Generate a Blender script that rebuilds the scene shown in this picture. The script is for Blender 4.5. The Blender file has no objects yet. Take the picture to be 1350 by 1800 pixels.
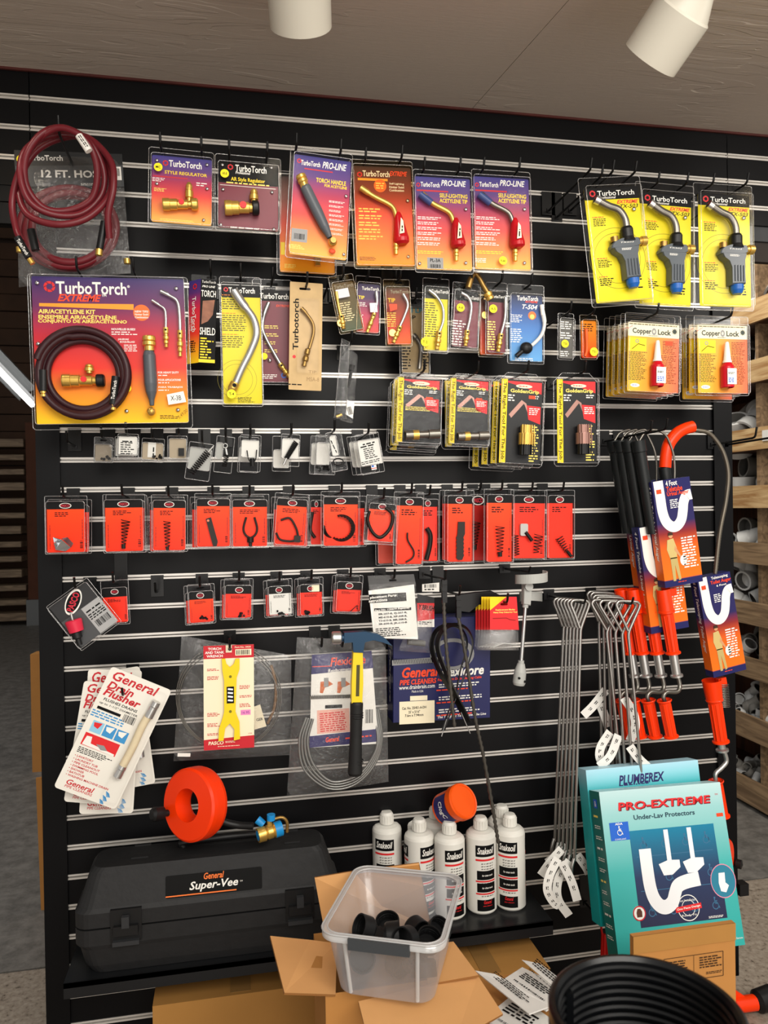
import bpy, math, random
from mathutils import Matrix, Vector
SC = bpy.context.scene
COL = SC.collection
random.seed(7)
# ---------------------------------------------------------------- camera
YAW, PIT, ROL, FPX, CY, CZ = .1967, -.0065, -.0158, 1350.0, -2.081, 1.50
fw = Vector((math.sin(YAW)*math.cos(PIT), math.cos(YAW)*math.cos(PIT), math.sin(PIT)))
r0 = Vector((math.cos(YAW), -math.sin(YAW), 0)); u0 = r0.cross(fw)
RV = r0*math.cos(ROL)+u0*math.sin(ROL); UV = -r0*math.sin(ROL)+u0*math.cos(ROL)
CAM = Vector((0, CY, CZ))
cd = bpy.data.cameras.new('camera'); cam = bpy.data.objects.new('camera', cd); COL.objects.link(cam)
m = Matrix((RV, UV, -fw)).transposed().to_4x4(); m.translation = CAM; cam.matrix_world = m
cd.sensor_fit = 'VERTICAL'; cd.sensor_height = 36; cd.lens = 27; cd.clip_start = .02
cd.dof.use_dof = True; cd.dof.focus_distance = 2.05; cd.dof.aperture_fstop = 7.5
SC.camera = cam
SC.view_settings.view_transform = 'Standard'; SC.view_settings.look = 'None'
SC.view_settings.gamma = 1; SC.view_settings.use_curve_mapping = False
SC.view_settings.exposure = 0.0
SC.cycles.transparent_max_bounces = 32
# ---------------------------------------------------------------- light
w = bpy.data.worlds.new('world'); SC.world = w; w.use_nodes = True
w.node_tree.nodes['Background'].inputs[0].default_value = (1, .95, .88, 1)
w.node_tree.nodes['Background'].inputs[1].default_value = .6
def area(name, loc, target, sx, sy, e, col=(1, .95, .87)):
    l = bpy.data.lights.new(name, 'AREA'); l.shape = 'RECTANGLE'; l.size = sx; l.size_y = sy; l.energy = e; l.color = col
    o = bpy.data.objects.new(name, l); COL.objects.link(o); o.location = loc
    o.rotation_euler = (Vector(target)-Vector(loc)).to_track_quat('-Z', 'Y').to_euler(); return o
area('store_ceiling_light', (.9, -3.4, 2.9), (.6, 0, .9), 2.8, 1.2, 105)
area('bin_fill_light', (2.15, -1.2, 2.5), (2.6, 1.6, 1.2), .5, .5, 13)  # added unseen fill that brightens the bins, no real fixture
area('bin_back_fill', (1.75, .9, 3.2), (2.5, 1.4, .8), .4, .8, 22)  # second added fill for the bins, hidden above the header
area('ceiling_fill_light', (.7, -3.1, 1.0), (.6, -.5, 2.6), 2.6, 1.6, 33, (1, .93, .86))  # added unseen uplight in place of floor bounce, lifts the ceiling
area('warehouse_light', (-1.9, 2.0, 4.2), (-1.8, 2.4, 0), 1.2, .5, 40, (.92, .96, 1))
def at(px, py, Y):
    D = fw+RV*((px-675)/FPX)+UV*((900-py)/FPX)
    return CAM+D*((Y-CY)/D.y)
def atz(px, py, z):
    D = fw+RV*((px-675)/FPX)+UV*((900-py)/FPX)
    return CAM+D*((z-CZ)/D.z)
def atx(px, py, X):
    D = fw+RV*((px-675)/FPX)+UV*((900-py)/FPX)
    return CAM+D*(X/D.x)
# ---------------------------------------------------------------- materials
def lin(h):
    if isinstance(h, str):
        h = h.lstrip('#'); h = [int(h[i:i+2], 16)/255 for i in (0, 2, 4)]
        return tuple(((c/12.92) if c <= .04045 else ((c+.055)/1.055)**2.4) for c in h)+(1,)
    return tuple(h)+(1,)
MATS = {}
def mat(name, col, rough=.45, metal=0, noise=0, scale=30, bump=0, spec=.3, emit=0, alpha=1):
    if name in MATS: return MATS[name]
    m = bpy.data.materials.new(name); m.use_nodes = True; MATS[name] = m
    nt = m.node_tree; b = nt.nodes['Principled BSDF']
    b.inputs['Base Color'].default_value = lin(col); b.inputs['Roughness'].default_value = rough
    b.inputs['Metallic'].default_value = metal; b.inputs['Specular IOR Level'].default_value = spec
    if emit:
        b.inputs['Emission Color'].default_value = lin(col); b.inputs['Emission Strength'].default_value = emit
    if noise or bump:
        tc = nt.nodes.new('ShaderNodeTexCoord'); n = nt.nodes.new('ShaderNodeTexNoise'); n.inputs['Scale'].default_value = scale; n.inputs['Detail'].default_value = 6
        nt.links.new(tc.outputs['Object'], n.inputs['Vector'])
        if noise:
            mx = nt.nodes.new('ShaderNodeMix'); mx.data_type = 'RGBA'; c = lin(col)
            mx.inputs['A'].default_value = tuple(x*(1-noise) for x in c[:3])+(1,); mx.inputs['B'].default_value = tuple(min(1, x*(1+noise)) for x in c[:3])+(1,)
            nt.links.new(n.outputs['Fac'], mx.inputs['Factor']); nt.links.new(mx.outputs['Result'], b.inputs['Base Color'])
        if bump:
            bp = nt.nodes.new('ShaderNodeBump'); bp.inputs['Strength'].default_value = bump; bp.inputs['Distance'].default_value = .002
            nt.links.new(n.outputs['Fac'], bp.inputs['Height']); nt.links.new(bp.outputs['Normal'], b.inputs['Normal'])
    return m
def gradmat(name, stops, axis=1, rough=.4):
    """printed colour gradient along the part's own height (stops from bottom to top)"""
    if name in MATS: return MATS[name]
    m = mat(name, '#ffffff', rough, spec=.22); nt = m.node_tree; b = nt.nodes['Principled BSDF']
    tc = nt.nodes.new('ShaderNodeTexCoord'); sp = nt.nodes.new('ShaderNodeSeparateXYZ'); cr = nt.nodes.new('ShaderNodeValToRGB')
    nt.links.new(tc.outputs['Generated'], sp.inputs[0]); nt.links.new(sp.outputs[axis], cr.inputs[0]); nt.links.new(cr.outputs[0], b.inputs['Base Color'])
    e = cr.color_ramp.elements
    e[0].position = stops[0][0]; e[0].color = lin(stops[0][1]); e[1].position = stops[-1][0]; e[1].color = lin(stops[-1][1])
    for p, c in stops[1:-1]:
        q = e.new(p); q.color = lin(c)
    return m
def clearmat(name, lo=.05, hi=.65, tint=.95, rough=.12, milk=0, bump=0, col=(1, 1, 1), scale=60):
    if name in MATS: return MATS[name]
    m = bpy.data.materials.new(name); m.use_nodes = True; MATS[name] = m; nt = m.node_tree; nt.nodes.clear()
    N = nt.nodes.new; L = nt.links.new
    out = N('ShaderNodeOutputMaterial'); tr = N('ShaderNodeBsdfTransparent'); tr.inputs[0].default_value = (tint*col[0], tint*col[1], tint*col[2], 1)
    gl = N('ShaderNodeBsdfGlossy'); gl.inputs['Roughness'].default_value = rough; gl.inputs['Color'].default_value = (.95, .95, .95, 1)
    lw = N('ShaderNodeLayerWeight'); lw.inputs[0].default_value = .35
    mr = N('ShaderNodeMapRange'); mr.inputs['To Min'].default_value = lo; mr.inputs['To Max'].default_value = hi
    pw = N('ShaderNodeMath'); pw.operation = 'POWER'; pw.inputs[1].default_value = 2.5; L(lw.outputs['Facing'], pw.inputs[0]); L(pw.outputs[0], mr.inputs['Value'])
    mx = N('ShaderNodeMixShader'); L(mr.outputs[0], mx.inputs[0]); L(tr.outputs[0], mx.inputs[1]); L(gl.outputs[0], mx.inputs[2])
    last = mx
    if milk:
        df = N('ShaderNodeBsdfDiffuse'); df.inputs[0].default_value = (.85*col[0], .85*col[1], .85*col[2], 1)
        m2 = N('ShaderNodeMixShader'); m2.inputs[0].default_value = milk; L(mx.outputs[0], m2.inputs[1]); L(df.outputs[0], m2.inputs[2]); last = m2
    if bump:
        tc = N('ShaderNodeTexCoord'); n = N('ShaderNodeTexNoise'); n.inputs['Scale'].default_value = scale; n.inputs['Detail'].default_value = 3; n.inputs['Distortion'].default_value = 1.5
        bp = N('ShaderNodeBump'); bp.inputs['Strength'].default_value = bump; bp.inputs['Distance'].default_value = .004
        L(tc.outputs['Object'], n.inputs['Vector']); L(n.outputs['Fac'], bp.inputs['Height']); L(bp.outputs[0], gl.inputs['Normal']); L(bp.outputs[0], lw.inputs['Normal'])
    L(last.outputs[0], out.inputs[0]); return m
CLEAR = clearmat('clear_plastic', .003, .6, .985, .15)
RIM = clearmat('clear_plastic_rim', .18, .8, .88, .12, .1)
BAG = clearmat('poly_bag', .035, .8, .96, .14, .035, .9)
SHELL = clearmat('crinkled_clear_shell', .012, .7, .96, .1, .0, .6)
WHITE = mat('white_print', '#ece9e2'); BLACK = mat('black_print', '#0a0a0b', .55, spec=.15); YELLOW = mat('yellow_print', '#f2d21c'); LTYEL = mat('pale_yellow_print', '#f5dc6a')
RED = mat('red_print', '#d8262a'); ORED = mat('orange_red_print', '#f0461e'); SILVER = mat('rivet_metal', '#c8c8c8', .25, 1)
BRASS = mat('brass', '#d8b05a', .3, .75, .2, 60); DBRASS = mat('old_brass', '#94743f', .35, .75, .3, 80); STEEL = mat('steel', '#c4c4c2', .28, .85); DSTEEL = mat('dark_steel', '#7d7972', .3, .85)
HOOKM = mat('black_hook_metal', '#0b0b0c', .3); BLK = mat('black_plastic', '#141415', .4); GREYP = mat('grey_plastic', '#50545a', .35)
DOT = mat('yellow_sticker', '#f4e41a', .5); REDP = mat('red_plastic', '#b3121c', .25); PAPER = mat('white_paper', '#e4e2dc', .7)
GREYT = mat('grey_print', '#8d8d8d'); CREAM = mat('cream_print', '#efe3c4'); BLUE = mat('blue_print', '#1d5fc4')
# ---------------------------------------------------------------- mesh builder
TXT = {}
def textmesh(s, shear=0, bold=.0, spacing=1.0):
    k = (s, shear, bold, spacing)
    if k in TXT: return TXT[k]
    c = bpy.data.curves.new('t', 'FONT'); c.body = s; c.shear = shear; c.offset = bold; c.resolution_u = 2; c.space_character = spacing; c.fill_mode = 'FRONT'
    o = bpy.data.objects.new('t', c); me = o.to_mesh()
    v = [tuple(x.co) for x in me.vertices]; f = [tuple(p.vertices) for p in me.polygons]
    o.to_mesh_clear(); bpy.data.objects.remove(o); bpy.data.curves.remove(c)
    if v:
        x0 = min(p[0] for p in v); x1 = max(p[0] for p in v); y0 = min(p[1] for p in v); y1 = max(p[1] for p in v)
        v = [((p[0]-x0)/(x1-x0)-.5, (p[1]-y0)/(y1-y0)-.5) for p in v]
    TXT[k] = (v, f); return v, f
def rrect(w, h, r, n=4, cx=0, cy=0):
    r = min(r, w/2-1e-5, h/2-1e-5); P = []
    for (sx, sy, a0) in ((1, 1, 0), (-1, 1, 90), (-1, -1, 180), (1, -1, 270)):
        for i in range(n+1):
            a = math.radians(a0+90*i/n); P.append((cx+sx*(w/2-r)+r*math.cos(a), cy+sy*(h/2-r)+r*math.sin(a)))
    return P
def circ(r, n=20, cx=0, cy=0, ry=None):
    return [(cx+r*math.cos(2*math.pi*i/n), cy+(ry or r)*math.sin(2*math.pi*i/n)) for i in range(n)]
def bez(pts, n=8):
    """smooth Catmull-Rom path through the points"""
    P = [Vector(p) for p in pts]; P = [2*P[0]-P[1]]+P+[2*P[-1]-P[-2]]; out = []
    for i in range(1, len(P)-2):
        for j in range(n):
            t = j/n; a, b, c, d = P[i-1:i+3]
            out.append(.5*((2*b)+(c-a)*t+(2*a-5*b+4*c-d)*t*t+(3*b-a-3*c+d)*t**3))
    out.append(P[-2]); return out
class MB:
    def __init__(s, M=None):
        s.v = []; s.f = []; s.mi = []; s.sm = []; s.m = []; s.M = M or Matrix.Identity(4)
    def add(s, vs, fs, mt, smooth=False):
        if mt not in s.m: s.m.append(mt)
        k = s.m.index(mt); b = len(s.v)
        s.v += [s.M@Vector(v) for v in vs]
        for f in fs: s.f.append(tuple(b+i for i in f)); s.mi.append(k); s.sm.append(smooth)
        return s
    def box(s, c, d, mt, rot=None):
        x, y, z = [q/2 for q in d]; R = rot or Matrix.Identity(3); c = Vector(c)
        vs = [c+R@Vector((a*x, b*y, e*z)) for a in (-1, 1) for b in (-1, 1) for e in (-1, 1)]
        return s.add(vs, [(0, 1, 3, 2), (4, 6, 7, 5), (0, 4, 5, 1), (2, 3, 7, 6), (0, 2, 6, 4), (1, 5, 7, 3)], mt)
    def prism(s, P, z0, z1, mt, ch=0, side=None):
        """2-D outline in local xy extruded along z, optional chamfer at the front"""
        n = len(P); cx = sum(p[0] for p in P)/n; cy = sum(p[1] for p in P)/n
        rings = [[(x, y, z0) for x, y in P]]
        if ch:
            R = max(math.hypot(x-cx, y-cy) for x, y in P)
            rings.append([(x, y, z1-ch) for x, y in P]); k = 1-ch/R
            rings.append([(cx+(x-cx)*k, cy+(y-cy)*k, z1) for x, y in P])
        else: rings.append([(x, y, z1) for x, y in P])
        vs = [p for r in rings for p in r]; fs = [tuple(range(n-1, -1, -1)), tuple((len(rings)-1)*n+i for i in range(n))]
        s.add(vs, fs, mt)
        return s.add(vs, [(k*n+i, k*n+(i+1) % n, (k+1)*n+(i+1) % n, (k+1)*n+i) for k in range(len(rings)-1) for i in range(n)], side or mt)
    def plate(s, P, holes, z0, z1, mt):
        """convex outline with one or no slot hole"""
        if not holes: return s.prism(P, z0, z1, mt)
        H = holes; cx = sum(p[0] for p in H)/len(H); cy = sum(p[1] for p in H)/len(H)
        def hit(Q, a):
            dx, dy = math.cos(a), math.sin(a); best = None
            for i in range(len(Q)):
                x1, y1 = Q[i][0]-cx, Q[i][1]-cy; x2, y2 = Q[(i+1) % len(Q)][0]-cx, Q[(i+1) % len(Q)][1]-cy
                ex, ey = x2-x1, y2-y1; den = dx*ey-dy*ex
                if abs(den) < 1e-12: continue
                t = (x1*ey-y1*ex)/den; u = (x1*dy-y1*dx)/den
                if t > 0 and -1e-6 <= u <= 1+1e-6: best = t if best is None else max(best, t)
            return (cx+dx*(best or 1e-4), cy+dy*(best or 1e-4))
        A = sorted(set(round(math.atan2(p[1]-cy, p[0]-cx), 5) for p in list(P)+list(H)))
        A = [a for i, a in enumerate(A) if i == 0 or a-A[i-1] > 1e-3]; n = len(A)
        o = [hit(P, a) for a in A]; h = [hit(H, a) for a in A]
        vs = [(x, y, z0) for x, y in o]+[(x, y, z0) for x, y in h]+[(x, y, z1) for x, y in o]+[(x, y, z1) for x, y in h]; fs = []
        for i in range(n):
            j = (i+1) % n; fs += [(i, n+i, n+j, j), (2*n+i, 2*n+j, 3*n+j, 3*n+i), (i, j, 2*n+j, 2*n+i), (n+i, 3*n+i, 3*n+j, n+j)]
        return s.add(vs, fs, mt)
    def tube(s, pts, r, mt, n=8, closed=False, caps=True, flat=1):
        P = [Vector(p) for p in pts]; N = len(P)
        if closed and (P[0]-P[-1]).length < 1e-6: P = P[:-1]; N -= 1
        rs = r if isinstance(r, (list, tuple)) else [r]*N
        T = []
        for i in range(N):
            a = P[(i+1) % N] if (closed or i < N-1) else P[i]; b = P[i-1] if (closed or i > 0) else P[i]
            t = a-b; T.append(t.normalized() if t.length > 1e-9 else Vector((0, 0, 1)))
        u = T[0].orthogonal().normalized(); vs = []
        for i in range(N):
            u = (u-T[i]*u.dot(T[i])); u = u.normalized() if u.length > 1e-6 else T[i].orthogonal().normalized()
            w_ = T[i].cross(u)
            for k in range(n):
                a = 2*math.pi*k/n; vs.append(P[i]+(u*math.cos(a)+w_*math.sin(a)*flat)*rs[i])
        fs = [(i*n+k, i*n+(k+1) % n, ((i+1) % N)*n+(k+1) % n, ((i+1) % N)*n+k) for i in range(N if closed else N-1) for k in range(n)]
        s.add(vs, fs, mt, True)
        if caps and not closed:
            s.add(vs[:n], [tuple(range(n-1, -1, -1))], mt); s.add(vs[-n:], [tuple(range(n))], mt)
        return s
    def lathe(s, prof, mt, o=(0, 0, 0), ax=(0, 0, 1), n=24, smooth=True, mts=None):
        """prof: (radius, distance along the axis)"""
        o = Vector(o); ax = Vector(ax).normalized(); u = ax.orthogonal().normalized(); w_ = ax.cross(u)
        for i in range(len(prof)-1):
            vs = []
            for (r, z) in prof[i:i+2]:
                r = max(r, 1e-5)
                vs += [o+ax*z+(u*math.cos(2*math.pi*k/n)+w_*math.sin(2*math.pi*k/n))*r for k in range(n)]
            s.add(vs, [(k, (k+1) % n, n+(k+1) % n, n+k) for k in range(n)], mts[i] if mts else mt, smooth)
        return s
    def cyl(s, a, b, r, mt, r2=None, n=20):
        a = Vector(a); b = Vector(b); L = (b-a).length; r2 = r if r2 is None else r2
        return s.lathe([(0, 0), (r, 0), (r2, L), (0, L)], mt, a, b-a, n)
    def ball(s, c, r, mt, n=14, sc=(1, 1, 1)):
        m_ = n//2; vs = []; c = Vector(c)
        for i in range(m_+1):
            t = math.pi*i/m_
            for k in range(n):
                a = 2*math.pi*k/n; vs.append(c+Vector((r*sc[0]*math.sin(t)*math.cos(a), r*sc[1]*math.sin(t)*math.sin(a), r*sc[2]*math.cos(t))))
        return s.add(vs, [(i*n+k, (i+1)*n+k, (i+1)*n+(k+1) % n, i*n+(k+1) % n) for i in range(m_) for k in range(n)], mt, True)
    def text(s, t, c, w, h, z, mt, shear=0, bold=0, rot=0, spacing=1.0):
        v, f = textmesh(t, shear, bold, spacing); a = math.radians(rot); ca, sa = math.cos(a), math.sin(a)
        return s.add([(c[0]+x*w*ca-y*h*sa, c[1]+x*w*sa+y*h*ca, z) for x, y in v], f, mt)
    def rect(s, c, w, h, z, mt, rot=0):
        a = math.radians(rot); ca, sa = math.cos(a), math.sin(a)
        return s.add([(c[0]+x*w*ca-y*h*sa, c[1]+x*w*sa+y*h*ca, z) for x, y in ((-.5, -.5), (.5, -.5), (.5, .5), (-.5, .5))], [(0, 1, 2, 3)], mt)
    def poly(s, P, z, mt): return s.add([(x, y, z) for x, y in P], [tuple(range(len(P)))], mt)
    def ring(s, c, r0_, r1, z, mt, n=24, sy=1):
        A = [2*math.pi*k/n for k in range(n)]
        return s.add([(c[0]+r0_*math.cos(a), c[1]+r0_*sy*math.sin(a), z) for a in A]+[(c[0]+r1*math.cos(a), c[1]+r1*sy*math.sin(a), z) for a in A], [(k, n+k, n+(k+1) % n, (k+1) % n) for k in range(n)], mt)
    def greek(s, c, w, h, rows, z, mt, rot=0, rag=.3, fill=.5):
        """rows of tiny unreadable print"""
        a = math.radians(rot); ca, sa = math.cos(a), math.sin(a); rh = h/rows
        for i in range(rows):
            y = h/2-rh*(i+.5); x = -w/2; end = w/2-random.random()*rag*w
            while x < end:
                ww = rh*random.uniform(.8, 2.6); x2 = min(x+ww, end)
                if x2-x > rh*.3: s.rect((c[0]+(x+x2)/2*ca-y*sa, c[1]+(x+x2)/2*sa+y*ca), x2-x, rh*fill, z, mt, rot)
                x = x2+rh*.45
        return s
    def barcode(s, c, w, h, z, rot=0, n=14):
        a = math.radians(rot); ca, sa = math.cos(a), math.sin(a); x = -w/2
        while x < w/2:
            b = random.choice((.3, .5, .9))*w/n
            s.rect((c[0]+x*ca, c[1]+x*sa), b, h, z, BLACK, rot); x += b+random.choice((.4, .7))*w/n
        return s
    def mesh(s, name):
        me = bpy.data.meshes.new(name); me.from_pydata([tuple(v) for v in s.v], [], s.f)
        for mt in s.m: me.materials.append(mt)
        me.polygons.foreach_set('material_index', s.mi); me.polygons.foreach_set('use_smooth', s.sm); me.update(); return me
    def bounds(s):
        return Vector([min(v[i] for v in s.v) for i in range(3)]), Vector([max(v[i] for v in s.v) for i in range(3)])
def link(name, mb, M=None, parent=None):
    o = bpy.data.objects.new(name, mb.mesh(name)); COL.objects.link(o)
    if parent: o.parent = parent
    if M is not None: o.matrix_local = M
    return o
def tag(o, label, cat, group=None, kind=None):
    if label: o['label'] = label
    if cat: o['category'] = cat
    if group: o['group'] = group
    if kind: o['kind'] = kind
    return o
class Thing:
    def __init__(s, name, label, cat, M, group=None):
        if isinstance(M, (Vector, tuple)): M = Matrix.Translation(Vector(M))
        s.M = M; s.inv = M.inverted(); s.o = bpy.data.objects.new(name, None); COL.objects.link(s.o); s.o.empty_display_size = .02
        s.o.matrix_world = M; tag(s.o, label, cat, group)
    def W(s): return MB(s.inv)            # builder fed with world coordinates
    def part(s, name, mb, parent=None, label=None):
        o = link(name, mb, None, parent or s.o)
        if label: o['label'] = label
        return o
def solo(name, label, cat, mb, base, group=None):
    """thing that is one mesh, geometry given in world coordinates"""
    M = Matrix.Translation(Vector(base)); inv = M.inverted(); mb.v = [inv@v for v in mb.v]
    o = link(name, mb); o.matrix_world = M; return tag(o, label, cat, group)
def struct(name, mb): o = link(name, mb); o['kind'] = 'structure'; return o
def copy_thing(root, M, label, group=None, sub=None):
    r = root.copy(); COL.objects.link(r); r.matrix_world = M; r['label'] = label
    if group: r['group'] = group
    for ch in [c for c in bpy.data.objects if c.parent == root]:
        c = ch.copy(); COL.objects.link(c); c.parent = r
        for g in [q for q in bpy.data.objects if q.parent == ch]:
            d = g.copy(); COL.objects.link(d); d.parent = c
    return r
class Frame:
    """flat thing hanging parallel to the wall at distance -Y; photo points -> its own xy"""
    def __init__(s, quad, Y, yaw=0):
        P = [at(x, y, Y) for x, y in quad]; s.c = sum(P, Vector())/4
        a = (P[1]-P[0]+P[2]-P[3])/2; b = (P[0]-P[3]+P[1]-P[2])/2
        ang = math.atan2(a.z, a.x); ang = (ang+math.atan2(-b.x, b.z))/2
        s.w = a.length; s.h = b.length; s.ang = ang
        X = Vector((math.cos(ang), 0, math.sin(ang))); Yv = Vector((-math.sin(ang), 0, math.cos(ang)))
        s.M = Matrix((X, Yv, X.cross(Yv))).transposed().to_4x4(); s.M.translation = s.c
        if yaw: s.M = Matrix.Translation(s.c)@Matrix.Rotation(math.radians(yaw), 4, 'Z')@Matrix.Translation(-s.c)@s.M
        s.inv = s.M.inverted(); s.Y = Y
        wp = (math.hypot(quad[1][0]-quad[0][0], quad[1][1]-quad[0][1])+math.hypot(quad[2][0]-quad[3][0], quad[2][1]-quad[3][1]))/2
        s.s = s.w/wp
    def L(s, px, py):
        p = s.inv@at(px, py, s.Y); return (p.x, p.y)
    def P(s, px, py, z=0): a = s.L(px, py); return (a[0], a[1], z)
    def world(s, px, py, z=0): return s.M@Vector(s.P(px, py, z))
def box4(x0, y0, x1, y1): return [(x0, y0), (x1, y0), (x1, y1), (x0, y1)]
Z0 = 2.547; PITCH = .0762
def slat(k): return Z0-PITCH*k
HOOKN = [0]
def hook(X, Z, L, what, side='', tip=.018, wide=.032):
    """black peg hook clipped into the nearest slat above"""
    k = math.floor((Z0-Z-.004)/PITCH); zs = slat(k); dz = zs-Z
    t = Thing('peg_hook', 'black peg hook '+what+((', '+side) if side else ''), 'hook', (X, 0, Z))
    b = MB(); b.box((0, -.0035, (dz+.004-.012)/2), (wide, .004, dz+.016), HOOKM); b.box((0, .001, dz+.001), (wide, .011, .005), HOOKM)
    b.box((0, -.006, 0), (.012, .006, .012), HOOKM)
    t.part('bracket', b)
    r = MB(); r.tube([(0, -.005, 0), (0, -L+.012, .004), (0, -L+.004, .006), (0, -L, .011), (0, -L-.006, .011+tip)], .003, HOOKM, 8)
    t.part('rod', r); HOOKN[0] += 1; return t
# ================================================================ setting
WALLB = mat('black_laminate', '#060608', .42, 0, .15, 6, .06, .17)
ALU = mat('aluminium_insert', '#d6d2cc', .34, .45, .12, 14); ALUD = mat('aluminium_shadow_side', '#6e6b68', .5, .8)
XL, XR, XI, XJ = -.4805, 1.4895, -.4235, 1.4289
g = .0066
def boards(b, x0, x1, ks, top=None, bot=None):
    """slatwall face: boards with recessed aluminium inserts between them"""
    for k in ks:
        z = slat(k)
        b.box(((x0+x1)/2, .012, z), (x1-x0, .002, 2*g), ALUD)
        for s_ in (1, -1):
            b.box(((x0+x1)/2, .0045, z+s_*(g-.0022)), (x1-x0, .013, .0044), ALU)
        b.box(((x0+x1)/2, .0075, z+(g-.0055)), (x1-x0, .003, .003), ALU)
    zs = [slat(k) for k in ks]
    edges = [(top, zs[0]+g)]+[(zs[i]-g, zs[i+1]+g) for i in range(len(zs)-1)]+[(zs[-1]-g, bot)]
    for a, c in edges:
        if a is not None and c is not None: b.box(((x0+x1)/2, .009, (a+c)/2), (x1-x0, .018, a-c), WALLB)
ZC = 2.618
b = MB()
boards(b, XL, XR, [0, 1, 2], ZC, slat(3)+g)
boards(b, XI, XJ, list(range(3, 33)), None, .06)
for a, c in ((XL, XI), (XJ, XR)): b.box(((a+c)/2, .004, (slat(3)+g+.06)/2), (c-a, .026, slat(3)+g-.06), WALLB)
b.box(((XL+XR)/2, .03, (ZC+.06)/2), (XR-XL, .02, ZC-.06), WALLB)
struct('wall_back', b)
zl = at(0, 391, 0).z; zr = at(1330, 396, 0).z
b = MB(); boards(b, -3.2, XL-.003, [0, 1, 2], ZC, slat(3)+g)
zs = [slat(3)+g, at(0, 315, 0).z, at(0, 353, 0).z, zl]
for i in range(3):
    if zs[i] > zs[i+1]: b.box(((-3.2+XL)/2, .009+.003*i, (zs[i]+zs[i+1])/2), (XL+3.2-.003, .018, zs[i]-zs[i+1]-.002), WALLB)
b.box(((-3.2+XL)/2, .028, (ZC+zl)/2), (XL+3.2-.01, .02, ZC-zl), WALLB)
struct('wall_left', b)
b = MB(); boards(b, XR+.003, 3.6, [0, 1, 2], ZC, zr)
GB = mat('grey_beam', '#3b3c3e', .7, 0, .3, 20); BB = mat('brown_beam', '#2b2420', .7, 0, .3, 15)
z2, z3 = at(1330, 426, .02).z, at(1330, 462, .03).z
b.box(((XR+3.6)/2, .02, (zr+z2)/2), (3.6-XR-.003, .02, zr-z2), GB); b.box(((XR+3.6)/2, .03, (z2+z3)/2), (3.6-XR-.003, .02, z2-z3), BB)
b.box(((XR+3.6)/2, .04, (ZC+z2)/2), (3.6-XR-.01, .02, ZC-z2), WALLB)
struct('wall_right', b)
# ceiling board: rough painted wood with raised grain
cm = bpy.data.materials.new('painted_rough_wood'); cm.use_nodes = True; nt = cm.node_tree; P_ = nt.nodes['Principled BSDF']
N = nt.nodes.new; L = nt.links.new
tc = N('ShaderNodeTexCoord'); mp = N('ShaderNodeMapping'); mp.inputs['Scale'].default_value = (1.1, 9, 1); L(tc.outputs['Object'], mp.inputs[0])
n1 = N('ShaderNodeTexNoise'); n1.inputs['Scale'].default_value = 2.2; n1.inputs['Detail'].default_value = 2; n1.inputs['Distortion'].default_value = .6; L(mp.outputs[0], n1.inputs['Vector'])
mu = N('ShaderNodeMath'); mu.operation = 'MULTIPLY'; mu.inputs[1].default_value = 11; L(n1.outputs['Fac'], mu.inputs[0])
fr = N('ShaderNodeMath'); fr.operation = 'FRACT'; L(mu.outputs[0], fr.inputs[0])
cr = N('ShaderNodeValToRGB'); e = cr.color_ramp.elements; e[0].position = 0; e[0].color = (1, 1, 1, 1); e[1].position = .09; e[1].color = (0, 0, 0, 1); L(fr.outputs[0], cr.inputs[0])
n2 = N('ShaderNodeTexNoise'); n2.inputs['Scale'].default_value = 1.7; n2.inputs['Detail'].default_value = 3; L(tc.outputs['Object'], n2.inputs['Vector'])
c2 = N('ShaderNodeValToRGB'); c2.color_ramp.elements[0].position = .47; c2.color_ramp.elements[1].position = .62; L(n2.outputs['Fac'], c2.inputs[0])
gm = N('ShaderNodeMath'); gm.operation = 'MULTIPLY'; L(cr.outputs[0], gm.inputs[0]); L(c2.outputs[0], gm.inputs[1])
bp = N('ShaderNodeBump'); bp.inputs['Strength'].default_value = .8; bp.inputs['Distance'].default_value = .002; L(gm.outputs[0], bp.inputs['Height'])
n3 = N('ShaderNodeTexNoise'); n3.inputs['Scale'].default_value = 60; n3.inputs['Detail'].default_value = 5; mp3 = N('ShaderNodeMapping'); mp3.inputs['Scale'].default_value = (.3, 3, 1); L(tc.outputs['Object'], mp3.inputs[0]); L(mp3.outputs[0], n3.inputs['Vector'])
bp2 = N('ShaderNodeBump'); bp2.inputs['Strength'].default_value = .35; bp2.inputs['Distance'].default_value = .001; L(n3.outputs['Fac'], bp2.inputs['Height']); L(bp.outputs[0], bp2.inputs['Normal']); L(bp2.outputs[0], P_.inputs['Normal'])
mc = N('ShaderNodeMix'); mc.data_type = 'RGBA'; mc.inputs['A'].default_value = lin('#b5a89c'); mc.inputs['B'].default_value = lin('#d8cec2'); L(gm.outputs[0], mc.inputs['Factor']); L(mc.outputs['Result'], P_.inputs['Base Color'])
P_.inputs['Roughness'].default_value = .55
sa, sb_ = at(829, 192, 0).x, None
q = atz(1000, 0, ZC)
sl = (q.x-sa)/q.y
def cx_(y): return sa+sl*y
for i, P in enumerate(([(-3.2, 0), (-3.2, -1.25), (cx_(-1.25)-.001, -1.25), (cx_(0)-.001, 0)], [(cx_(0)+.001, 0), (cx_(-1.25)+.001, -1.25), (3.6, -1.25), (3.6, 0)])):
    struct('ceiling', MB().prism(P[::-1], ZC+.0004*i, ZC+.02, cm))
struct('ceiling', MB().box((.2, -.6, ZC+.035), (6.8, 1.3, .02), mat('ceiling_deck', '#2a2522')))
struct('trim_1', MB().box((.2, -.004, ZC-.003), (6.7, .006, .006), mat('red_brown_edge', '#4a1f1b', .7, 0, .5, 12)))
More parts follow.
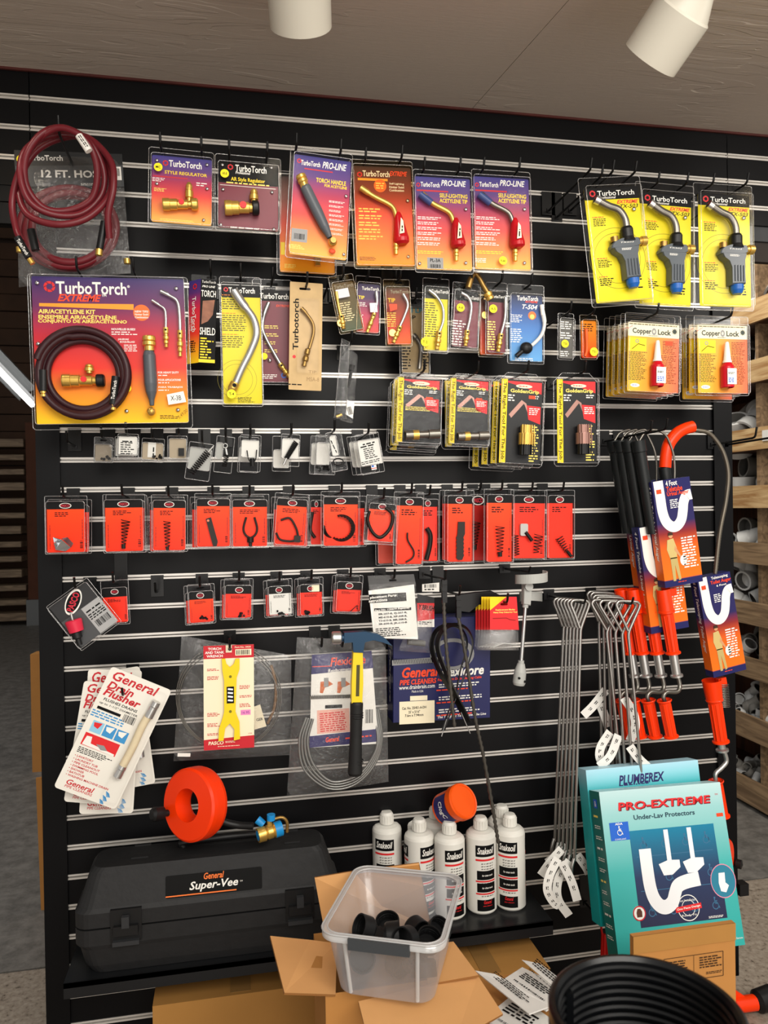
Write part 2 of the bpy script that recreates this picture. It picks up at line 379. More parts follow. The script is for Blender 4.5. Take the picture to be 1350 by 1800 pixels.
# floor
fm = mat('concrete', '#6f6c66', .5, 0, .35, 3); nt = fm.node_tree; pb = nt.nodes['Principled BSDF']
vt = nt.nodes.new('ShaderNodeTexNoise'); vt.inputs['Scale'].default_value = 14; vt.inputs['Detail'].default_value = 12; vt.inputs['Roughness'].default_value = .7
vc = nt.nodes.new('ShaderNodeValToRGB'); vc.color_ramp.elements[0].position = .3; vc.color_ramp.elements[0].color = lin('#4f4c48'); vc.color_ramp.elements[1].position = .62; vc.color_ramp.elements[1].color = lin('#7d7973')
tcx = nt.nodes.new('ShaderNodeTexCoord'); nt.links.new(tcx.outputs['Object'], vt.inputs['Vector']); nt.links.new(vt.outputs['Fac'], vc.inputs[0]); nt.links.new(vc.outputs[0], pb.inputs['Base Color'])
vb = nt.nodes.new('ShaderNodeBump'); vb.inputs['Strength'].default_value = .25; vb.inputs['Distance'].default_value = .004; nt.links.new(vt.outputs['Fac'], vb.inputs['Height']); nt.links.new(vb.outputs[0], pb.inputs['Normal'])
DK = mat('floor_joint', '#2a2825', .9)
ja = atz(40, 1702, 0); jb = atz(1330, 1545, 0)
b = MB(); ys = [-4, jb.y, 10]
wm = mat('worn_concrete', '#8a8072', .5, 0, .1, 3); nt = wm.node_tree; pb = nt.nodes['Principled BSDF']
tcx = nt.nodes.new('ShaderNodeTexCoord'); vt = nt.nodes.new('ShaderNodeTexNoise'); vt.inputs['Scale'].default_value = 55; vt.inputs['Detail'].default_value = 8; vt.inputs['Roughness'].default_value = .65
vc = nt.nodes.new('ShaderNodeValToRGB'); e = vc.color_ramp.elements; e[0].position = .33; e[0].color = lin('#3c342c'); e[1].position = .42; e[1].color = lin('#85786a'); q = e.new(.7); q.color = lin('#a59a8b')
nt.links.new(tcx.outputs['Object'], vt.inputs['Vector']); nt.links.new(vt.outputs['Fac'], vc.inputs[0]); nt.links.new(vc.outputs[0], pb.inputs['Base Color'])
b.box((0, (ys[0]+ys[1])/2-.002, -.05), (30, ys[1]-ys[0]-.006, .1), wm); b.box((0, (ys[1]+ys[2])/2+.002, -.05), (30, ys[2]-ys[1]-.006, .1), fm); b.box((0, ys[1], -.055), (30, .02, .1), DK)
struct('floor', b)
# warehouse end wall of dark planks
WD = mat('dark_plank', '#3a2618', .75, 0, .5, 4); WD2 = mat('dark_beam', '#22160f', .8, 0, .4, 6)
b = MB()
for i in range(22): b.box((-1, 9.5+.02*(i % 2), .12+i*.24), (30, .05, .225), WD)
b.box((-1, 9.6, 3.6), (30, .04, 7.2), WD2)
for i in range(8): b.box((-1, 9.5, 5.45+i*.24), (30, .05, .225), WD)
b.box((-1, 5, 7.2), (30, 9.6, .06), WD2)
struct('wall_far', b)
def woodmat(name, c1, c2, ax=(1, 12, 12), sc=3):
    m = bpy.data.materials.new(name); m.use_nodes = True; nt = m.node_tree; p = nt.nodes['Principled BSDF']; p.inputs['Roughness'].default_value = .6
    tc = nt.nodes.new('ShaderNodeTexCoord'); mp = nt.nodes.new('ShaderNodeMapping'); mp.inputs['Scale'].default_value = ax; n = nt.nodes.new('ShaderNodeTexNoise'); n.inputs['Scale'].default_value = sc; n.inputs['Detail'].default_value = 5; n.inputs['Distortion'].default_value = 1.2
    cr = nt.nodes.new('ShaderNodeValToRGB'); cr.color_ramp.elements[0].position = .35; cr.color_ramp.elements[0].color = lin(c1); cr.color_ramp.elements[1].position = .65; cr.color_ramp.elements[1].color = lin(c2)
    nt.links.new(tc.outputs['Object'], mp.inputs[0]); nt.links.new(mp.outputs[0], n.inputs['Vector']); nt.links.new(n.outputs['Fac'], cr.inputs[0]); nt.links.new(cr.outputs[0], p.inputs['Base Color']); MATS[name] = m; return m
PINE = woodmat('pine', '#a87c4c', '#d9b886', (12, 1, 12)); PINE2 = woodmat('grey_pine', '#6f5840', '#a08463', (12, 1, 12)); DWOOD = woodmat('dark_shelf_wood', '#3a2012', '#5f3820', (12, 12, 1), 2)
STK = woodmat('weathered_slat', '#5c4a38', '#8d7860', (1, 12, 12), 3)
# stack of long boards seen through the gap on the left
zt = at(25, 780, 9.0).z
t = Thing('lumber_rack', 'stack of weathered wooden boards against the far wall behind the left edge', 'rack', (-3.3, 9, 0))
n = 13
for i in range(n):
    z = .12+(zt-.12)*i/(n-1); xr = at(48-(7 if 2 < i < 7 else 0), 900, 9).x
    t.part('board', t.W().box((xr-1.4, 9.0, z), (2.8, .3, .07+.03*(i % 3 == 0)), STK))
t.part('post', t.W().box((at(59, 900, 8.9).x, 8.95, 1.35), (.16, .14, 2.7), mat('brown_post', '#4a2714', .7, 0, .3, 8)))
t.part('post_bracket', t.W().box((at(60, 1060, 8.7).x, 8.86, .17), (.26, .05, .34), mat('galvanised', '#6d6f70', .5, .6)))
# hanging tube light far left
A, B_ = at(-60, 590, 4.6), at(58, 712, 5.2)
t = Thing('tube_light', 'lit fluorescent tube fixture hanging in the warehouse behind the left edge', 'light', (A+B_)/2)
EM = mat('lit_tube', '#ffffff', .4, emit=7); RFL = mat('reflector', '#8c8d8c', .3, .7)
up = Vector((0, 0, 1)); dr = (B_-A).normalized(); sd = dr.cross(up).normalized()
b = t.W(); R = .13
for k in range(6):
    a0, a1 = math.radians(-70+k*140/6), math.radians(-70+(k+1)*140/6)
    q = [A+sd*R*1.2*math.sin(a0)+up*(R*math.cos(a0)), A+sd*R*1.2*math.sin(a1)+up*R*math.cos(a1)]; q += [q[1]+B_-A, q[0]+B_-A]
    b.add(q, [(0, 1, 2, 3)], RFL)
t.part('reflector', b); t.part('tube', t.W().tube([A, B_], .026, EM, 10)); t.part('tube', t.W().tube([A+sd*.06, B_+sd*.06], .014, mat('dim_tube', '#c9c9c9', .4, emit=.5), 10))
CARD = mat('cardboard', '#b07a3f', .8, 0, .12, 12, .1); CARDL = mat('cardboard_inner', '#cf9a62', .8, 0, .1, 10, .1); CARDD = mat('cardboard_edge', '#8a5c2e', .85)
q = atz(66, 1357, 0); t1 = at(60, 1150, q.y).z
solo('cardboard_sheet', 'tall cardboard piece standing on the floor behind the left edge of the slatwall', 'cardboard', MB().prism([(at(53, 1150, q.y).x, q.y), (q.x+.35, q.y), (q.x+.35, q.y+.1), (at(55, 1200, q.y).x+.01, q.y+.1)], 0, t1, CARD), q)
q = atz(74, 1600, 0); t1 = at(64, 1368, q.y).z
b = MB(); b.add([(at(63, 1368, q.y).x, q.y, t1), (at(72, 1602, q.y).x, q.y, 0), (q.x+.3, q.y, 0), (q.x+.3, q.y, t1+.02), (at(63, 1368, q.y).x, q.y+.01, t1), (at(72, 1602, q.y).x, q.y+.01, 0), (q.x+.3, q.y+.01, 0), (q.x+.3, q.y+.01, t1+.02)], [(0, 1, 2, 3), (7, 6, 5, 4), (0, 4, 5, 1), (1, 5, 6, 2), (2, 6, 7, 3), (3, 7, 4, 0)], CARD)
solo('cardboard_scrap', 'torn cardboard strip on the floor beside the lower left edge of the slatwall', 'cardboard', b, q)
# ---------------------------------------------------------------- wooden bins on the right
XS = 2.45; Y0_, Y1_ = .55, 3.2
tb = [atx(1287, y, XS).z for y in (541, 643, 758, 855, 952, 1053, 1148, 1247, 1355)]
bb = [atx(1287, y, XS).z for y in (580, 681, 795, 893, 988, 1091, 1182, 1287, 1397)]
t = Thing('bin_shelf', 'tall open wooden bin shelf with pine front boards right of the slatwall', 'shelf', (XS, (Y0_+Y1_)/2, 0))
for i in range(9):
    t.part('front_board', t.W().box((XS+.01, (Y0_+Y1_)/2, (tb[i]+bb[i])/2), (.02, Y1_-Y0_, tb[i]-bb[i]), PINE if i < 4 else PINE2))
    t.part('shelf_board', t.W().box((XS+.24, (Y0_+Y1_)/2, bb[i]+.012), (.44, Y1_-Y0_, .024), DWOOD))
ydiv = atx(1321, 900, XS).y
for yy in (ydiv, ydiv-.42 if ydiv-.42 > Y0_ else Y0_+.03, 3.18):
    t.part('divider', t.W().box((XS+.25, yy, 1.45), (.42, .022, 2.8), PINE2 if yy == ydiv else DWOOD))
t.part('back_panel', t.W().box((XS+.47, (Y0_+Y1_)/2, 1.45), (.02, Y1_-Y0_, 2.9), DWOOD))
t.part('label_tag', t.W().box((XS-.003, atx(1349, 765, XS).y, atx(1349, 765, XS).z), (.004, .06, .05), WHITE))
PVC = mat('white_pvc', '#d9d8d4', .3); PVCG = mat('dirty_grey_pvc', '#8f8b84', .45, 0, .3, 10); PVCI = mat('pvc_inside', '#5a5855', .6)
def fitting(kind, r, m_):
    """open-ended plumbing fitting: elbow, coupling, tee or 45"""
    b = MB()
    def socket(o, d, l):
        o = Vector(o); d = Vector(d)
        b.lathe([(r*1.0, 0), (r*1.18, l*.25), (r*1.2, l), (r*.98, l), (r*.95, l*.3), (0, l*.3)], m_, o, d, 18, mts=[m_, m_, m_, PVCI, PVCI])
    if kind == 'elbow':
        b.tube([(r*1.3*(1-math.cos(a)), 0, r*1.3*math.sin(a)) for a in [math.radians(9*i) for i in range(11)]], r*1.08, m_, 16, caps=False)
        socket((0, 0, .1*r), (0, 0, -1), r*1.5); socket((r*1.2, 0, r*1.3), (1, 0, 0), r*1.5)
    elif kind == 'coupling': socket((0, 0, .2*r), (0, 0, -1), r*1.6); socket((0, 0, -.2*r), (0, 0, 1), r*1.6)
    elif kind == 'tee':
        b.cyl((0, 0, -r), (0, 0, r), r*1.06, m_, n=18); socket((0, 0, -r*.6), (0, 0, -1), r*1.3); socket((0, 0, r*.6), (0, 0, 1), r*1.3); socket((r*.5, 0, 0), (1, 0, 0), r*1.6)
    else:
        b.tube([(r*.4*i*i*.1, 0, r*.35*i) for i in range(6)], r*1.08, m_, 16, caps=False); socket((0, 0, 0), (0, 0, -1), r*1.4); socket((r*1.0, 0, r*1.75), (.7, 0, .7), r*1.4)
    return b
protos = {}
placed = []
def put_try(kind, r, m_, loc, rot, label, group):
    # drop the fitting where it does not cut into its neighbours
    for t_ in range(24):
        p = Vector(loc)+Vector((random.uniform(0, .05)*t_/6, random.uniform(-.03, .03)*t_/4, (t_ % 3)*r*.5*(t_ > 3)))
        if all((p-q).length > (r+rq)*1.45 for q, rq in placed): placed.append((p, r)); return put_fit(kind, r, m_, p, rot, label, group)
def put_fit(kind, r, m_, loc, rot, label, group):
    k = (kind, round(r, 3), m_.name)
    if k not in protos: protos[k] = fitting(kind, r, m_).mesh('pipe_fitting')
    o = bpy.data.objects.new('pipe_fitting', protos[k]); COL.objects.link(o); o.location = loc; o.rotation_euler = rot; return tag(o, label, 'pipe fitting', group)
names = ['top', 'second', 'third', 'fourth', 'fifth', 'sixth', 'seventh', 'eighth', 'lowest']
rr = [.05, .05, .055, .05, .04, .042, .03, .026, .02]
random.seed(11)
for i in range(9):
    fl = bb[i]+.026; r = rr[i]; lab = 'white plastic pipe fitting in the %s bin row of the wooden shelf' % names[i]
    grp = 'pipe fittings in the %s bin row' % names[i]
    front = XS+.022+r*1.9
    ylist = [atx(x, 900, XS+.1).y for x in ((1293, 1306, 1331, 1343) if i not in (0,) else (1335,))]
    for j, yy in enumerate(ylist):
        if i == 2 and j > 1: continue
        for lay in range(3 if r > .035 else 4):
            kd = random.choice(('elbow', 'coupling', 'tee', 'bend'))
            jj = 0 if r > .035 else random.uniform(-.03, .03)
            put_try(kd, r, PVC if (lay == 0 or random.random() < .4) else PVCG, (front+random.uniform(0, .03)+lay*r*1.5, yy+jj+random.uniform(-.02, .02), fl+r*1.25+(lay % 2)*r*1.9+(0 if lay < 2 else r)), (random.uniform(0, 6), random.uniform(0, 6), random.uniform(0, 6)), lab, grp)
            if r <= .035: put_try(random.choice(('elbow', 'tee', 'coupling')), r, PVC, (front+random.uniform(0, .2), yy+random.uniform(-.06, .06), fl+r*1.4+random.uniform(0, .05)), (random.uniform(0, 6), random.uniform(0, 6), random.uniform(0, 6)), lab, grp)
# ---------------------------------------------------------------- track lights
HEAD = mat('white_lamp_enamel', '#cbc6b8', .35)
def head(px, py, d, label, tilt):
    D = fw+RV*((px-675)/FPX)+UV*((900-py)/FPX); c = CAM+D*d
    t = Thing('track_light', label, 'spotlight', c)
    ax = Vector(tilt).normalized()
    R = .06
    b = t.W(); b.lathe([(R*.96, .03), (R, .034), (R, -.062), (R*.93, -.066), (.033, -.112), (.031, -.2), (0, -.2)], HEAD, c, ax, 40); b.lathe([(R*.94, .03), (R*.94, -.05), (.02, -.09)], HEAD, c, ax, 30); t.part('lamp_can', b)
    t.part('bulb', t.W().lathe([(0, -.02), (.035, -.022), (.045, -.03), (.03, -.07)], mat('lamp_glow', '#ffe9c4', .4, emit=6), c, ax, 24))
    top = c-ax*.18
    t.part('stem', t.W().tube([top, (top.x, top.y, ZC)], .012, HEAD, 12)); t.part('track_mount', t.W().box((top.x, top.y, ZC-.012), (.14, .03, .024), HEAD))
    l = bpy.data.lights.new('lamp_beam', 'SPOT'); l.energy = 2.6; l.spot_size = math.radians(95); l.spot_blend = .7; l.shadow_soft_size = .05; l.color = (1, .93, .82)
    o = bpy.data.objects.new('lamp_beam', l); COL.objects.link(o); o.location = c+ax*.04; o.rotation_euler = (Vector((c.x+.1, 0, 1.5))-o.location).to_track_quat('-Z', 'Y').to_euler()
head(527, 11, 1.47, 'white cylindrical track spotlight near the top centre, cut by the frame', (.12, .78, -.6))
head(1163, 75, 1.54, 'white cylindrical track spotlight with long neck at the top right', (-.3, .75, -.6))
head(-190, -30, 1.45, 'white track spotlight out of frame on the left', (.2, .75, -.6))
head(1700, 130, 1.75, 'white track spotlight out of frame on the right', (-.3, .75, -.6))
# ================================================================ blister packs, upper rows
TTG = gradmat('torch_card_gradient', [(0, '#f3b14a'), (.16, '#ee8a38'), (.42, '#d63a33'), (.62, '#a52b4c'), (.8, '#5b3a78'), (1, '#3d3a80')])
TTK = gradmat('kit_card_gradient', [(0, '#f8c81a'), (.16, '#f59a1e'), (.38, '#e8382a'), (.6, '#c02838'), (.8, '#6a2c58'), (1, '#3a2f66')])
EXG = gradmat('torch_card_amber_gradient', [(0, '#f2a01c'), (.25, '#ee7c1c'), (.5, '#d9401c'), (.75, '#84301c'), (1, '#3c2622')])
MAR = mat('maroon_print', '#6d1f30', .4); YCARD = gradmat('yellow_card', [(0, '#dccb08'), (.5, '#e4d22c'), (1, '#d8c60c')]); BLUG = gradmat('blue_card_gradient', [(0, '#5b9ed6'), (.5, '#3f74b8'), (.75, '#32508c'), (1, '#1d2440')])
def slot_pts(F, px, py, w=.030, h=.0075):
    x, y = F.L(px, py); return rrect(w, h, h/2-1e-4, 3, x, y)
def pack(name, label, cat, quad, card, Y, cardmat, art, slot=None, slots=(), depth=.011, group=None, yaw=0, cut=0, rad=.006, clear=None, hooklen=None, hookwhat=None, tray=True, cardname='printed_card', what=None):
    """carded pack in a clear shell; quad = outer shell, card = (l, t, r, b) fractions of the shell"""
    F = Frame(quad, Y, yaw); T = Thing(name, label, cat, F.M, group); clear = clear or CLEAR
    w_, h_ = F.w, F.h
    if cut:
        P = [(w_/2, -h_/2+rad), (w_/2, h_/2-cut), (w_/2-cut, h_/2), (-w_/2+cut, h_/2), (-w_/2, h_/2-cut), (-w_/2, -h_/2+rad), (-w_/2+rad, -h_/2), (w_/2-rad, -h_/2)]
    else: P = rrect(w_, h_, rad, 4)
    l, t, r, b = card; cw, ch = (r-l)*w_, (b-t)*h_; cx, cy = -w_/2+(l+r)/2*w_, h_/2-(t+b)/2*h_
    C = MB(); C.prism(rrect(cw, ch, min(rad, .004), 3, cx, cy), .0005, .0011, cardmat); T.Z = .0014
    F.cl, F.cr, F.ct, F.cb = cx-cw/2, cx+cw/2, cy+ch/2, cy-ch/2
    def U(u, v): return (cx-cw/2+u*cw, cy+ch/2-v*ch)
    F.U = U; F.cw, F.ch = cw, ch
    if art: art(T, C, F)
    T.part(cardname, C)
    S = MB(); hole = slot_pts(F, *slot) if slot else None
    S.plate(P, hole, -.0004, 0, clear)
    z0, z1 = .0002, depth
    if tray:
        ins = .0035; iw, ih = cw+ .002, ch+.002
        Q = rrect(iw, ih, .006, 4, cx, cy); n = len(Q); R = rrect(iw-2*ins, ih-2*ins, .006, 4, cx, cy)
        S.add([(x, y, z0) for x, y in Q]+[(x, y, z1) for x, y in Q]+[(x, y, z1+.001) for x, y in R], [(i, (i+1) % n, n+(i+1) % n, n+i) for i in range(n)]+[(n+i, n+(i+1) % n, 2*n+(i+1) % n, 2*n+i) for i in range(n)]+[tuple(2*n+i for i in range(n))], clear)
    S.tube([(x, y, 0) for x, y in P], .0009, RIM, 5, closed=True)
    if tray: S.tube([(x, y, z1) for x, y in Q], .0008, RIM, 5, closed=True)
    T.part('clear_shell', S)
    hs = [q[:2] for q in (list(slots) or ([slot] if slot else []))]
    if hooklen:
        for i, (px, py) in enumerate(hs):
            p = F.world(px, py); sd = '' if len(hs) == 1 else ('left one of the pair' if i == 0 else 'right one of the pair')
            hook(p.x, p.z+.0022, hooklen, 'carrying '+(what or hookwhat), sd)
    T.F = F; return T
def ringlogo(C, c, r, z, m_=RED, m2=None):
    C.ring(c, r*.55, r, z, m_, 16)
    for k in range(6):
        a = math.pi*k/3; C.rect((c[0]+r*.78*math.cos(a), c[1]+r*.78*math.sin(a)), r*.5, r*.12, z+.0002, m2 or mat('logo_dark', '#5a1626'), math.degrees(a)+30)
def ptext(C, F, s, px, py, w, h, m_, shear=0, bold=.022, z=.0014, rot=0): C.text(s, F.L(px, py), w*F.s, h*F.s, z, m_, shear, bold, rot)
def pgreek(C, F, px, py, w, h, rows, m_, z=.0014, rot=0, fill=.45, rag=.3): C.greek(F.L(px, py), w*F.s, h*F.s, rows, z, m_, rot, rag, fill)
def pdot(C, F, px, py, r, m_=DOT, z=.0135, t=None):
    C.prism(circ(r*F.s, 20, *F.L(px, py)), z, z+.0003, m_)
    if t: C.text(t, F.L(px, py), r*1.1*F.s, r*.6*F.s, z+.0005, BLACK, 0, .01)
def rivets(T, F, pts, r=3.2):
    for x, y in pts: T.part('rivet', MB().ball(F.P(x, y, .004), r*F.s, SILVER, 10, (1, 1, .6)))
def regulator(T, F, px, py, L_, D, stem, knob=BRASS, end=None):
    """brass regulator lying across the card with outlet stem up"""
    s = F.s; b = MB(); z = .016; x0, x1 = px-L_/2, px+L_/2
    a = F.P(x0, py, z); e = F.P(x1, py, z); R = D*s/2; L = (Vector(e)-Vector(a)).length
    b.lathe([(0, 0), (R*.95, 0), (R, L*.03), (R, L*.2), (R*.9, L*.21), (R*.9, L*.4), (R*.75, L*.42), (R*.75, L*.7), (R*.6, L*.72), (R*.6, L*.82)], BRASS, a, Vector(e)-Vector(a), 24)
    T.part('brass_regulator', b)
    k = MB(); p = Vector(a).lerp(Vector(e), .8); k.lathe([(0, 0), (R*.9, .0), (R, L*.03), (R, L*.16), (R*.8, L*.2), (0, L*.2)], end or BRASS, p, Vector(e)-Vector(a), 14); T.part('adjusting_knob', k)
    st = MB(); sx, sy, sw, sh = stem; q = F.P(sx, sy+sh/2, z); q2 = F.P(sx, sy-sh/2, z); H = (Vector(q2)-Vector(q)).length; r = sw*s/2
    st.lathe([(r*.6, 0), (r*.6, H*.2), (r, H*.22), (r, H*.55), (r*.7, H*.6), (r*.85, H*.7), (r*.8, H*.85), (r*.4, H), (0, H)], BRASS, q, Vector(q2)-Vector(q), 8)
    T.part('outlet_stem', st)
    g_ = MB(); g_.prism(circ(R*.45, 18, *F.L(px+2, py-1)), z+R*.8, z+R*1.02, RED); T.part('red_gauge_button', g_)
def tip(T, F, path, r, m_=STEEL, z=.011, brass=None, r2=None, name='torch_tip', tipm=None):
    """bent burner tube, optional brass connector along the last leg"""
    b = MB(); pts = bez([F.P(x, y, z) for x, y in path], 7); n = len(pts); rs = [r*F.s*(1.25 if i < n*.22 else 1.0) for i in range(n)]
    b.tube(pts, rs, m_, 10); T.part(name, b)
    if brass:
        c = MB(); a = Vector(F.P(*brass[0], z)); e = Vector(F.P(*brass[1], z)); L = (e-a).length; R = brass[2]*F.s
        c.lathe([(r*F.s, 0), (R, .02*L), (R, .3*L), (R*.75, .34*L), (R*.75, .42*L), (R*1.1, .46*L), (R*1.1, .6*L), (R*.7, .64*L), (R*.9, .7*L), (R*.9, .8*L), (R*.6, .85*L), (R*.8, L), (0, L)], BRASS, a, e-a, 16)
        c.cyl(a.lerp(e, .15)+Vector((0, 0, R*.8)), a.lerp(e, .15)+Vector((0, 0, R*1.05)), R*.4, BLACK, n=10); T.part('brass_connector', c)
# --- regulators
def art(T, C, F):
    ringlogo(C, F.L(291, 287), 5*F.s, .0014); ptext(C, F, 'TurboTorch', 326, 290, 58, 12, WHITE); ptext(C, F, 'STYLE REGULATOR', 327, 306, 75, 6, YELLOW, 0, .02)
    pdot(C, F, 279, 298, 7.5, t='MC'); pgreek(C, F, 279, 316, 22, 8, 3, WHITE); pgreek(C, F, 283, 334, 24, 7, 3, LTYEL); pgreek(C, F, 356, 325, 22, 8, 2, WHITE); pgreek(C, F, 320, 389, 76, 5, 2, LTYEL)
    C.rect(F.L(300, 312), 60*F.s, 2*F.s, .0013, mat('crimson_print', '#c2242e'))
T = pack('regulator_pack', 'purple to orange blister card with a brass regulator, hanging beside the coiled hose', 'blister pack', [(262, 258), (378, 269), (373, 402), (260, 396)], (.05, .1, .97, .96), -.235, TTG, art, (284, 269), [(284, 269), (355, 276)], .012, None, hooklen=.265, what='the regulator card nearest the hose')
regulator(T, T.F, 318, 364, 62, 22, (333, 343, 15, 34)); rivets(T, T.F, [(276, 283), (364, 291), (276, 324), (364, 333), (358, 388)])
def art(T, C, F):
    hd = F.ch*.3; C.prism(rrect(F.cw, hd, .002, 2, 0+(F.cl+F.cr)/2, F.ct-hd/2), .0011, .0013, BLACK)
    ringlogo(C, F.L(405, 294), 5*F.s, .0016); ptext(C, F, 'TurboTorch', 441, 298, 55, 12, WHITE, z=.0016); ptext(C, F, 'Professional', 427, 304.5, 26, 5, WHITE, .2, z=.0016)
    ptext(C, F, 'AR Style Regulator', 436, 318, 60, 9, YELLOW, z=.0016); pgreek(C, F, 436, 324, 76, 5, 1, LTYEL, .0016); C.rect(F.L(436, 329), 98*F.s, .8*F.s, .0016, WHITE); pgreek(C, F, 440, 402, 70, 5, 1, WHITE); pdot(C, F, 395, 309, 7.5, t='AR-B')
T = pack('regulator_pack', 'black and maroon regulator card with a black knob, beside the torch handle card', 'blister pack', [(379, 271), (495, 279), (492, 411), (377, 404)], (.05, .12, .96, .97), -.225, MAR, art, (403, 281), [(403, 281), (469, 284)], .012, None, hooklen=.255, what='the maroon regulator card')
regulator(T, T.F, 425, 370, 60, 26, (446, 349, 16, 24), end=BLK); rivets(T, T.F, [(391, 291), (477, 296), (392, 334), (478, 339), (388, 396), (481, 404)])
# --- torch handle and the card behind
T = pack('torch_tip_pack', 'orange blister card mostly hidden behind the torch handle card', 'blister pack', [(487, 300), (592, 308), (590, 488), (486, 484)], (.05, .05, .97, .97), -.15, EXG, lambda T, C, F: (C.rect(F.L(497, 437), 7*F.s, 22*F.s, .0014, YELLOW), pgreek(C, F, 510, 468, 20, 8, 3, LTYEL)), (520, 306))
tip(T, T.F, [(530, 360), (548, 400), (560, 430)], 3, brass=((556, 430), (558, 470), 7))
def art(T, C, F):
    ringlogo(C, F.L(526, 283), 4*F.s, .0014); ptext(C, F, 'TurboTorch', 546, 288, 34, 9, WHITE); ptext(C, F, 'PRO-LINE', 588, 293, 43, 12, WHITE, .25, .02); C.rect(F.L(560, 300), 50*F.s, 2*F.s, .0014, mat('crimson_print', '#c2242e'))
    ptext(C, F, 'TORCH HANDLE', 582, 320, 53, 8, YELLOW, 0, .02); ptext(C, F, 'FOR ACETYLENE', 590, 329, 40, 5, YELLOW, 0, .02)
    for i in range(8): pgreek(C, F, 592, 356+i*8, 28, 4, 2, WHITE)
    C.rect(F.L(526, 414), 28*F.s, 23*F.s, .0014, GREYT); C.barcode(F.L(526, 416), 18*F.s, 10*F.s, .0017); pgreek(C, F, 522, 434, 30, 8, 3, LTYEL)
T = pack('torch_handle_pack', 'purple to orange blister card holding a long dark torch handle', 'blister pack', [(511, 257), (619, 271), (611, 466), (502, 450)], (.06, .07, .98, .97), -.255, TTG, art, (520, 268), [(520, 268), (597, 278)], .014, None, hooklen=.28, what='the torch handle card')
F = T.F; b = MB(); a = Vector(F.P(534, 331, .017)); e = Vector(F.P(578, 422, .017)); L = (e-a).length; s = F.s
b.lathe([(7.5*s, 0), (10*s, .05*L), (10.5*s, .5*L), (9*s, .8*L), (5*s, L)], GREYP, a, e-a, 8); T.part('handle_grip', b)
b = MB(); a2 = Vector(F.P(527, 313, .017)); b.lathe([(0, 0), (8*s, 0), (9*s, 2*s), (9*s, 6*s), (7.5*s, 7*s), (9*s, 9*s), (9*s, 13*s), (7.5*s, 15*s), (8*s, 22*s)], BRASS, a2, a-a2, 20); T.part('brass_collar', b)
b = MB(); b.ball(F.P(583, 430, .02), 8*s, BRASS, 14, (1, 1, .9)); b.lathe([(3*s, 0), (5*s, 2*s), (5*s, 6*s), (0, 6*s)], DBRASS, F.P(583, 430, .025), (0, 0, 1), 12); T.part('valve_knob', b); rivets(T, F, [(608, 346), (604, 448)])
T.part('orange_cap', MB().ball(F.P(583, 444, .010), 6*s, mat('orange_cap_plastic', '#e04a1a', .3), 12, (1, .8, .5)))
# --- swirl tip
def redtip(T, F, tube, body, w0, w1, fit, tubem=BRASS, tm2=None):
    tip(T, F, tube, 4.2, tubem, .014)
    b = MB(); s = F.s; a = Vector(F.P(*body[0], .016)); e = Vector(F.P(*body[1], .016)); L = (e-a).length
    b.lathe([(4*s, 0), (w1*s*.2, .1*L), (w1*s*.3, .35*L), (w1*s*.38, .6*L), (w1*s*.46, .82*L), (w1*s*.44, .93*L), (w1*s*.28, L), (0, L)], REDP, a, e-a, 20); T.part('red_body', b, label='glossy red grip body')
    c = a.lerp(e, .5); q = MB(); q.add([(c.x-4*s, c.y-14*s, .016+w1*s*.52), (c.x+4*s, c.y-12*s, .016+w1*s*.52), (c.x+3*s, c.y+8*s, .016+w1*s*.5), (c.x-1*s, c.y+14*s, .016+w1*s*.48)], [(0, 1, 2, 3)], CREAM); q.greek((c.x+.5*s, c.y-2*s), 16*s, 4*s, 1, .0163+w1*s*.53, BLACK, 85); T.part('body_label', q)
    f = MB(); x, y, w, h = fit; p = Vector(F.P(x, y-h/2, .014)); p2 = Vector(F.P(x, y+h/2, .014)); H = h*s; r = w*s/2
    f.lathe([(r*.8, 0), (r, .1*H), (r, .3*H), (r*.7, .35*H), (r, .4*H), (r, .6*H), (r*.8, .65*H), (r*.8, H), (0, H)], BRASS, p, p2-p, 16); T.part('brass_fitting', f)
def art(T, C, F):
    ringlogo(C, F.L(632, 307), 4.5*F.s, .0014); ptext(C, F, 'TurboTorch', 661, 306, 47, 10, WHITE); ptext(C, F, 'EXTREME', 700, 306, 31, 8, ORED, .35, .02)
    C.rect(F.L(655, 316), 52*F.s, 4*F.s, .0013, mat('amber_print', '#f0a030')); C.prism(circ(11*F.s, 24, *F.L(668, 327)), .0011, .0014, mat('amber_print2', '#e86a20')); pgreek(C, F, 668, 327, 15, 12, 3, LTYEL, .0017)
    for i, s_ in enumerate(('Self Lighting', 'Hotter Swirl', 'Combustion')): ptext(C, F, s_, 697, 324+i*5.5, 26, 4.2, WHITE)
    for i in range(5): pgreek(C, F, 652, 370+i*12, 42, 9, 2, LTYEL)
    pgreek(C, F, 650, 455, 36, 7, 3, BLACK)
T = pack('torch_tip_pack', 'brown to amber blister card with a red torch tip, left of two purple ones', 'blister pack', [(619, 284), (730, 281), (726, 472), (619, 474)], (.04, .06, .97, .97), -.24, EXG, art, (640, 292), [(640, 292), (703, 288)], .012, None, hooklen=.265, what='the amber torch tip card', clear=clearmat('amber_clear', .006, .5, .93, .12, .0, 0, (1, .9, .7)))
redtip(T, T.F, [(632, 334), (655, 349), (686, 366), (695, 385)], ((697, 378), (704, 434)), 22, 30, (694, 440, 9, 20)); rivets(T, T.F, [(716, 354), (717, 452)])
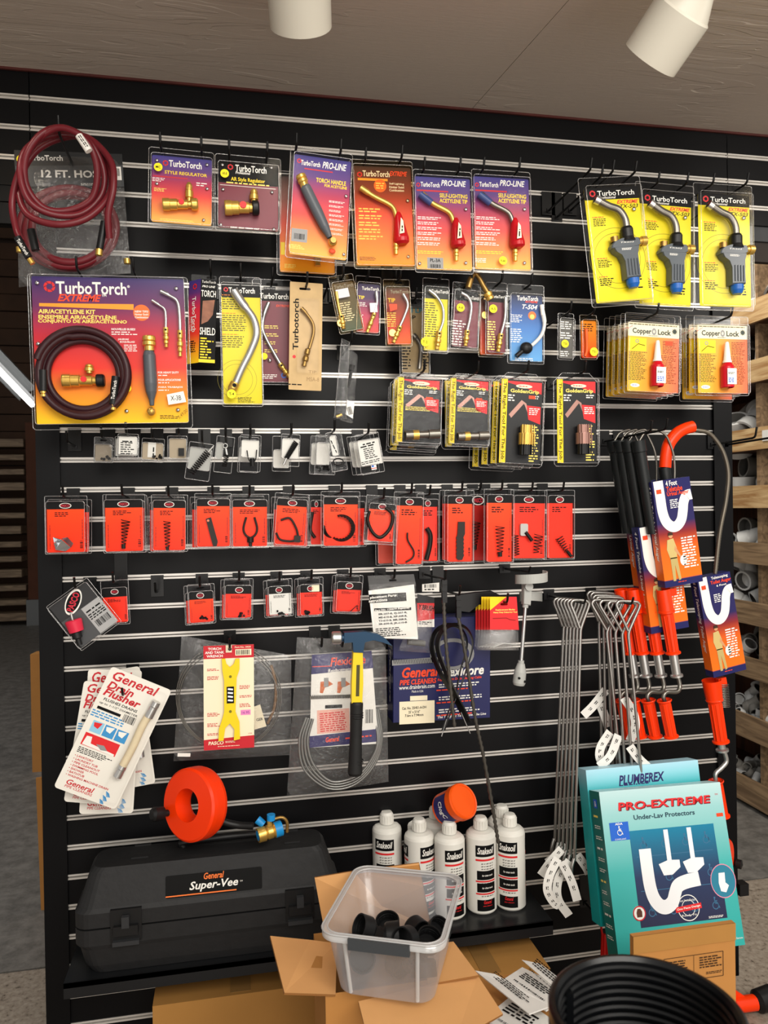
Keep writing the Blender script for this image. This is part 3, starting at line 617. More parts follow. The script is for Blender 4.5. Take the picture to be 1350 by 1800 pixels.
for i, (dx, lab) in enumerate(((0, 'purple blister card, red torch tip and grey part number sticker'), (103, 'purple blister card, red torch tip and round yellow sticker, beside empty hooks'))):
    def art(T, C, F):
        ringlogo(C, F.L(735+dx, 325), 3.5*F.s, .0014); ptext(C, F, 'TurboTorch', 756+dx, 325, 33, 8, WHITE); ptext(C, F, 'PRO-LINE', 797+dx, 323, 44, 10, WHITE, .25, .02); C.rect(F.L(760+dx, 336), 55*F.s, 2.5*F.s, .0013, mat('crimson_print', '#c2242e'))
        ptext(C, F, 'SELF-LIGHTING', 797+dx, 345, 49, 7, YELLOW, 0, .02); ptext(C, F, 'ACETYLENE TIP', 797+dx, 354, 49, 7, YELLOW, 0, .02)
        for k in range(6): pgreek(C, F, 755+dx, 384+k*9, 42, 6, 2, WHITE)
        pgreek(C, F, 758+dx, 444, 48, 6, 2, YELLOW)
        if dx == 0: C.rect(F.L(765, 463), 28*F.s, 19*F.s, .0014, GREYT); ptext(C, F, 'PL-3A', 765, 458, 18, 6, BLACK, z=.0017); C.barcode(F.L(765, 468), 18*F.s, 6*F.s, .0017)
        else: pdot(C, F, 881, 461, 7, t='K.66'); pgreek(C, F, 848, 458, 26, 8, 3, WHITE)
    T = pack('torch_tip_pack', lab, 'blister pack', [(729+dx, 300), (832+dx, 301), (829+dx, 480), (727+dx, 480)], (.02, .07, .97, .97), -.245, TTG, art, (742+dx, 308), [(742+dx, 308), (804+dx, 308)], .012, None, hooklen=.27, what=('the grey sticker tip card', 'the purple tip card beside empty hooks')[i])
    redtip(T, T.F, [(739+dx, 345), (759+dx, 362), (786+dx, 377), (795+dx, 394)], ((797+dx, 388), (803+dx, 440)), 20, 28, (799+dx, 451, 9, 20), BRASS if dx == 0 else DSTEEL)
    q = MB(); q.tube([T.F.P(736+dx, 345, .014), T.F.P(756+dx, 361, .014)], 6*T.F.s, mat('blue_cap', '#3b4a7c', .25), 14); T.part('tip_cap', q); rivets(T, T.F, [(818+dx, 369), (818+dx, 463)]+([(737, 464)] if dx == 0 else []))
# --- TX-503 hand torches
def tx(quad, Y, slots, label, what):
    F0 = None
    def art(T, C, F):
        U = F.U; hd = F.ch*.105; C.prism(rrect(F.cw, hd, .001, 1, (F.cl+F.cr)/2, F.ct-hd/2), .0011, .0013, BLACK)
        p = lambda u, v: U(u, v); W_, H_ = F.cw, F.ch
        ringlogo(C, U(.15, .05), .055*W_, .0016); C.text('TurboTorch', U(.58, .05), W_*.68, H_*.045, .0016, WHITE, 0, .012); C.text('Professional', U(.42, .087), W_*.3, H_*.022, .0016, WHITE, .2, .01)
        C.text('EXTREME', U(.78, .13), W_*.4, H_*.032, .0014, RED, .35, .03); C.text('TX-503', U(.8, .17), W_*.34, H_*.034, .0014, BLACK, .3, .01)
        for v, n in ((.3, 5), (.66, 5), (.82, 4)):
            C.greek(U(.22, v-.045), W_*.24, H_*.014, 1, .0014, RED); C.greek(U(.24, v), W_*.26, H_*.07, n, .0014, BLACK)
        C.greek(U(.82, .84), W_*.2, H_*.12, 5, .0014, BLACK, rag=.5)
        for q_ in range(2): C.ring(U(.48, .62), W_*(.42+.09*q_), W_*(.427+.09*q_), .00135, mat('olive_line', '#7a7210'), 40)
    T = pack('hand_torch_pack', label, 'blister pack', quad, (.07, .08, .95, .97), Y, YCARD, art, slots[0], slots, .016, None, hooklen=-Y+.03, what=what)
    F = T.F; U = F.U; W_, H_ = F.cw, F.ch; s = W_/92
    def V(u, v, z=.02): x, y = U(u, v); return (x, y, z)
    b = MB(); b.tube(bez([V(.12, .12), V(.34, .185), V(.52, .225), V(.62, .31), V(.63, .42)], 8), 6*s, DSTEEL, 14); b.lathe([(6.6*s, 0), (6.6*s, 8*s)], STEEL, V(.12, .12), Vector(V(.34, .185))-Vector(V(.12, .12)), 16); T.part('burner_tube', b)
    b = MB(); b.lathe([(8*s, 0), (10*s, 4*s), (10*s, 16*s), (12*s, 22*s)], BLK, V(.63, .375), (0, -1, 0), 12); T.part('collar', b)
    GT = mat('grey_torch_body', '#4e545a', .3)
    b = MB(); b.prism([(U(a, c)[0], U(a, c)[1]) for a, c in ((.3, .535), (.36, .5), (.5, .475), (.8, .475), (.83, .5), (.83, .535), (.78, .55), (.3, .56))], .008, .03, GT, .003)
    b.prism([(U(a, c)[0], U(a, c)[1]) for a, c in ((.32, .55), (.8, .545), (.76, .62), (.77, .82), (.5, .83), (.5, .68), (.45, .62), (.36, .59))], .006, .032, GT, .004)
    for k in range(4): b.box(V(.555+.055*k, .73, .033), (.008*W_*1.6, H_*.14, .003), GT)
    T.part('torch_body', b)
    b = MB(); b.text('TX503', U(.58, .515), W_*.24, H_*.012, .0303, WHITE, .2); b.greek(U(.56, .575), W_*.2, H_*.02, 3, .0323, WHITE); T.part('body_print', b)
    b = MB(); b.lathe([(0, 0), (6*s, 0), (6*s, 5*s), (7.5*s, 5*s), (7.5*s, 13*s), (0, 13*s)], BRASS, V(.82, .505), (1, 0, 0), 14); T.part('brass_knob', b); b = MB(); b.lathe([(0, 0), (6*s, 0), (6*s, 8*s), (0, 8*s)], DBRASS, V(.39, .5), (0, 1, 0), 14); T.part('brass_screw', b)
    b = MB(); b.lathe([(10*s, 0), (10*s, 8*s), (7*s, 14*s), (0, 14*s)], mat('blue_cap_plastic', '#1c5aa8', .35), V(.64, .825), (0, -1, 0), 18); T.part('blue_inlet_cap', b); rivets(T, F, []) if 0 else None
    r = MB(); r.ball(V(.87, .205, .005), 3.4*s, SILVER, 10, (1, 1, .6)); T.part('rivet', r); return T
tx([(1024, 319), (1131, 304), (1140, 529), (1034, 545)], -.25, [(1049, 321), (1107, 315)], 'tilted yellow card with black hand torch, leftmost of the three', 'the tilted yellow hand torch card')
tx([(1121, 321), (1222, 326), (1216, 545), (1112, 542)], -.225, [(1147, 333), (1197, 334)], 'yellow card with black hand torch, middle of the three', 'the middle yellow hand torch card')
tx([(1222, 324), (1323, 325), (1323, 547), (1219, 544)], -.235, [(1242, 335), (1301, 334)], 'yellow card with black hand torch, rightmost of the three', 'the rightmost yellow hand torch card')
# empty hooks beside
for px, py, L, w_ in ((963, 372, .27, 'long and empty between the torch tip cards and hand torches, left one'), (1001, 372, .26, 'long and empty between the torch tip cards and hand torches, right one')):
    p = at(px, py, 0); hook(p.x, p.z, L, w_, tip=.02, wide=.04)
# --- big kit
def art(T, C, F):
    ringlogo(C, F.L(87, 504), 10*F.s, .0014); ptext(C, F, 'TurboTorch', 161, 507, 123, 23, WHITE, 0, .02); ptext(C, F, 'EXTREME', 140, 524, 76, 13, ORED, .35, .03); ptext(C, F, 'TM', 183, 520, 8, 4, WHITE); ptext(C, F, '®', 226, 504, 5, 5, WHITE)
    ST_ = mat('amber_stripe', '#f49a28'); C.add([F.P(69, 533, .0014), F.P(69, 538.5, .0014), F.P(235, 545, .0014), F.P(235, 535, .0014)], [(0, 1, 2, 3)], ST_); C.prism(circ(15*F.s, 28, *F.L(249, 550)), .0011, .0014, mat('amber_print2', '#e86a20'))
    for i, s_ in enumerate(('NEW TIPS!', 'Hotter Swirl', 'Combustion')): ptext(C, F, s_, 249, 548+5*i, 24, 4, WHITE, z=.0018)
    ptext(C, F, 'AIR/ACETYLENE KIT', 118, 548, 98, 8, LTYEL, 0, .03); ptext(C, F, 'ENSEMBLE AIR/ACÉTYLÈNE', 137, 557, 135, 9, LTYEL, 0, .03); ptext(C, F, 'CONJUNTO DE AIRE/ACETILENO', 146, 566, 154, 8, LTYEL, 0, .03)
    ptext(C, F, 'NOUVELLES BUSES!', 217, 579, 42, 4, WHITE, 0, .03); pgreek(C, F, 219, 586, 46, 8, 2, WHITE); ptext(C, F, '¡NUEVAS', 217, 597, 19, 4, WHITE, 0, .03); ptext(C, F, 'BOQUILLAS!', 224, 601.5, 26, 4, WHITE, 0, .03); pgreek(C, F, 232, 612, 28, 14, 4, WHITE)
    for i, s_ in enumerate(('FOR HEAVY DUTY', 'POUR APPLICATIONS', 'PARA TRABAJOS')): ptext(C, F, s_, 296+2*i, 655+13*i, 38+3*i, 4, WHITE, 0, .03); pgreek(C, F, 288, 660+13*i, 20, 4, 1, WHITE)
    C.prism([F.L(x, y) for x, y in ((294, 695), (323, 689), (328, 708), (297, 713))], .0135, .0139, WHITE); ptext(C, F, 'X-3B', 310, 701, 19, 9, BLACK, 0, 0, .0142, 3)
    pgreek(C, F, 298, 733, 34, 8, 3, BLACK); ptext(C, F, '3,49.00', 322, 729, 22, 7, BLACK, .3, -.01, .0142, 42)
T = pack('torch_kit_pack', 'large purple to yellow kit card with coiled hose, handle, regulator and two tips', 'blister pack', [(48, 484), (331, 485), (337, 753), (58, 755)], (.025, .015, .975, .965), -.17, TTK, art, (127, 489), [(127, 477), (237, 485)], .013, None, hooklen=None, rad=.008)
F = T.F; s = F.s; p = F.world(138, 483)
for (px, py), sd in (((139, 483), 'left one of the pair'), ((237, 485), 'right one of the pair')):
    p = F.world(px, py); hook(p.x, p.z+.003, .2, 'carrying the large air acetylene kit', sd)
HOSE = mat('maroon_hose', '#4a161c', .45, 0, .12, 20); HOSEK = mat('dark_hose', '#33161b', .4, 0, .12, 20)
b = MB(); c0 = F.P(149, 661, 0)
pts = []
for i in range(3*48+8):
    a = 2*math.pi*i/48; k = a/(2*math.pi); R = (80-6*abs((k % 2)-1)*1.2-(4 if k > 1 and k < 2 else 0))*s; pts.append((c0[0]+R*math.cos(a+1.9)*1.0, c0[1]+R*math.sin(a+1.9), .012+.007*k*1.1))
b.tube(pts, 6.6*s, HOSEK, 10)
for R, z in ((71, .013), (62, .014)): b.tube([(c0[0]+R*s*math.cos(2*math.pi*i/48), c0[1]+R*s*math.sin(2*math.pi*i/48), z) for i in range(48)], 6.4*s, HOSEK, 10, closed=True)
T.part('coiled_hose', b)
for (a, e, nm) in (((82, 655), (82, 691), 0), ((207, 666), (202, 714), 1)):
    q = MB(); q.cyl(F.P(*a, .033), F.P(*e, .033), 7*s, BLK, n=16); o = T.part('hose_sleeve', q)
    if nm: q2 = MB(); q2.text('TurboTorch', F.L(205, 690), 34*s, 6*s, .033+7.3*s, WHITE, 0, .01, 80); T.part('sleeve_print', q2, o)
    q = MB(); q.lathe([(5*s, 0), (5.5*s, 1*s), (5.5*s, 4*s), (4.5*s, 5*s), (5.5*s, 6*s), (5.5*s, 10*s), (0, 10*s)], BRASS, F.P(*e, .033), (0, -1, 0), 8); T.part('hose_nut', q)
pdot(C := MB(), F, 225, 684, 7.3, z=.0145); T.part('round_sticker', C)
regulator(T, F, 149, 671, 74, 24, (159, 650, 18, 16), end=BLK)
b = MB(); b.lathe([(0, 0), (11*s, 0), (12*s, 2*s), (12*s, 8*s), (10*s, 9*s), (12*s, 11*s), (12*s, 17*s), (9*s, 19*s), (9*s, 27*s)], BRASS, F.P(263, 594, .018), (0, -1, 0), 20); T.part('brass_collar', b)
b = MB(); b.lathe([(9*s, 0), (11.5*s, 8*s), (12*s, 60*s), (10*s, 75*s), (5*s, 90*s), (4*s, 100*s)], GREYP, F.P(263, 620, .018), (.02, -1, 0), 8); T.part('handle_grip', b)
b = MB(); b.ball(F.P(267, 725, .018), 8.5*s, BRASS, 14); T.part('valve_knob', b)
tip(T, F, [(268, 530), (280, 538), (290, 546), (292, 560), (292, 578)], 2.4, brass=((292, 577), (293, 612), 5)); tip(T, F, [(283, 514), (297, 521), (312, 532), (316, 555), (317, 583)], 3, brass=((317, 582), (317, 628), 5))
rivets(T, F, [(66, 498), (310, 508), (68, 605), (223, 723), (313, 721)], 4)
# ================================================================ loose hose coil and hose bag, top left
F = Frame([(30, 268), (214, 275), (224, 478), (36, 500)], -.10)
T = Thing('hose_pack', 'bagged maroon hose with black 12 ft header card, behind the loose hose coil', 'hose pack', F.M); s = F.s
hc = MB(); KC = mat('charcoal_card', '#17181a', .4); KG = mat('grey_card', '#3c3e40', .4)
hc.prism([F.L(x, y) for x, y in ((26, 266), (215, 273), (219, 330), (30, 330))], .006, .0068, KG); hc.prism([F.L(x, y) for x, y in ((26, 266), (215, 273), (216, 292), (27, 294))], .0068, .007, KC)
hc.prism(circ(7.5*s, 20, *F.L(38, 282)), .0071, .0073, DOT); hc.text('TurboTorch', F.L(79, 280), 64*s, 10*s, .0073, WHITE, 0, .02); hc.text('12 FT. HOSE', F.L(129, 308), 110*s, 14*s, .0071, WHITE, 0, .03)
hc.rect(F.L(208, 307), 12*s, 25*s, .0071, WHITE); hc.barcode(F.L(208, 305), 8*s, 14*s, .0073); hc.greek(F.L(158, 326), 30*s, 5*s, 2, .0071, WHITE); hc.greek(F.L(80, 326), 30*s, 5*s, 2, .0071, GREYT)
T.part('header_card', hc)
MH = mat('maroon_hose_light', '#6c1e26', .35, 0, .12, 20)
b = MB()
for k, (cx, cy, rx, ry) in enumerate(((122, 405, 84, 70), (124, 412, 74, 62), (128, 408, 66, 60))):
    b.tube([F.P(cx+rx*math.cos(a/40*2*math.pi), cy+ry*math.sin(a/40*2*math.pi), .014+.008*k) for a in range(40)], 7*s, MH, 10, closed=True)
T.part('bagged_hose', b)
T.part('hose_sleeve', MB().cyl(F.P(62, 414, .04), F.P(70, 450, .04), 7*s, BLK))
for x, y in ((40, 442), (226, 462)): T.part('hose_nut', MB().lathe([(0, 0), (6*s, 0), (6*s, 9*s), (0, 9*s)], BRASS, F.P(x, y, .03), (0, -1, 0), 8))
def bag(T, F, P, z, mt=BAG, name='poly_bag', n=14, amp=.004, back=True, dz=0):
    """thin clear bag: rippled sheet bounded by the outline P (photo points)"""
    Q = [F.L(*p) for p in P]; b = MB(); rnd = random.Random(len(P)*7+int(P[0][0]))
    def at_(u, v):
        m_ = len(Q)
        if m_ == 4: q = [Vector(x) for x in Q]; return (q[0].lerp(q[1], u)).lerp(q[3].lerp(q[2], u), v)
    for side in ((0, z) if back else (z,)):
        vs = []
        for j in range(n+1):
            for i in range(n+1):
                p = at_(i/n, j/n); e_ = 0 if i in (0, n) or j in (0, n) else 1
                vs.append((p.x, p.y, dz+(side*(1-abs(2*i/n-1)**4)*(1-abs(2*j/n-1)**4) if side else 0)+e_*rnd.uniform(0, amp)))
        b.add(vs, [(j*(n+1)+i, j*(n+1)+i+1, (j+1)*(n+1)+i+1, (j+1)*(n+1)+i) for j in range(n) for i in range(n)], mt, True)
    return T.part(name, b)
bag(T, F, [(28, 270), (214, 275), (230, 480), (33, 505)], .045)
F = Frame([(30, 250), (210, 250), (210, 465), (30, 465)], -.185); s = F.s
T = Thing('hose_coil', 'loose bright maroon hose coiled in front of the bagged hose', 'hose', F.M)
MH2 = mat('maroon_hose_bright', '#641a22', .34, 0, .1, 20)
b = MB(); pts = []
path = [(196, 428), (196, 390), (206, 345), (200, 300), (160, 256), (115, 250), (70, 268), (44, 310), (42, 355), (62, 395), (110, 412), (160, 400), (195, 360), (199, 318), (180, 274), (140, 250), (95, 255), (58, 285), (50, 330), (66, 375), (105, 392), (150, 385), (182, 350), (186, 310), (165, 268), (125, 250), (88, 262), (60, 300), (58, 345), (85, 378), (125, 380), (165, 362), (178, 325), (172, 290), (150, 265), (112, 254), (70, 278), (42, 325), (30, 370), (38, 415), (50, 440)]
N_ = len(path); zz = [.012+.022*(1+math.sin(i*.78)) + .03*(i/N_) for i in range(N_)]
b.tube(bez([F.P(x, y, zz[i]) for i, (x, y) in enumerate(path)], 7), 6.2*s, MH2, 10); T.part('coiled_hose', b)
b = MB(); b.cyl(F.P(187, 398, .03), F.P(179, 445, .03), 6.4*s, BLK); T.part('hose_sleeve', b); b = MB(); b.cyl(F.P(47, 438, .078), F.P(66, 472, .078), 6.6*s, BLK); o = T.part('hose_sleeve', b)
q = MB(); q.text('TurboTorch', F.L(57, 456), 30*s, 6*s, .078+6.8*s, WHITE, 0, .01, -60); T.part('sleeve_print', q, o)
b = MB(); b.lathe([(0, 0), (6.5*s, 0), (6.5*s, 11*s), (0, 11*s)], BRASS, F.P(178, 446, .03), (-.1, -1, 0), 8); T.part('hose_nut', b); b = MB(); b.lathe([(0, 0), (5*s, 0), (5*s, 10*s), (0, 10*s)], BRASS, F.P(67, 474, .078), (.6, -1, 0), 8); T.part('hose_nut', b)
b = MB(); b.cyl(F.P(151, 269, .085), F.P(168, 295, .085), 6.6*s, WHITE); b.greek(F.L(160, 282), 26*s, 6*s, 2, .085+6.8*s, BLACK, -57); T.part('white_tag_sleeve', b)
p = F.world(116, 256); hook(p.x, p.z-.012, .26, 'carrying the loose hose coil', tip=.03)
# ================================================================ second row
# torch shield box
F = Frame([(334, 496), (384, 498), (376, 643), (327, 640)], -.15); s = F.s
T = Thing('torch_shield_box', 'narrow black, red and yellow torch shield box right of the large kit', 'box', F.M)
SPG = gradmat('shield_spine_gradient', [(0, '#f2c81c'), (.14, '#f2a01c'), (.35, '#e23a28'), (.65, '#d02a40'), (.85, '#5a3070'), (1, '#3a2f78')])
hw, hh = F.w/2, F.h/2; xs = -hw+F.w*.43; zf = .03
b = MB(); b.add([(-hw, -hh, 0), (xs, -hh, zf), (xs, hh, zf), (-hw, hh, 0)], [(0, 1, 2, 3)], SPG); b.v[:] = b.v; T.part('spine_panel', b)
b = MB(); b.prism([(xs, -hh), (hw, -hh), (hw, hh), (xs, hh)], 0, zf, BLACK); b.add([(-hw, -hh, 0), (xs, -hh, zf), (xs, -hh, 0)], [(0, 1, 2)], BLACK); b.add([(-hw, hh, 0), (xs, hh, zf), (xs, hh, 0)], [(0, 1, 2)], BLACK)
z = zf+.0004; fx = (xs+hw)/2
def fy(v): return hh-v*2*hh
b.text('TurboTorch', (fx, fy(.03)), (hw-xs)*.85, .006, z, WHITE); b.text('PRO LINE', (fx, fy(.085)), (hw-xs)*.8, .005, z, WHITE, .2, .02); b.text('TORCH', (fx, fy(.17)), (hw-xs)*.9, .016, z, WHITE, 0, .01); b.text('SHIELD', (fx, fy(.62)), (hw-xs)*.95, .018, z, WHITE, 0, .01)
b.prism([(xs+.004, fy(.54)), (xs+.006, fy(.26)), (hw-.004, fy(.24)), (hw-.008, fy(.42)), (fx, fy(.5))], z-.0003, z, mat('hand_photo', '#8a5a44', .5, 0, .6, 60)); b.greek((fx, fy(.82)), (hw-xs)*.85, 2*hh*.26, 8, z, YELLOW, rag=.5)
b.rect((fx, fy(.975)), hw-xs, 2*hh*.04, z+.0001, YELLOW); T.part('front_panel', b)
b = MB(Matrix.Translation(((-hw+xs)/2, 0, zf/2+.0012))@Matrix.Rotation(-math.atan2(zf, xs+hw), 4, 'Y')); b.text('TurboTorch', (0, .018), .085, (xs+hw)*.45, .0002, WHITE, 0, .01, -88); ringlogo(b, (0.001, .085), .007, .0003, RED); b.text('PRO LINE', (-.008, -.005), .035, .006, .0002, WHITE, .2, .02, -88); b.greek((0, -.06), .02, .03, 6, .0002, BLACK); T.part('spine_print', b)
h_ = MB(); h_.plate(rrect(F.w*.9, .016, .003, 3, .002, hh+.007), slot_pts(F, 371, 491, .02, .006), .012, .0125, CLEAR); T.part('hang_tab', h_)
p = F.world(371, 491); hook(p.x, p.z+.003, .2, 'carrying the torch shield box')
# yellow T-4 pack
def art(T, C, F):
    hd = F.ch*.1; C.prism(rrect(F.cw, hd, .001, 1, (F.cl+F.cr)/2, F.ct-hd/2), .0011, .0013, BLACK)
    ringlogo(C, F.L(397, 509), 4*F.s, .0016); ptext(C, F, 'TurboTorch', 425, 511, 46, 10, WHITE, z=.0016)
    for y, h, n in ((533, 24, 6), (568, 30, 8), (601, 22, 6)): pgreek(C, F, 412, y, 42, h, n, mat('olive_ink', '#57500c')); pgreek(C, F, 405, y-h/2-2, 30, 3, 1, mat('orange_ink', '#d8781c'))
    for q_ in range(2): C.ring(F.L(417, 667), (27+7*q_)*F.s, (27.5+7*q_)*F.s, .00135, mat('olive_line', '#7a7210'), 36)
    pgreek(C, F, 433, 703, 30, 10, 4, BLACK)
T = pack('torch_tube_pack', 'tall yellow card with a thick bent steel burner tube, beside the torch shield box', 'blister pack', [(385, 486), (459, 488), (463, 715), (391, 714)], (.04, .065, .97, .985), -.175, YCARD, art, (423, 493), depth=.02, hooklen=.205, what='the tall yellow burner tube card')
F = T.F; tip(T, F, [(411, 514), (425, 535), (445, 562), (450, 590), (440, 620), (425, 650), (413, 678)], 6.5, STEEL, .014)
b = MB(); b.lathe([(6.5*F.s, 0), (8.5*F.s, 1*F.s), (8.5*F.s, 12*F.s), (6*F.s, 18*F.s), (5*F.s, 26*F.s), (0, 26*F.s)], BRASS, F.P(414, 674, .014), Vector(F.P(405, 692, 0))-Vector(F.P(414, 674, 0)), 16); b.cyl(F.P(412, 680, .02), F.P(412, 680, .014+9*F.s), 3.5*F.s, BLACK); T.part('brass_end', b); C = MB(); pdot(C, F, 407, 695, 8, z=.024, t='T-4'); T.part('round_sticker', C)
# maroon pack behind it
def art(T, C, F):
    hd = F.ch*.12; C.prism(rrect(F.cw, hd, .001, 1, (F.cl+F.cr)/2, F.ct-hd/2), .0011, .0013, BLACK); ptext(C, F, 'TurboTorch', 482, 521, 50, 10, WHITE, z=.0016); ptext(C, F, 'EXTREME', 497, 538, 24, 4, ORED, .3, z=.0016)
    for i in range(4): pgreek(C, F, 478, 575+i*14, 26, 7, 2, LTYEL)
    pgreek(C, F, 475, 662, 28, 9, 3, WHITE); C.ring(F.L(499, 660), 3*F.s, 5*F.s, .0014, BLUE)
T = pack('torch_tip_pack', 'maroon card with a long curved steel tip, between the tall yellow and beige cards', 'blister pack', [(444, 490), (512, 493), (516, 676), (446, 676)], (.05, .1, .97, .98), -.12, MAR, art, (478, 500), depth=.012, hooklen=.155, what='the maroon curved tip card')
tip(T, T.F, [(472, 534), (464, 555), (461, 578), (467, 596), (480, 620), (492, 641)], 3, brass=((491, 640), (512, 669), 5)); C = MB(); pdot(C, T.F, 464, 628, 6); T.part('round_sticker', C); rivets(T, T.F, [(474, 634)], 4)
# beige card
BEIGE = mat('aged_beige_card', '#c9ab7c', .75, 0, .25, 25)
F = Frame([(512, 495), (566, 499), (566, 687), (505, 685)], -.165); T = Thing('torch_tip_card', 'aged beige card with a small bronze torch tip and vertical black print', 'blister pack', F.M); s = F.s
b = MB(); b.plate(rrect(F.w, F.h, .002, 2), slot_pts(F, 536, 508, .028, .006), 0, .0008, BEIGE); b.text('Turbotorch', F.L(520, 570), 90*s, 10*s, .0011, BLACK, 0, .02, 90); b.text('TIP', F.L(549, 654), 14*s, 5*s, .0011, mat('tan_ink', '#9a7a4c')); b.text('MSA-8', F.L(550, 667), 22*s, 7*s, .0011, mat('tan_ink', '#9a7a4c')); b.prism(circ(3*s, 14, *F.L(517, 627)), .0008, .0011, RED); b.greek(F.L(521, 676), 28*s, 4*s, 1, .0011, BLACK); T.part('printed_card', b)
tip(T, F, [(529, 543), (538, 553), (549, 570), (550, 588), (543, 614)], 3, DBRASS, .008); b = MB(); b.lathe([(3*s, 0), (5*s, 2*s), (5*s, 10*s), (3.5*s, 12*s), (5.5*s, 16*s), (5.5*s, 22*s), (4*s, 24*s), (4.5*s, 32*s), (0, 32*s)], DBRASS, F.P(541, 614, .009), Vector(F.P(533, 647, 0))-Vector(F.P(541, 614, 0)), 14); T.part('bronze_connector', b)
b = MB(); b.prism(rrect(38*s, 130*s, .006, 3, *F.L(541, 592)), .0009, .014, CLEAR); T.part('skin_film', b)
p = F.world(538, 508); hook(p.x, p.z+.002, .2, 'carrying the aged beige tip card')
# small tip packs: generic
def small(label, what, quad, cmat, Y, header, slot, texts, path, brassq, dot=None, tipm=STEEL, hl=True, extra=None, cf=(.06, .13, .95, .97), r=2.4, dotm=DOT, clear=None, greeks=()):
    def art(T, C, F):
        if header: hd = F.ch*.17; C.prism(rrect(F.cw, hd, .001, 1, (F.cl+F.cr)/2, F.ct-hd/2), .0011, .0013, header)
        for t in texts: ptext(C, F, *t, z=.0016)
        for q in greeks: pgreek(C, F, *q)
    T = pack('torch_tip_pack', label, 'blister pack', quad, cf, Y, cmat, art, slot, depth=.012, hooklen=(-Y+.03) if hl else None, what=what, rad=.004, clear=clear)
    if path: tip(T, T.F, path, r, tipm, brass=brassq)
    if dot: C = MB(); pdot(C, T.F, *dot[:3], m_=dotm, z=.0135, t=dot[3] if len(dot) > 3 else None); T.part('round_sticker', C)
    if extra: extra(T, T.F)
    return T
OLV = gradmat('olive_dark_card', [(0, '#3f5a58'), (.4, '#4a4c3c'), (1, '#5b4a26')]); PUR = gradmat('small_purple_card', [(0, '#d8483c'), (.35, '#b83a58'), (.7, '#4a2c54'), (1, '#2c2450')]); TIPR = gradmat('small_red_card', [(0, '#e8642a'), (.3, '#c8321e'), (.65, '#8a241c'), (1, '#4a2a20')])
AMB = clearmat('amber_clear', .006, .5, .93, .12, .0, 0, (1, .9, .7))
WLAB = mat('blank_white_label', '#dddbe0', .6)
def wl(x, y, w, h, rot=0): return lambda T, F: T.part('blank_label', MB().prism([(F.L(x, y)[0]+a*w*F.s/2*math.cos(rot)-c*h*F.s/2*math.sin(rot), F.L(x, y)[1]+a*w*F.s/2*math.sin(rot)+c*h*F.s/2*math.cos(rot)) for a, c in ((-1, -1), (1, -1), (1, 1), (-1, 1))], .0135, .0138, WLAB))
small('tilted olive card in yellowed shell with a blank white label', 'the tilted olive tip card', [(580, 488), (622, 479), (637, 580), (595, 590)], OLV, -.17, None, (601, 494, .02, .006), [('TurboTorch', 604, 503, 34, 6, GREYT)], [(590, 515), (594, 540), (598, 558)], ((598, 556), (603, 580), 5), (598, 570, 6.5, '12'), BRASS, extra=wl(601, 518, 22, 15, .03), dotm=BRASS, clear=AMB, greeks=[(610, 548, 24, 34, 9, WHITE)])
small('small purple tip card with a crooked blank label, beside the tilted olive card', 'the small purple tip card', [(625, 485), (669, 487), (668, 591), (624, 585)], PUR, -.165, None, (645, 493, .02, .006), [('TurboTorch', 651, 508, 30, 6, WHITE), ('TIP', 635, 523, 11, 6, YELLOW)], [(660, 515), (661, 535), (656, 553)], ((657, 552), (644, 586), 4), extra=wl(655, 543, 13, 16, .1), greeks=[(636, 535, 18, 8, 3, WHITE), (632, 560, 14, 16, 5, WHITE)])
small('small dark red tip card with a red sticker and brass tip', 'the dark red tip card', [(675, 493), (722, 490), (722, 609), (677, 609)], TIPR, -.17, None, (700, 497, .022, .006), [('TurboTorch', 702, 513, 32, 6, GREYT), ('TIP', 688, 528, 13, 7, YELLOW)], [(707, 519), (715, 537), (709, 558), (701, 576)], ((702, 575), (690, 604), 4.5), (688, 587, 6), clear=AMB, dotm=BRASS, extra=lambda T, F: T.part('red_sticker', MB().prism([F.L(x, y) for x, y in ((682, 537), (696, 537), (696, 546), (684, 550))], .0135, .0138, ORED)), greeks=[(690, 562, 20, 26, 7, LTYEL)])
TAN = mat('tan_lp_card', '#a8926c', .7, 0, .3, 30)
small('tan LP tip card with a dark bent tube, behind the yellow tip card', 'the tan tip card', [(702, 524), (754, 526), (756, 660), (702, 660)], TAN, -.09, None, (727, 533, .02, .005), [('l LP', 733, 546, 20, 8, mat('teal_ink', '#1d7f94')), ('ip', 726, 557, 9, 8, BLACK)], [(724, 590), (733, 600), (738, 615), (735, 650)], None, tipm=DSTEEL, r=4, greeks=[(714, 630, 18, 40, 8, BLACK), (748, 630, 10, 40, 8, BLACK)])
small('narrow yellow tip card with a steel tip and yellow sticker', 'the narrow yellow tip card', [(745, 490), (792, 490), (785, 622), (740, 619)], YCARD, -.18, mat('dark_olive_header', '#23241c'), (771, 496, .022, .006), [('TurboTorch', 773, 513, 30, 6, WHITE)], [(752, 512), (766, 524), (776, 542), (777, 565), (770, 587)], ((770, 584), (766, 616), 5), (745, 603, 7.5, 'T-2'), greeks=[(758, 562, 26, 60, 15, mat('olive_ink', '#57500c'))])
small('narrow maroon tip card with glare and a silver tip, right of the narrow yellow one', 'the maroon tip card with glare', [(798, 497), (848, 499), (837, 616), (789, 612)], MAR, -.175, BLACK, (823, 503, .022, .006), [('TurboTorch', 829, 524, 26, 6, WHITE)], [(809, 517), (820, 524), (826, 538), (824, 560), (819, 583)], ((819, 582), (816, 610), 4.5), (807, 543, 7, 'A-8'), greeks=[(806, 585, 24, 44, 10, WHITE)], clear=SHELL)
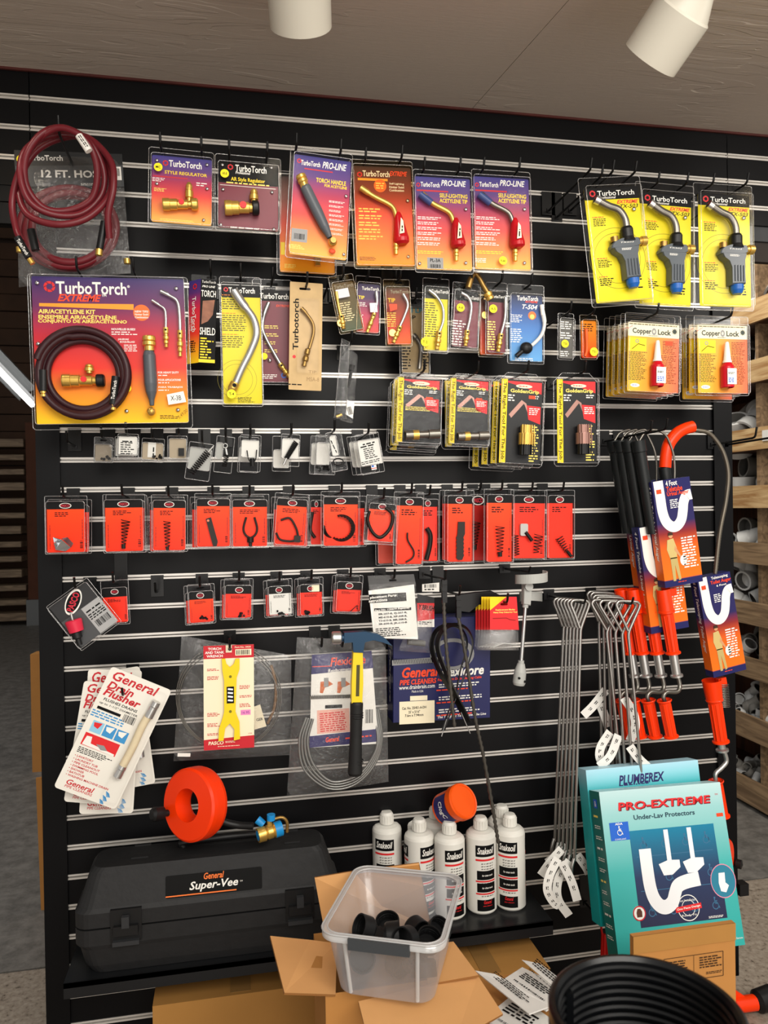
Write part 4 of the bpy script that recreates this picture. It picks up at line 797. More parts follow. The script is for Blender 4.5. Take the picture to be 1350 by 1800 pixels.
small('red and amber tip card partly behind the maroon one with the loose elbow', 'the amber tip card behind', [(841, 512), (886, 512), (884, 628), (840, 627)], TIPR, -.15, None, (862, 520, .02, .005), [], None, None, (850, 556, 6), hl=False, dotm=BRASS, clear=AMB)
small('narrow maroon tip card with a yellow sticker beneath the loose bronze elbow', 'the maroon tip card under the elbow', [(855, 496), (893, 498), (887, 624), (853, 624)], MAR, -.17, BLACK, (876, 503, .02, .005), [('TurboTorch', 876, 522, 24, 5, WHITE)], [(886, 525), (885, 560), (878, 590)], ((878, 588), (873, 620), 4.5), (864, 545, 7, 'A-5'), greeks=[(864, 590, 16, 50, 12, LTYEL)])
def t504(T, F):
    s = F.s; b = MB(); b.ball(F.P(921, 614, .016), 10*s, BLK, 16, (1.1, 1, .8)); b.cyl(F.P(917, 617, .016), F.P(904, 628, .014), 4*s, BLK); T.part('black_knob', b)
    b = MB(); b.cyl(F.P(949, 538, .012), F.P(951, 556, .012), 3.2*s, WHITE); T.part('white_sleeve', b)
    b = MB(); b.prism(circ(7*s, 18, *F.L(935, 555)), .0012, .0016, mat('flame_orange', '#e8702a')); b.prism(circ(4*s, 12, *F.L(935, 557)), .0016, .0018, LTYEL); T.part('flame_print', b)
small('blue card with a white bent tube and round black knob, right of the maroon tips', 'the blue bent tube card', [(893, 500), (958, 502), (954, 640), (891, 639)], BLUG, -.18, None, (927, 508, .024, .006), [('TurboTorch', 927, 525, 37, 8, WHITE), ('EXTREME', 934, 531, 22, 3.5, ORED, .3), ('T-504', 931, 540, 27, 8, WHITE, .3)], [(950, 545), (954, 570), (949, 590), (935, 606), (924, 613)], None, extra=t504, greeks=[(908, 560, 22, 14, 5, WHITE), (908, 590, 22, 24, 7, WHITE), (925, 632, 40, 6, 2, WHITE)], r=3, tipm=mat('white_tube', '#d8d8d4', .3))
F = Frame([(820, 475), (870, 475), (870, 535), (820, 535)], -.2); T = Thing('torch_elbow', 'loose bronze elbow tip hooked over the peg above the maroon tip cards', 'torch tip', F.M)
tip(T, F, [(823, 506), (828, 490), (835, 481), (842, 488), (850, 503), (858, 516)], 4.2, DBRASS, 0); b = MB(); s = F.s; b.lathe([(4*s, 0), (7.5*s, 1*s), (7.5*s, 6*s), (6*s, 7*s), (7*s, 9*s), (7*s, 13*s), (4*s, 13*s), (4*s, 4*s)], BRASS, F.P(856, 514, 0), Vector(F.P(866, 534, 0))-Vector(F.P(856, 514, 0)), 16); T.part('brass_nut', b)
# clear tube pack seen from its side
F = Frame([(597, 598), (630, 610), (622, 743), (586, 738)], -.14); T = Thing('tube_pack', 'clear twisted clamshell holding a dark adapter, seen from its side in the gap', 'blister pack', F.M); s = F.s
b = MB(); P = [F.L(x, y) for x, y in ((599, 598), (612, 604), (606, 738), (586, 735))]; b.prism(P, 0, .02, SHELL); b.prism([F.L(x, y) for x, y in ((606, 602), (629, 625), (621, 742), (600, 736))], -.03, .0, SHELL); b.tube([(x, y, .02) for x, y in P], .001, RIM, 5, closed=True); T.part('clear_shell', b)
b = MB(); b.lathe([(0, 0), (5*s, 0), (5*s, 10*s), (3*s, 11*s), (3*s, 40*s), (0, 40*s)], BLACK, F.P(621, 640, -.015), (-.05, -1, 0), 14); b.cyl(F.P(602, 728, -.01), F.P(592, 732, -.01), 3*s, BRASS); T.part('dark_adapter', b)
b = MB(); b.prism([F.L(x, y) for x, y in ((610, 703), (623, 708), (620, 736), (607, 728))], .001, .0014, WHITE); b.barcode(F.L(615, 722), 8*s, 14*s, .0017, 25); T.part('barcode_label', b)
p = F.world(613, 609); hook(p.x+.004, p.z+.003, .17, 'carrying the twisted clear clamshell')
for px, py, w_ in ((567, 527, 'empty, between the beige card and the small tip cards'), (680, 515, 'empty, behind the dark red tip card')):
    p = at(px, py, 0); hook(p.x, p.z, .12, w_)
# small grey and orange packs, Copper Lock
small('narrow clear pack with grey card, beside the narrow orange one', 'the narrow grey pack', [(981, 550), (1009, 552), (1007, 633), (980, 632)], mat('smoky_card', '#55544f', .4), -.17, None, (995, 556, .014, .005), [], None, None, (989.5, 606, 6.5, 'T50'), greeks=[(995, 572, 20, 14, 4, WHITE), (995, 590, 20, 12, 3, WHITE), (995, 622, 20, 10, 3, WHITE)])
ORC = gradmat('orange_small_card', [(0, '#e8421c'), (.3, '#ef6a14'), (1, '#f29a1c')])
small('narrow orange pack with a yellow sticker, beside the narrow grey one', 'the narrow orange pack', [(1020, 554), (1049, 554), (1049, 632), (1019, 632)], ORC, -.17, None, (1036, 558, .014, .005), [], [(1027, 580), (1028, 615), (1025, 628)], None, (1040, 620, 7, 'T51'), greeks=[(1034, 576, 24, 14, 4, BLACK)], tipm=mat('orange_tube', '#e85a1c', .4), clear=AMB)
COP = bpy.data.materials.new('copper_card_gradient'); COP.use_nodes = True; nt = COP.node_tree
tc = nt.nodes.new('ShaderNodeTexCoord'); sp = nt.nodes.new('ShaderNodeSeparateXYZ'); cr = nt.nodes.new('ShaderNodeValToRGB'); nt.links.new(tc.outputs['Generated'], sp.inputs[0]); nt.links.new(sp.outputs[0], cr.inputs[0]); nt.links.new(cr.outputs[0], nt.nodes['Principled BSDF'].inputs['Base Color'])
e = cr.color_ramp.elements; e[0].position = .1; e[0].color = lin('#e8b41c'); e[1].position = .95; e[1].color = lin('#ea6a42'); q = e.new(.5); q.color = lin('#ee9a2c')
def cop(quad, Y, label, slot, yaw=0, full=True, sticker=False, hl=None):
    def art(T, C, F):
        U = F.U; W_, H_ = F.cw, F.ch; hd = H_*.2
        C.prism(rrect(W_, hd, .001, 1, (F.cl+F.cr)/2, F.ct-hd/2), .0011, .0013, CREAM); C.greek(U(.5, .025), W_*.95, H_*.025, 1, .0015, mat('olive_ink', '#57500c'), rag=.02)
        INK = mat('dark_green_ink', '#2f3a32'); C.text('Copper', U(.27, .13), W_*.37, H_*.1, .0016, INK, 0, .03); C.text('Lock', U(.71, .122), W_*.26, H_*.08, .0016, INK, 0, .03); C.ring(U(.505, .12), W_*.02, W_*.045, .0016, GREYT, 10, 1.4)
        C.prism([(U(.91, .1)[0]+W_*(.06 if i % 2 else .035)*math.cos(i*math.pi/9), U(.91, .1)[1]+W_*(.06 if i % 2 else .035)*math.sin(i*math.pi/9)) for i in range(18)], .0013, .0016, INK); C.greek(U(.5, .18), W_*.2, H_*.015, 1, .0016, INK); C.greek(U(.05, .07), W_*.14, H_*.015, 1, .0016, RED, 30)
        C.prism([U(.03, .225), U(.36, .225), U(.36, .41), U(.03, .41)], .0011, .0014, YELLOW); C.tube([(*U(.08, .39), .0014), (*U(.2, .31), .0014), (*U(.33, .33), .0014)], .001, BLACK, 4); C.ring(U(.18, .27), W_*.02, W_*.035, .0015, GREYT, 10)
        OK_ = mat('olive_ink', '#57500c'); C.greek(U(.2, .63), W_*.36, H_*.42, 20, .0014, OK_, rag=.35); C.greek(U(.82, .34), W_*.28, H_*.2, 9, .0014, mat('brown_ink', '#8a3c1c')); C.greek(U(.8, .66), W_*.32, H_*.42, 18, .0014, mat('brown_ink', '#8a3c1c')); C.prism(circ(W_*.09, 16, *U(.15, .91), W_*.035), .0011, .0015, WHITE); C.greek(U(.15, .91), W_*.12, H_*.015, 1, .0017, BLUE)
    T = pack('thread_sealant_pack', label, 'blister pack', quad, (.05, .115, .975, .975), Y, COP, art, slot+(.026, .007), depth=.011, rad=.005, yaw=yaw, hooklen=hl, what='the '+' '.join(label.split()[:2])+' thread sealant cards')
    F = T.F; U = F.U; W_ = F.cw; s = W_/91
    def V(u, v, z=.014): x, y = U(u, v); return (x, y, z)
    b = MB(); b.lathe([(9*s, 0), (10.5*s, 1*s), (10.5*s, 34*s), (6*s, 41*s), (6*s, 44*s)], mat('red_clear_bottle', '#c41424', .2), V(.53, .93), (0, 1, 0), 18); T.part('red_bottle', b)
    b = MB(); b.lathe([(7*s, 0), (7*s, 3*s), (6*s, 4*s), (3*s, 32*s), (2*s, 34*s), (0, 34*s)], WHITE, V(.53, .565), (0, 1, 0), 16); T.part('nozzle_cap', b)
    b = MB(); b.prism([V(a, c)[:2] for a, c in ((.45, .66), (.63, .66), (.63, .89), (.45, .89))], .014+10.6*s, .0142+10.7*s, WHITE); b.greek(V(.54, .73), .15*W_, .04*W_, 2, .0145+10.8*s, BLACK); b.greek(V(.54, .83), .15*W_, .09*W_, 3, .0145+10.8*s, BLUE); T.part('bottle_label', b)
    if sticker: T.part('price_sticker', MB().rect(V(.8, .275), 13*s, 7*s, .0018, ORED))
    return T
GC = 'copper lock packs behind the front one'
for i, (dx, dy, Y, yaw) in enumerate(((-38, 10, -.06, 0), (-29, 7, -.095, 0), (-19, 5, -.13, 0), (-9, 2, -.16, 0))):
    T = cop([(1100+dx, 549+dy), (1195+dx, 556+dy), (1193+dx, 696+dy), (1098+dx, 690+dy)], Y, 'thread sealant card %s behind the left front one' % ('deepest', 'third', 'second', 'directly')[i], (1146+dx, 559+dy), yaw)
cop([(1099, 549), (1196, 556), (1194, 696), (1097, 690)], -.195, 'left front yellow and orange thread sealant card with a red price sticker', (1146, 559), hl=.225, sticker=True)
cop([(1196, 562), (1288, 562), (1288, 706), (1192, 706)], -.11, 'deepest thread sealant card behind the right front one', (1254, 570))
cop([(1207, 556), (1301, 557), (1299, 697), (1205, 695)], -.155, 'thread sealant card directly behind the right front one', (1258, 565))
cop([(1221, 556), (1316, 556), (1315, 695), (1221, 695)], -.19, 'right front yellow and orange thread sealant card beside the bin shelf', (1272, 565), hl=.225)
# ================================================================ pipe wrench packs with yellow spine
GGB = mat('wrench_card_black', '#1c1d1f', .35); PINK = mat('copper_pink', '#a07a70', .35, .6)
def gg(quad, Y, label, slot, kind, hl=None, crinkle=False, sticker=False, yaw=0, crot=0):
    def art(T, C, F):
        U = F.U; W_, H_ = F.cw, F.ch
        C.prism([U(.15, .02), U(.98, .02), U(.98, .16), U(.55, .085), U(.15, .04)], .0011, .0013, RED); C.prism(circ(W_*.2, 20, *U(.55, .075), W_*.045), .0013, .0015, CREAM); C.greek(U(.55, .075), W_*.28, H_*.02, 1, .0017, RED)
        C.prism([U(0, 0), U(.15, 0), U(.15, 1), U(0, 1)], .0011, .0014, YELLOW); C.text('The Right Tool For The Job', U(.075, .5), H_*.92, W_*.1, .0017, BLACK, 0, .01, -90)
        C.text('GoldenGrip', U(.57, .14), W_*.7, H_*.058, .0016, LTYEL, 0, .03); C.greek(U(.27, .22), W_*.2, H_*.09, 3, .0016, WHITE); C.greek(U(.85, .2), W_*.22, H_*.05, 2, .0016, WHITE)
        C.prism([U(.62, .3), U(.97, .31), U(.97, .52), U(.68, .47)], .0011, .0014, RED); C.greek(U(.82, .37), W_*.26, H_*.09, 4, .0016, WHITE)
        C.prism([U(.2, .42), U(.5, .24), U(.56, .28), U(.26, .46)], .0011, .0014, PINK); C.prism([U(.5, .24), U(.62, .28), U(.66, .4), U(.58, .3)], .0011, .0014, PINK)
        if kind == 'big': C.greek(U(.84, .76), W_*.24, H_*.44, 14, .0014, LTYEL, rag=.4)
        else: C.greek(U(.55, .47), W_*.7, H_*.07, 3, .0014, LTYEL)
        if sticker: C.rect(U(.75, .2 if kind == 'big' else .3), W_*.16, H_*.04, .002, ORED)
    T = pack('pipe_wrench_pack', label, 'blister pack', quad, (.07, .07, .96, .965), Y, GGB, art, slot+(.022, .006), depth=.016, rad=.006, cut=.024, yaw=yaw, clear=SHELL if crinkle else None, hooklen=hl, what='the '+label.split()[0]+' pipe wrench cards')
    F = T.F; U = F.U; W_ = F.cw; s = W_/75
    def V(u, v, z=.016): x, y = U(u, v); return (x, y, z)
    b = MB()
    if kind == 'big':
        for y, r, h, m_ in ((.6, 10, 16, PINK if 'rightmost' in label else BRASS), (.72, 13, 20, PINK if 'rightmost' in label else BRASS), (.84, 11, 20, BLK)):
            b.lathe([(0, 0), (r*s, 0), (r*s, h*s), (0, h*s)], m_, V(.58, y+.06, .018), (0, 1, 0), 12)
            for k in range(6): b.box(V(.58-.14+.056*k, y, .018+r*s*.92), (1.4*s, h*s*.95, 2*s), m_)
    else:
        b.lathe([(7*s, 0), (8*s, 1*s), (8*s, 20*s), (6*s, 21*s), (6*s, 40*s), (8*s, 41*s), (8*s, 60*s), (0, 60*s)], DSTEEL, V(.18, .9), (1, .09, 0), 12); b.lathe([(8.4*s, 0), (8.4*s, 10*s)], BRASS, V(.36, .89), (1, .09, 0), 12)
    T.part('wrench_socket', b); return T
for i, (dx, dy, Y) in enumerate(((-7, 12, -.1), (-4, 4, -.14))):
    gg([(691+dx, 653+dy), (778+dx, 660+dy), (773+dx, 788+dy), (686+dx, 783+dy)], Y, 'small pipe wrench card %s behind the crinkled leftmost one' % ('deepest', 'directly')[i], (741+dx, 662+dy), 'small')
gg([(692, 653), (778, 660), (774, 785), (690, 781)], -.185, 'leftmost small pipe wrench card in a crinkled shell with a red sticker', (741, 659), 'small', .215, True, True)
gg([(777, 660), (860, 662), (862, 790), (775, 790)], -.12, 'small pipe wrench card behind the second crinkled one', (826, 668), 'small')
gg([(788, 656), (862, 660), (860, 788), (781, 783)], -.18, 'second small pipe wrench card from the left, crinkled shell with a red sticker', (833, 661), 'small', .215, True, True)
for i, (dx, dy, Y) in enumerate(((-46, 11, -.06), (-30, 7, -.1), (-14, 5, -.14))):
    gg([(876+dx, 653+dy), (955+dx, 660+dy), (950+dx, 818+dy), (870+dx, 815+dy)], Y, 'large pipe wrench card %s behind the third one' % ('deepest', 'middle', 'directly')[i], (918+dx, 661+dy), 'big')
gg([(876, 653), (956, 660), (953, 823), (871, 818)], -.185, 'third pipe wrench card, large with a brass and black socket and a red sticker', (921, 659), 'big', .215, sticker=True)
gg([(973, 655), (1051, 657), (1051, 819), (974, 820)], -.185, 'rightmost large pipe wrench card with a copper coloured socket', (1020, 660), 'big', .215)
# ================================================================ small parts row (clear bags with dark bits)
TANC = mat('tan_insert', '#a89a84', .6, 0, .1, 30); GRYC = mat('light_grey_insert', '#a9aaa6', .6); WHC = mat('white_insert', '#dddcd6', .6); SPR = mat('dark_spring_steel', '#1c1b1b', .35, .5)
def spring(b, F, a, e, r, turns=9, z=.008, wire=.0011, m_=None, taper=1):
    a = Vector(F.P(*a, z)); e = Vector(F.P(*e, z)); L = (e-a).length; t = (e-a).normalized(); sd = t.cross(Vector((0, 0, 1))); n = turns*10; R = r*F.s
    b.tube([a+t*L*i/n+(sd*math.cos(2*math.pi*i/10)+Vector((0, 0, 1))*math.sin(2*math.pi*i/10)*.6)*R*(1+(taper-1)*i/n) for i in range(n+1)], wire, m_ or SPR, 5)
def bits(T, F, x, y, w, h, n=5, name='small_parts', seed=1):
    r = random.Random(seed+int(x)); b = MB()
    for i in range(n):
        px, py = x+r.uniform(-w/2, w/2), y+r.uniform(-h/2, h/2); R = r.uniform(1.6, 3)*F.s
        b.lathe([(R*.4, 0), (R, .0005), (R, R*1.4), (R*.5, R*1.4), (R*.5, 0)], SPR, F.P(px, py, .004), (r.uniform(-1, 1), r.uniform(-1, 1), .6), 10)
    T.part(name, b)
def acc(label, what, quad, Y, insert, ins, slot, content, hl=.12, group=None, behind=0, clear=None, lab=None):
    """little clear pack with a paper insert (fractions) and a part"""
    T = pack('small_parts_pack', label, 'parts pack', quad, ins, Y, insert, lab, slot+(.016, .005), depth=.009, rad=.003, clear=clear, hooklen=hl, what=what, cardname='paper_insert')
    content(T, T.F); return T
SM = clearmat('smoky_clear', .02, .6, .75, .12, .03, .3)
def nothing(T, F): pass
acc('small clear pack with tan insert and dark bits, leftmost in the small parts row', 'the leftmost small parts pack', [(166, 768), (199, 769), (199, 814), (165, 812)], -.09, TANC, (.06, .3, .94, .95), (182, 774), lambda T, F: bits(T, F, 186, 806, 18, 8), clear=SM)
def lab2(T, C, F): pgreek(C, F, 224, 788, 24, 24, 6, BLACK); pgreek(C, F, 224, 776, 18, 5, 1, BLACK)
for i, (dx, dy, Y) in enumerate(((-3, 2, -.10), (2, 1, -.115))): acc('white small parts pack %s' % ('deepest behind the one with black print', 'directly behind the one with black print')[i], '', [(207+dx, 766+dy), (242+dx, 766+dy), (242+dx, 806+dy), (203+dx, 806+dy)], Y, WHC, (.05, .1, .95, .85), (224+dx, 769+dy), nothing, None)
acc('white small parts pack with black print, second in the row', 'the white printed small parts pack', [(208, 763), (243, 763), (243, 806), (206, 804)], -.14, WHC, (.05, .12, .95, .85), (224, 767), nothing, .165, lab=lab2)
def lab3(T, C, F): C.rect(F.L(267, 791), 14*F.s, 27*F.s, .0016, WHC); pgreek(C, F, 270, 791, 20, 5, 1, BLACK, .0019, 90)
acc('tan small parts pack with a white strip, under the large kit', 'the tan small parts pack', [(250, 770), (290, 772), (287, 813), (248, 811)], -.10, TANC, (.04, .2, .96, .9), (270, 775), lambda T, F: bits(T, F, 278, 802, 16, 12, 7), .13, lab=lab3)
acc('tan small parts pack with a black square bit, left of the spring packs', 'the pack with a square bit', [(294, 766), (328, 767), (330, 811), (295, 809)], -.12, TANC, (.1, .12, .95, .9), (315, 768), lambda T, F: T.part('square_bit', MB().box(F.P(319, 795, .006), (10*F.s, 14*F.s, .006), SPR)), .145)
def c5(T, F):
    b = MB(); spring(b, F, (366, 795), (336, 832), 6, 12, .009, .0013, taper=.9); b.cyl(F.P(366, 795, .009), F.P(375, 785, .009), 1.5*F.s, STEEL); T.part('auger_spring', b)
acc('tilted clear pack with a long dark spring, below the torch shield box', 'the tilted spring pack', [(334, 776), (377, 782), (366, 846), (324, 841)], -.15, GRYC, (.06, .15, .95, .72), (356, 781), c5, .175)
def c6(T, F):
    b = MB(); b.tube([F.P(396+4*math.cos(a/8*6.283), 784+4*math.sin(a/8*6.283), .008) for a in range(8)], .0012, STEEL, 6, closed=True); b.cyl(F.P(397, 789, .008), F.P(399, 800, .008), 2*F.s, STEEL); T.part('screw_eye', b); b = MB(); spring(b, F, (399, 800), (394, 820), 4, 7); T.part('small_spring', b)
acc('small clear pack with a screw eye and spring, beside the tilted spring pack', 'the screw eye pack', [(382, 766), (414, 769), (405, 832), (375, 829)], -.13, GRYC, (.02, .2, .4, .62), (397, 772), c6, .155)
def c7(T, F):
    b = MB(); b.tube(bez([F.P(434, 792, .008), F.P(437, 808, .008), F.P(443, 813, .008), F.P(449, 808, .008), F.P(451, 791, .008)], 5), .0014, SPR, 6); b.cyl(F.P(443, 806, .006), F.P(444, 820, .006), 4.5*F.s, SPR); T.part('fork_cutter', b)
acc('small parts pack behind the fork cutter pack', '', [(420, 768), (455, 769), (453, 832), (417, 829)], -.09, WHC, (.05, .3, .8, .7), (438, 772), nothing, None)
acc('small clear pack with a dark two pronged fork cutter', 'the fork cutter pack', [(423, 764), (458, 766), (458, 830), (420, 828)], -.13, WHC, (.08, .15, .9, .6), (440, 770), c7, .155)
def c8(T, F): b = MB(); spring(b, F, (520, 778), (503, 806), 4.5, 13, .009, .0016, taper=.8); b.cyl(F.P(503, 806, .009), F.P(498, 817, .009), 2*F.s, STEEL); T.part('drill_spring', b)
acc('clear pack with white insert behind the diagonal spring pack', '', [(478, 766), (512, 768), (510, 829), (480, 828)], -.09, WHC, (.05, .4, .9, .9), (494, 771), nothing, None)
acc('clear pack with one diagonal dark spring on a white insert', 'the diagonal spring pack', [(494, 762), (527, 765), (526, 821), (494, 818)], -.14, WHC, (.05, .15, .95, .75), (511, 768), c8, .165)
for i, (q, lb) in enumerate((([(545, 766), (578, 768), (576, 836), (545, 832)], 'left'), ([(556, 765), (590, 766), (590, 836), (552, 832)], 'middle'))):
    acc('crumpled clear pack with white insert, %s one of the jumbled trio' % lb, '', q, -.08-.03*i, WHC, (.06, .2, .7, .75), (q[0][0]+16, 771), lambda T, F: bits(T, F, 560+12*i, 822, 16, 10, 6), None, clear=SHELL)
acc('tilted crinkled clear pack with rings and a vertical white strip, front of the jumbled trio', 'the jumbled trio of packs', [(570, 764), (596, 756), (614, 828), (586, 826)], -.16, WHC, (.2, .1, .6, .6), (586, 762), lambda T, F: T.part('ring_parts', MB().tube([F.P(594+9*math.cos(a/10*6.283), 812+6*math.sin(a/10*6.283), .008) for a in range(10)], .0018, SPR, 6, closed=True)), .185, clear=SHELL, lab=lambda T, C, F: pgreek(C, F, 587, 786, 26, 4, 1, BLACK, .0016, -75))
for i in range(2): acc('white instruction pack %s' % ('deepest behind the flag one', 'directly behind the flag one')[i], '', [(607+7*i, 768), (648+7*i, 764), (662+7*i, 830), (622+7*i, 834)], -.08-.03*i, WHC, (.05, .15, .95, .8), (630+7*i, 771), nothing, None)
def lab10(T, C, F):
    pgreek(C, F, 650, 779, 26, 5, 1, BLACK, rot=4); pgreek(C, F, 650, 783, 34, 5, 1, BLACK, rot=4); pgreek(C, F, 651, 796, 22, 20, 6, BLACK, rot=4); pgreek(C, F, 653, 811, 36, 6, 2, BLACK, rot=4)
acc('large white instruction pack with a tiny flag, right end of the small parts row', 'the white instruction packs', [(622, 765), (663, 760), (678, 829), (637, 834)], -.15, WHC, (.05, .16, .97, .78), (645, 767), lambda T, F: T.part('flag_sticker', MB().rect(F.L(656, 822), 9*F.s, 8*F.s, .0105, WHITE).rect(F.L(654, 820), 4*F.s, 3*F.s, .0107, BLUE).rect(F.L(656, 823.5), 9*F.s, 1.4*F.s, .0107, RED)), .175, lab=lab10)
p = at(132, 785, 0); hook(p.x, p.z, .10, 'empty, at the left end of the small parts row'); p = at(660, 806, 0); hook(p.x+.02, p.z+.02, .14, 'empty, below the leftmost pipe wrench cards')
# ================================================================ orange headed cards
ORG = gradmat('orange_card', [(0, '#fb2e08'), (.5, '#ff3a0a'), (1, '#ff4a10')], rough=.4); ORG2 = mat('red_orange_card', '#f42a0c', .45); PINKC = mat('faded_orange_card', '#d8503c', .5); DRC = mat('deep_red_card', '#b31a14', .4)
RIMR = mat('dark_red_lettering', '#c8283a', .4)
def oval(C, F, px, py, rx, ry, t='PASCO', rot=0, z=.0016, m_=RIMR):
    c = F.L(px, py); s = F.s; a = math.radians(rot)
    P = [(c[0]+rx*s*math.cos(q)*math.cos(a)-ry*s*math.sin(q)*math.sin(a), c[1]+rx*s*math.cos(q)*math.sin(a)+ry*s*math.sin(q)*math.cos(a)) for q in [2*math.pi*i/28 for i in range(28)]]
    C.prism(P, .0011, z, WHITE); P2 = [(c[0]+(x-c[0])*.86, c[1]+(y-c[1])*.8) for x, y in P]; C.prism(P2, .0011, z+.0002, BLACK); C.text(t, c, rx*1.45*s, ry*.95*s, z+.0005, m_, 0, .03, rot)
def ocard(label, what, card, Y, content=None, hl=None, cmat=ORG, head=BLACK, shellpad=(4, 10, 4, 3), hd=.15, gl=True, big=False, clear=None, price=None, hx=None):
    l, t, r, b_ = shellpad; (x0, y0), (x1, y1), (x2, y2), (x3, y3) = card
    quad = [(x0-l, y0-t), (x1+r, y1-t), (x2+r, y2+b_), (x3-l, y3+b_)]; W_ = (x1-x0+l+r); H_ = (y3-y0+t+b_)
    def art(T, C, F):
        U = F.U; w_ = F.cw; h_ = F.ch; hh_ = h_*hd; C.prism(rrect(w_, hh_, .001, 1, (F.cl+F.cr)/2, F.ct-hh_/2), .0011, .0013, head)
        cx = (x0+x1)/2; cy = (y0+y1)/2+(y3-y0)*hd*.52; rt = math.degrees(0)
        oval(C, F, cx, cy, w_/F.s*.16 if not big else w_/F.s*.3, 5.2 if not big else 8)
        ink = mat('dark_red_ink', '#8c1408') if cmat is not WHC else BLACK
        if gl: C.greek(U(.5, hd+.1), w_*.6, h_*.1, 3, .0014, BLACK, rag=.5); C.greek(U(.07, .68), h_*.5, w_*.04, 1, .0014, ink, 90); C.greek(U(.93, .5), h_*.5, w_*.04, 1, .0014, ink, 90); C.barcode(U(.9, .85), h_*.14, w_*.08, .0014, 90, 8)
        if price: C.rect(U(*price), w_*.35, h_*.22, .002, CREAM)
    T = pack('parts_card', label, 'blister pack', quad, (l/W_, t/H_, 1-r/W_, 1-b_/H_), Y, cmat, art, ((x0+x1)/2 if hx is None else hx, (y0+y1)/2-t*.45, .02, .0045), depth=.012, rad=.003, hooklen=hl, what=what, clear=clear)
    if content: content(T, T.F)
    return T
CUT = mat('dark_cutter_steel', '#26221f', .35, .55)
def blade(pts, w, z=.008): return lambda T, F: T.part('cutter_blade', MB().tube(bez([F.P(x, y, z) for x, y in pts], 6), w*F.s, CUT, 6))
def fork(cx, ty, by, w): 
    def f(T, F):
        b = MB()
        for s_ in (-1, 1): b.tube(bez([F.P(cx+s_*w*.6, ty, .008), F.P(cx+s_*w, (ty+by)/2, .008), F.P(cx+s_*w*.7, by-8, .008), F.P(cx, by-2, .008)], 6), 2*F.s, CUT, 6)
        T.part('fork_blade', b); b = MB(); b.lathe([(6*F.s, 0), (6*F.s, 9*F.s), (3*F.s, 10*F.s), (3*F.s, 18*F.s), (0, 18*F.s)], CUT, F.P(cx, by-4, .008), (0, -1, 0), 10); T.part('fork_hub', b)
    return f
def coil(x, y0, y1, r, taper=.7, x2=None):
    def f(T, F): b = MB(); spring(b, F, (x, y0), (x2 or x, y1), r, 8, .009, .0012, CUT, taper); b.cyl(F.P(x2 or x, y1-2, .009), F.P(x2 or x, y1+6, .009), r*.45*F.s, CUT); T.part('wire_coil', b)
    return f
def c1(T, F):
    s = F.s; b = MB(); SV = mat('polished_cutter', '#c9ccd0', .22, .9)
    b.add([F.P(94, 944, .006), F.P(112, 948, .022), F.P(126, 962, .01), F.P(116, 969, .006), F.P(100, 966, .014), F.P(103, 956, .004)], [(0, 1, 5), (1, 2, 3), (1, 3, 4), (1, 4, 5), (0, 5, 4)], SV)
    b.add([F.P(108, 946, .002), F.P(120, 944, .008), F.P(130, 955, .008), F.P(126, 962, .004)], [(0, 1, 2, 3)], SV); b.cyl(F.P(100, 953, .01), F.P(100, 956, .018), 2.4*s, SV); T.part('spear_cutter', b)
ocard('faded orange card behind the spear cutter card', '', box4(88, 888, 157, 970), -.05, None, None, ORG2)
ocard('orange card with a polished spear shaped cutter, leftmost in the orange row', 'the spear cutter card', [(82, 882), (148, 882), (151, 970), (84, 971)], -.1, c1, .125, ORG)
ocard('orange card behind the tapered coil card, second from the left', '', box4(190, 880, 254, 968), -.05, None, None, ORG2)
ocard('orange card with a wide tapered coil, second from the left', 'the second orange card', [(184, 879), (250, 879), (253, 968), (187, 969)], -.1, coil(222, 914, 958, 8, .4, 218), .125)
ocard('orange card behind the narrow coil card, third from the left', '', box4(264, 884, 320, 968), -.05, None, None, ORG2)
ocard('orange card with a short narrow coil, third from the left', 'the third orange card', [(270, 880), (325, 880), (327, 967), (270, 966)], -.1, coil(294, 916, 962, 6, .6, 295), .125)
ocard('orange card behind the flat cutter card, fourth from the left', '', box4(338, 884, 398, 962), -.05, None, None, ORG2)
def c4(T, F): b = MB(); b.prism([F.L(x, y) for x, y in ((362, 912), (371, 909), (383, 952), (381, 960), (375, 960), (372, 950))], .004, .008, CUT); b.cyl(F.P(366, 915, .008), F.P(366, 915, .0095), 2.2*F.s, mat('rivet_orange', '#e08060')); T.part('flat_cutter', b)
ocard('orange card with a straight flat cutter and rivet, fourth from the left', 'the fourth orange card', [(346, 877), (402, 878), (405, 960), (347, 960)], -.1, c4, .125)
ocard('orange card behind the first fork card', '', box4(404, 882, 460, 960), -.05, None, None, ORG2)
ocard('orange card with a symmetrical two armed fork cutter, fifth from the left', 'the fifth orange card', [(409, 879), (468, 879), (470, 960), (410, 960)], -.1, fork(440, 909, 948, 12), .125)
def c6(T, F):
    b = MB(); b.tube(bez([F.P(493, 914, .009), F.P(509, 911, .009), F.P(520, 928, .009), F.P(524, 944, .009)], 6), 2*F.s, CUT, 6); b.tube(bez([F.P(485, 936, .009), F.P(492, 948, .009), F.P(508, 951, .009), F.P(520, 950, .009)], 6), 2*F.s, CUT, 6); T.part('curved_arms', b); b = MB(); b.prism(rrect(11*F.s, 12*F.s, .002, 2, *F.L(522, 947)), .003, .014, CUT); T.part('cutter_hub', b)
ocard('orange card behind the open arm cutter card, sixth from the left', '', box4(481, 884, 540, 960), -.06, None, None, ORG2)
ocard('tilted orange card with an open two armed cutter, sixth from the left', 'the sixth orange card', [(488, 876), (540, 880), (534, 959), (482, 955)], -.12, c6, .145)
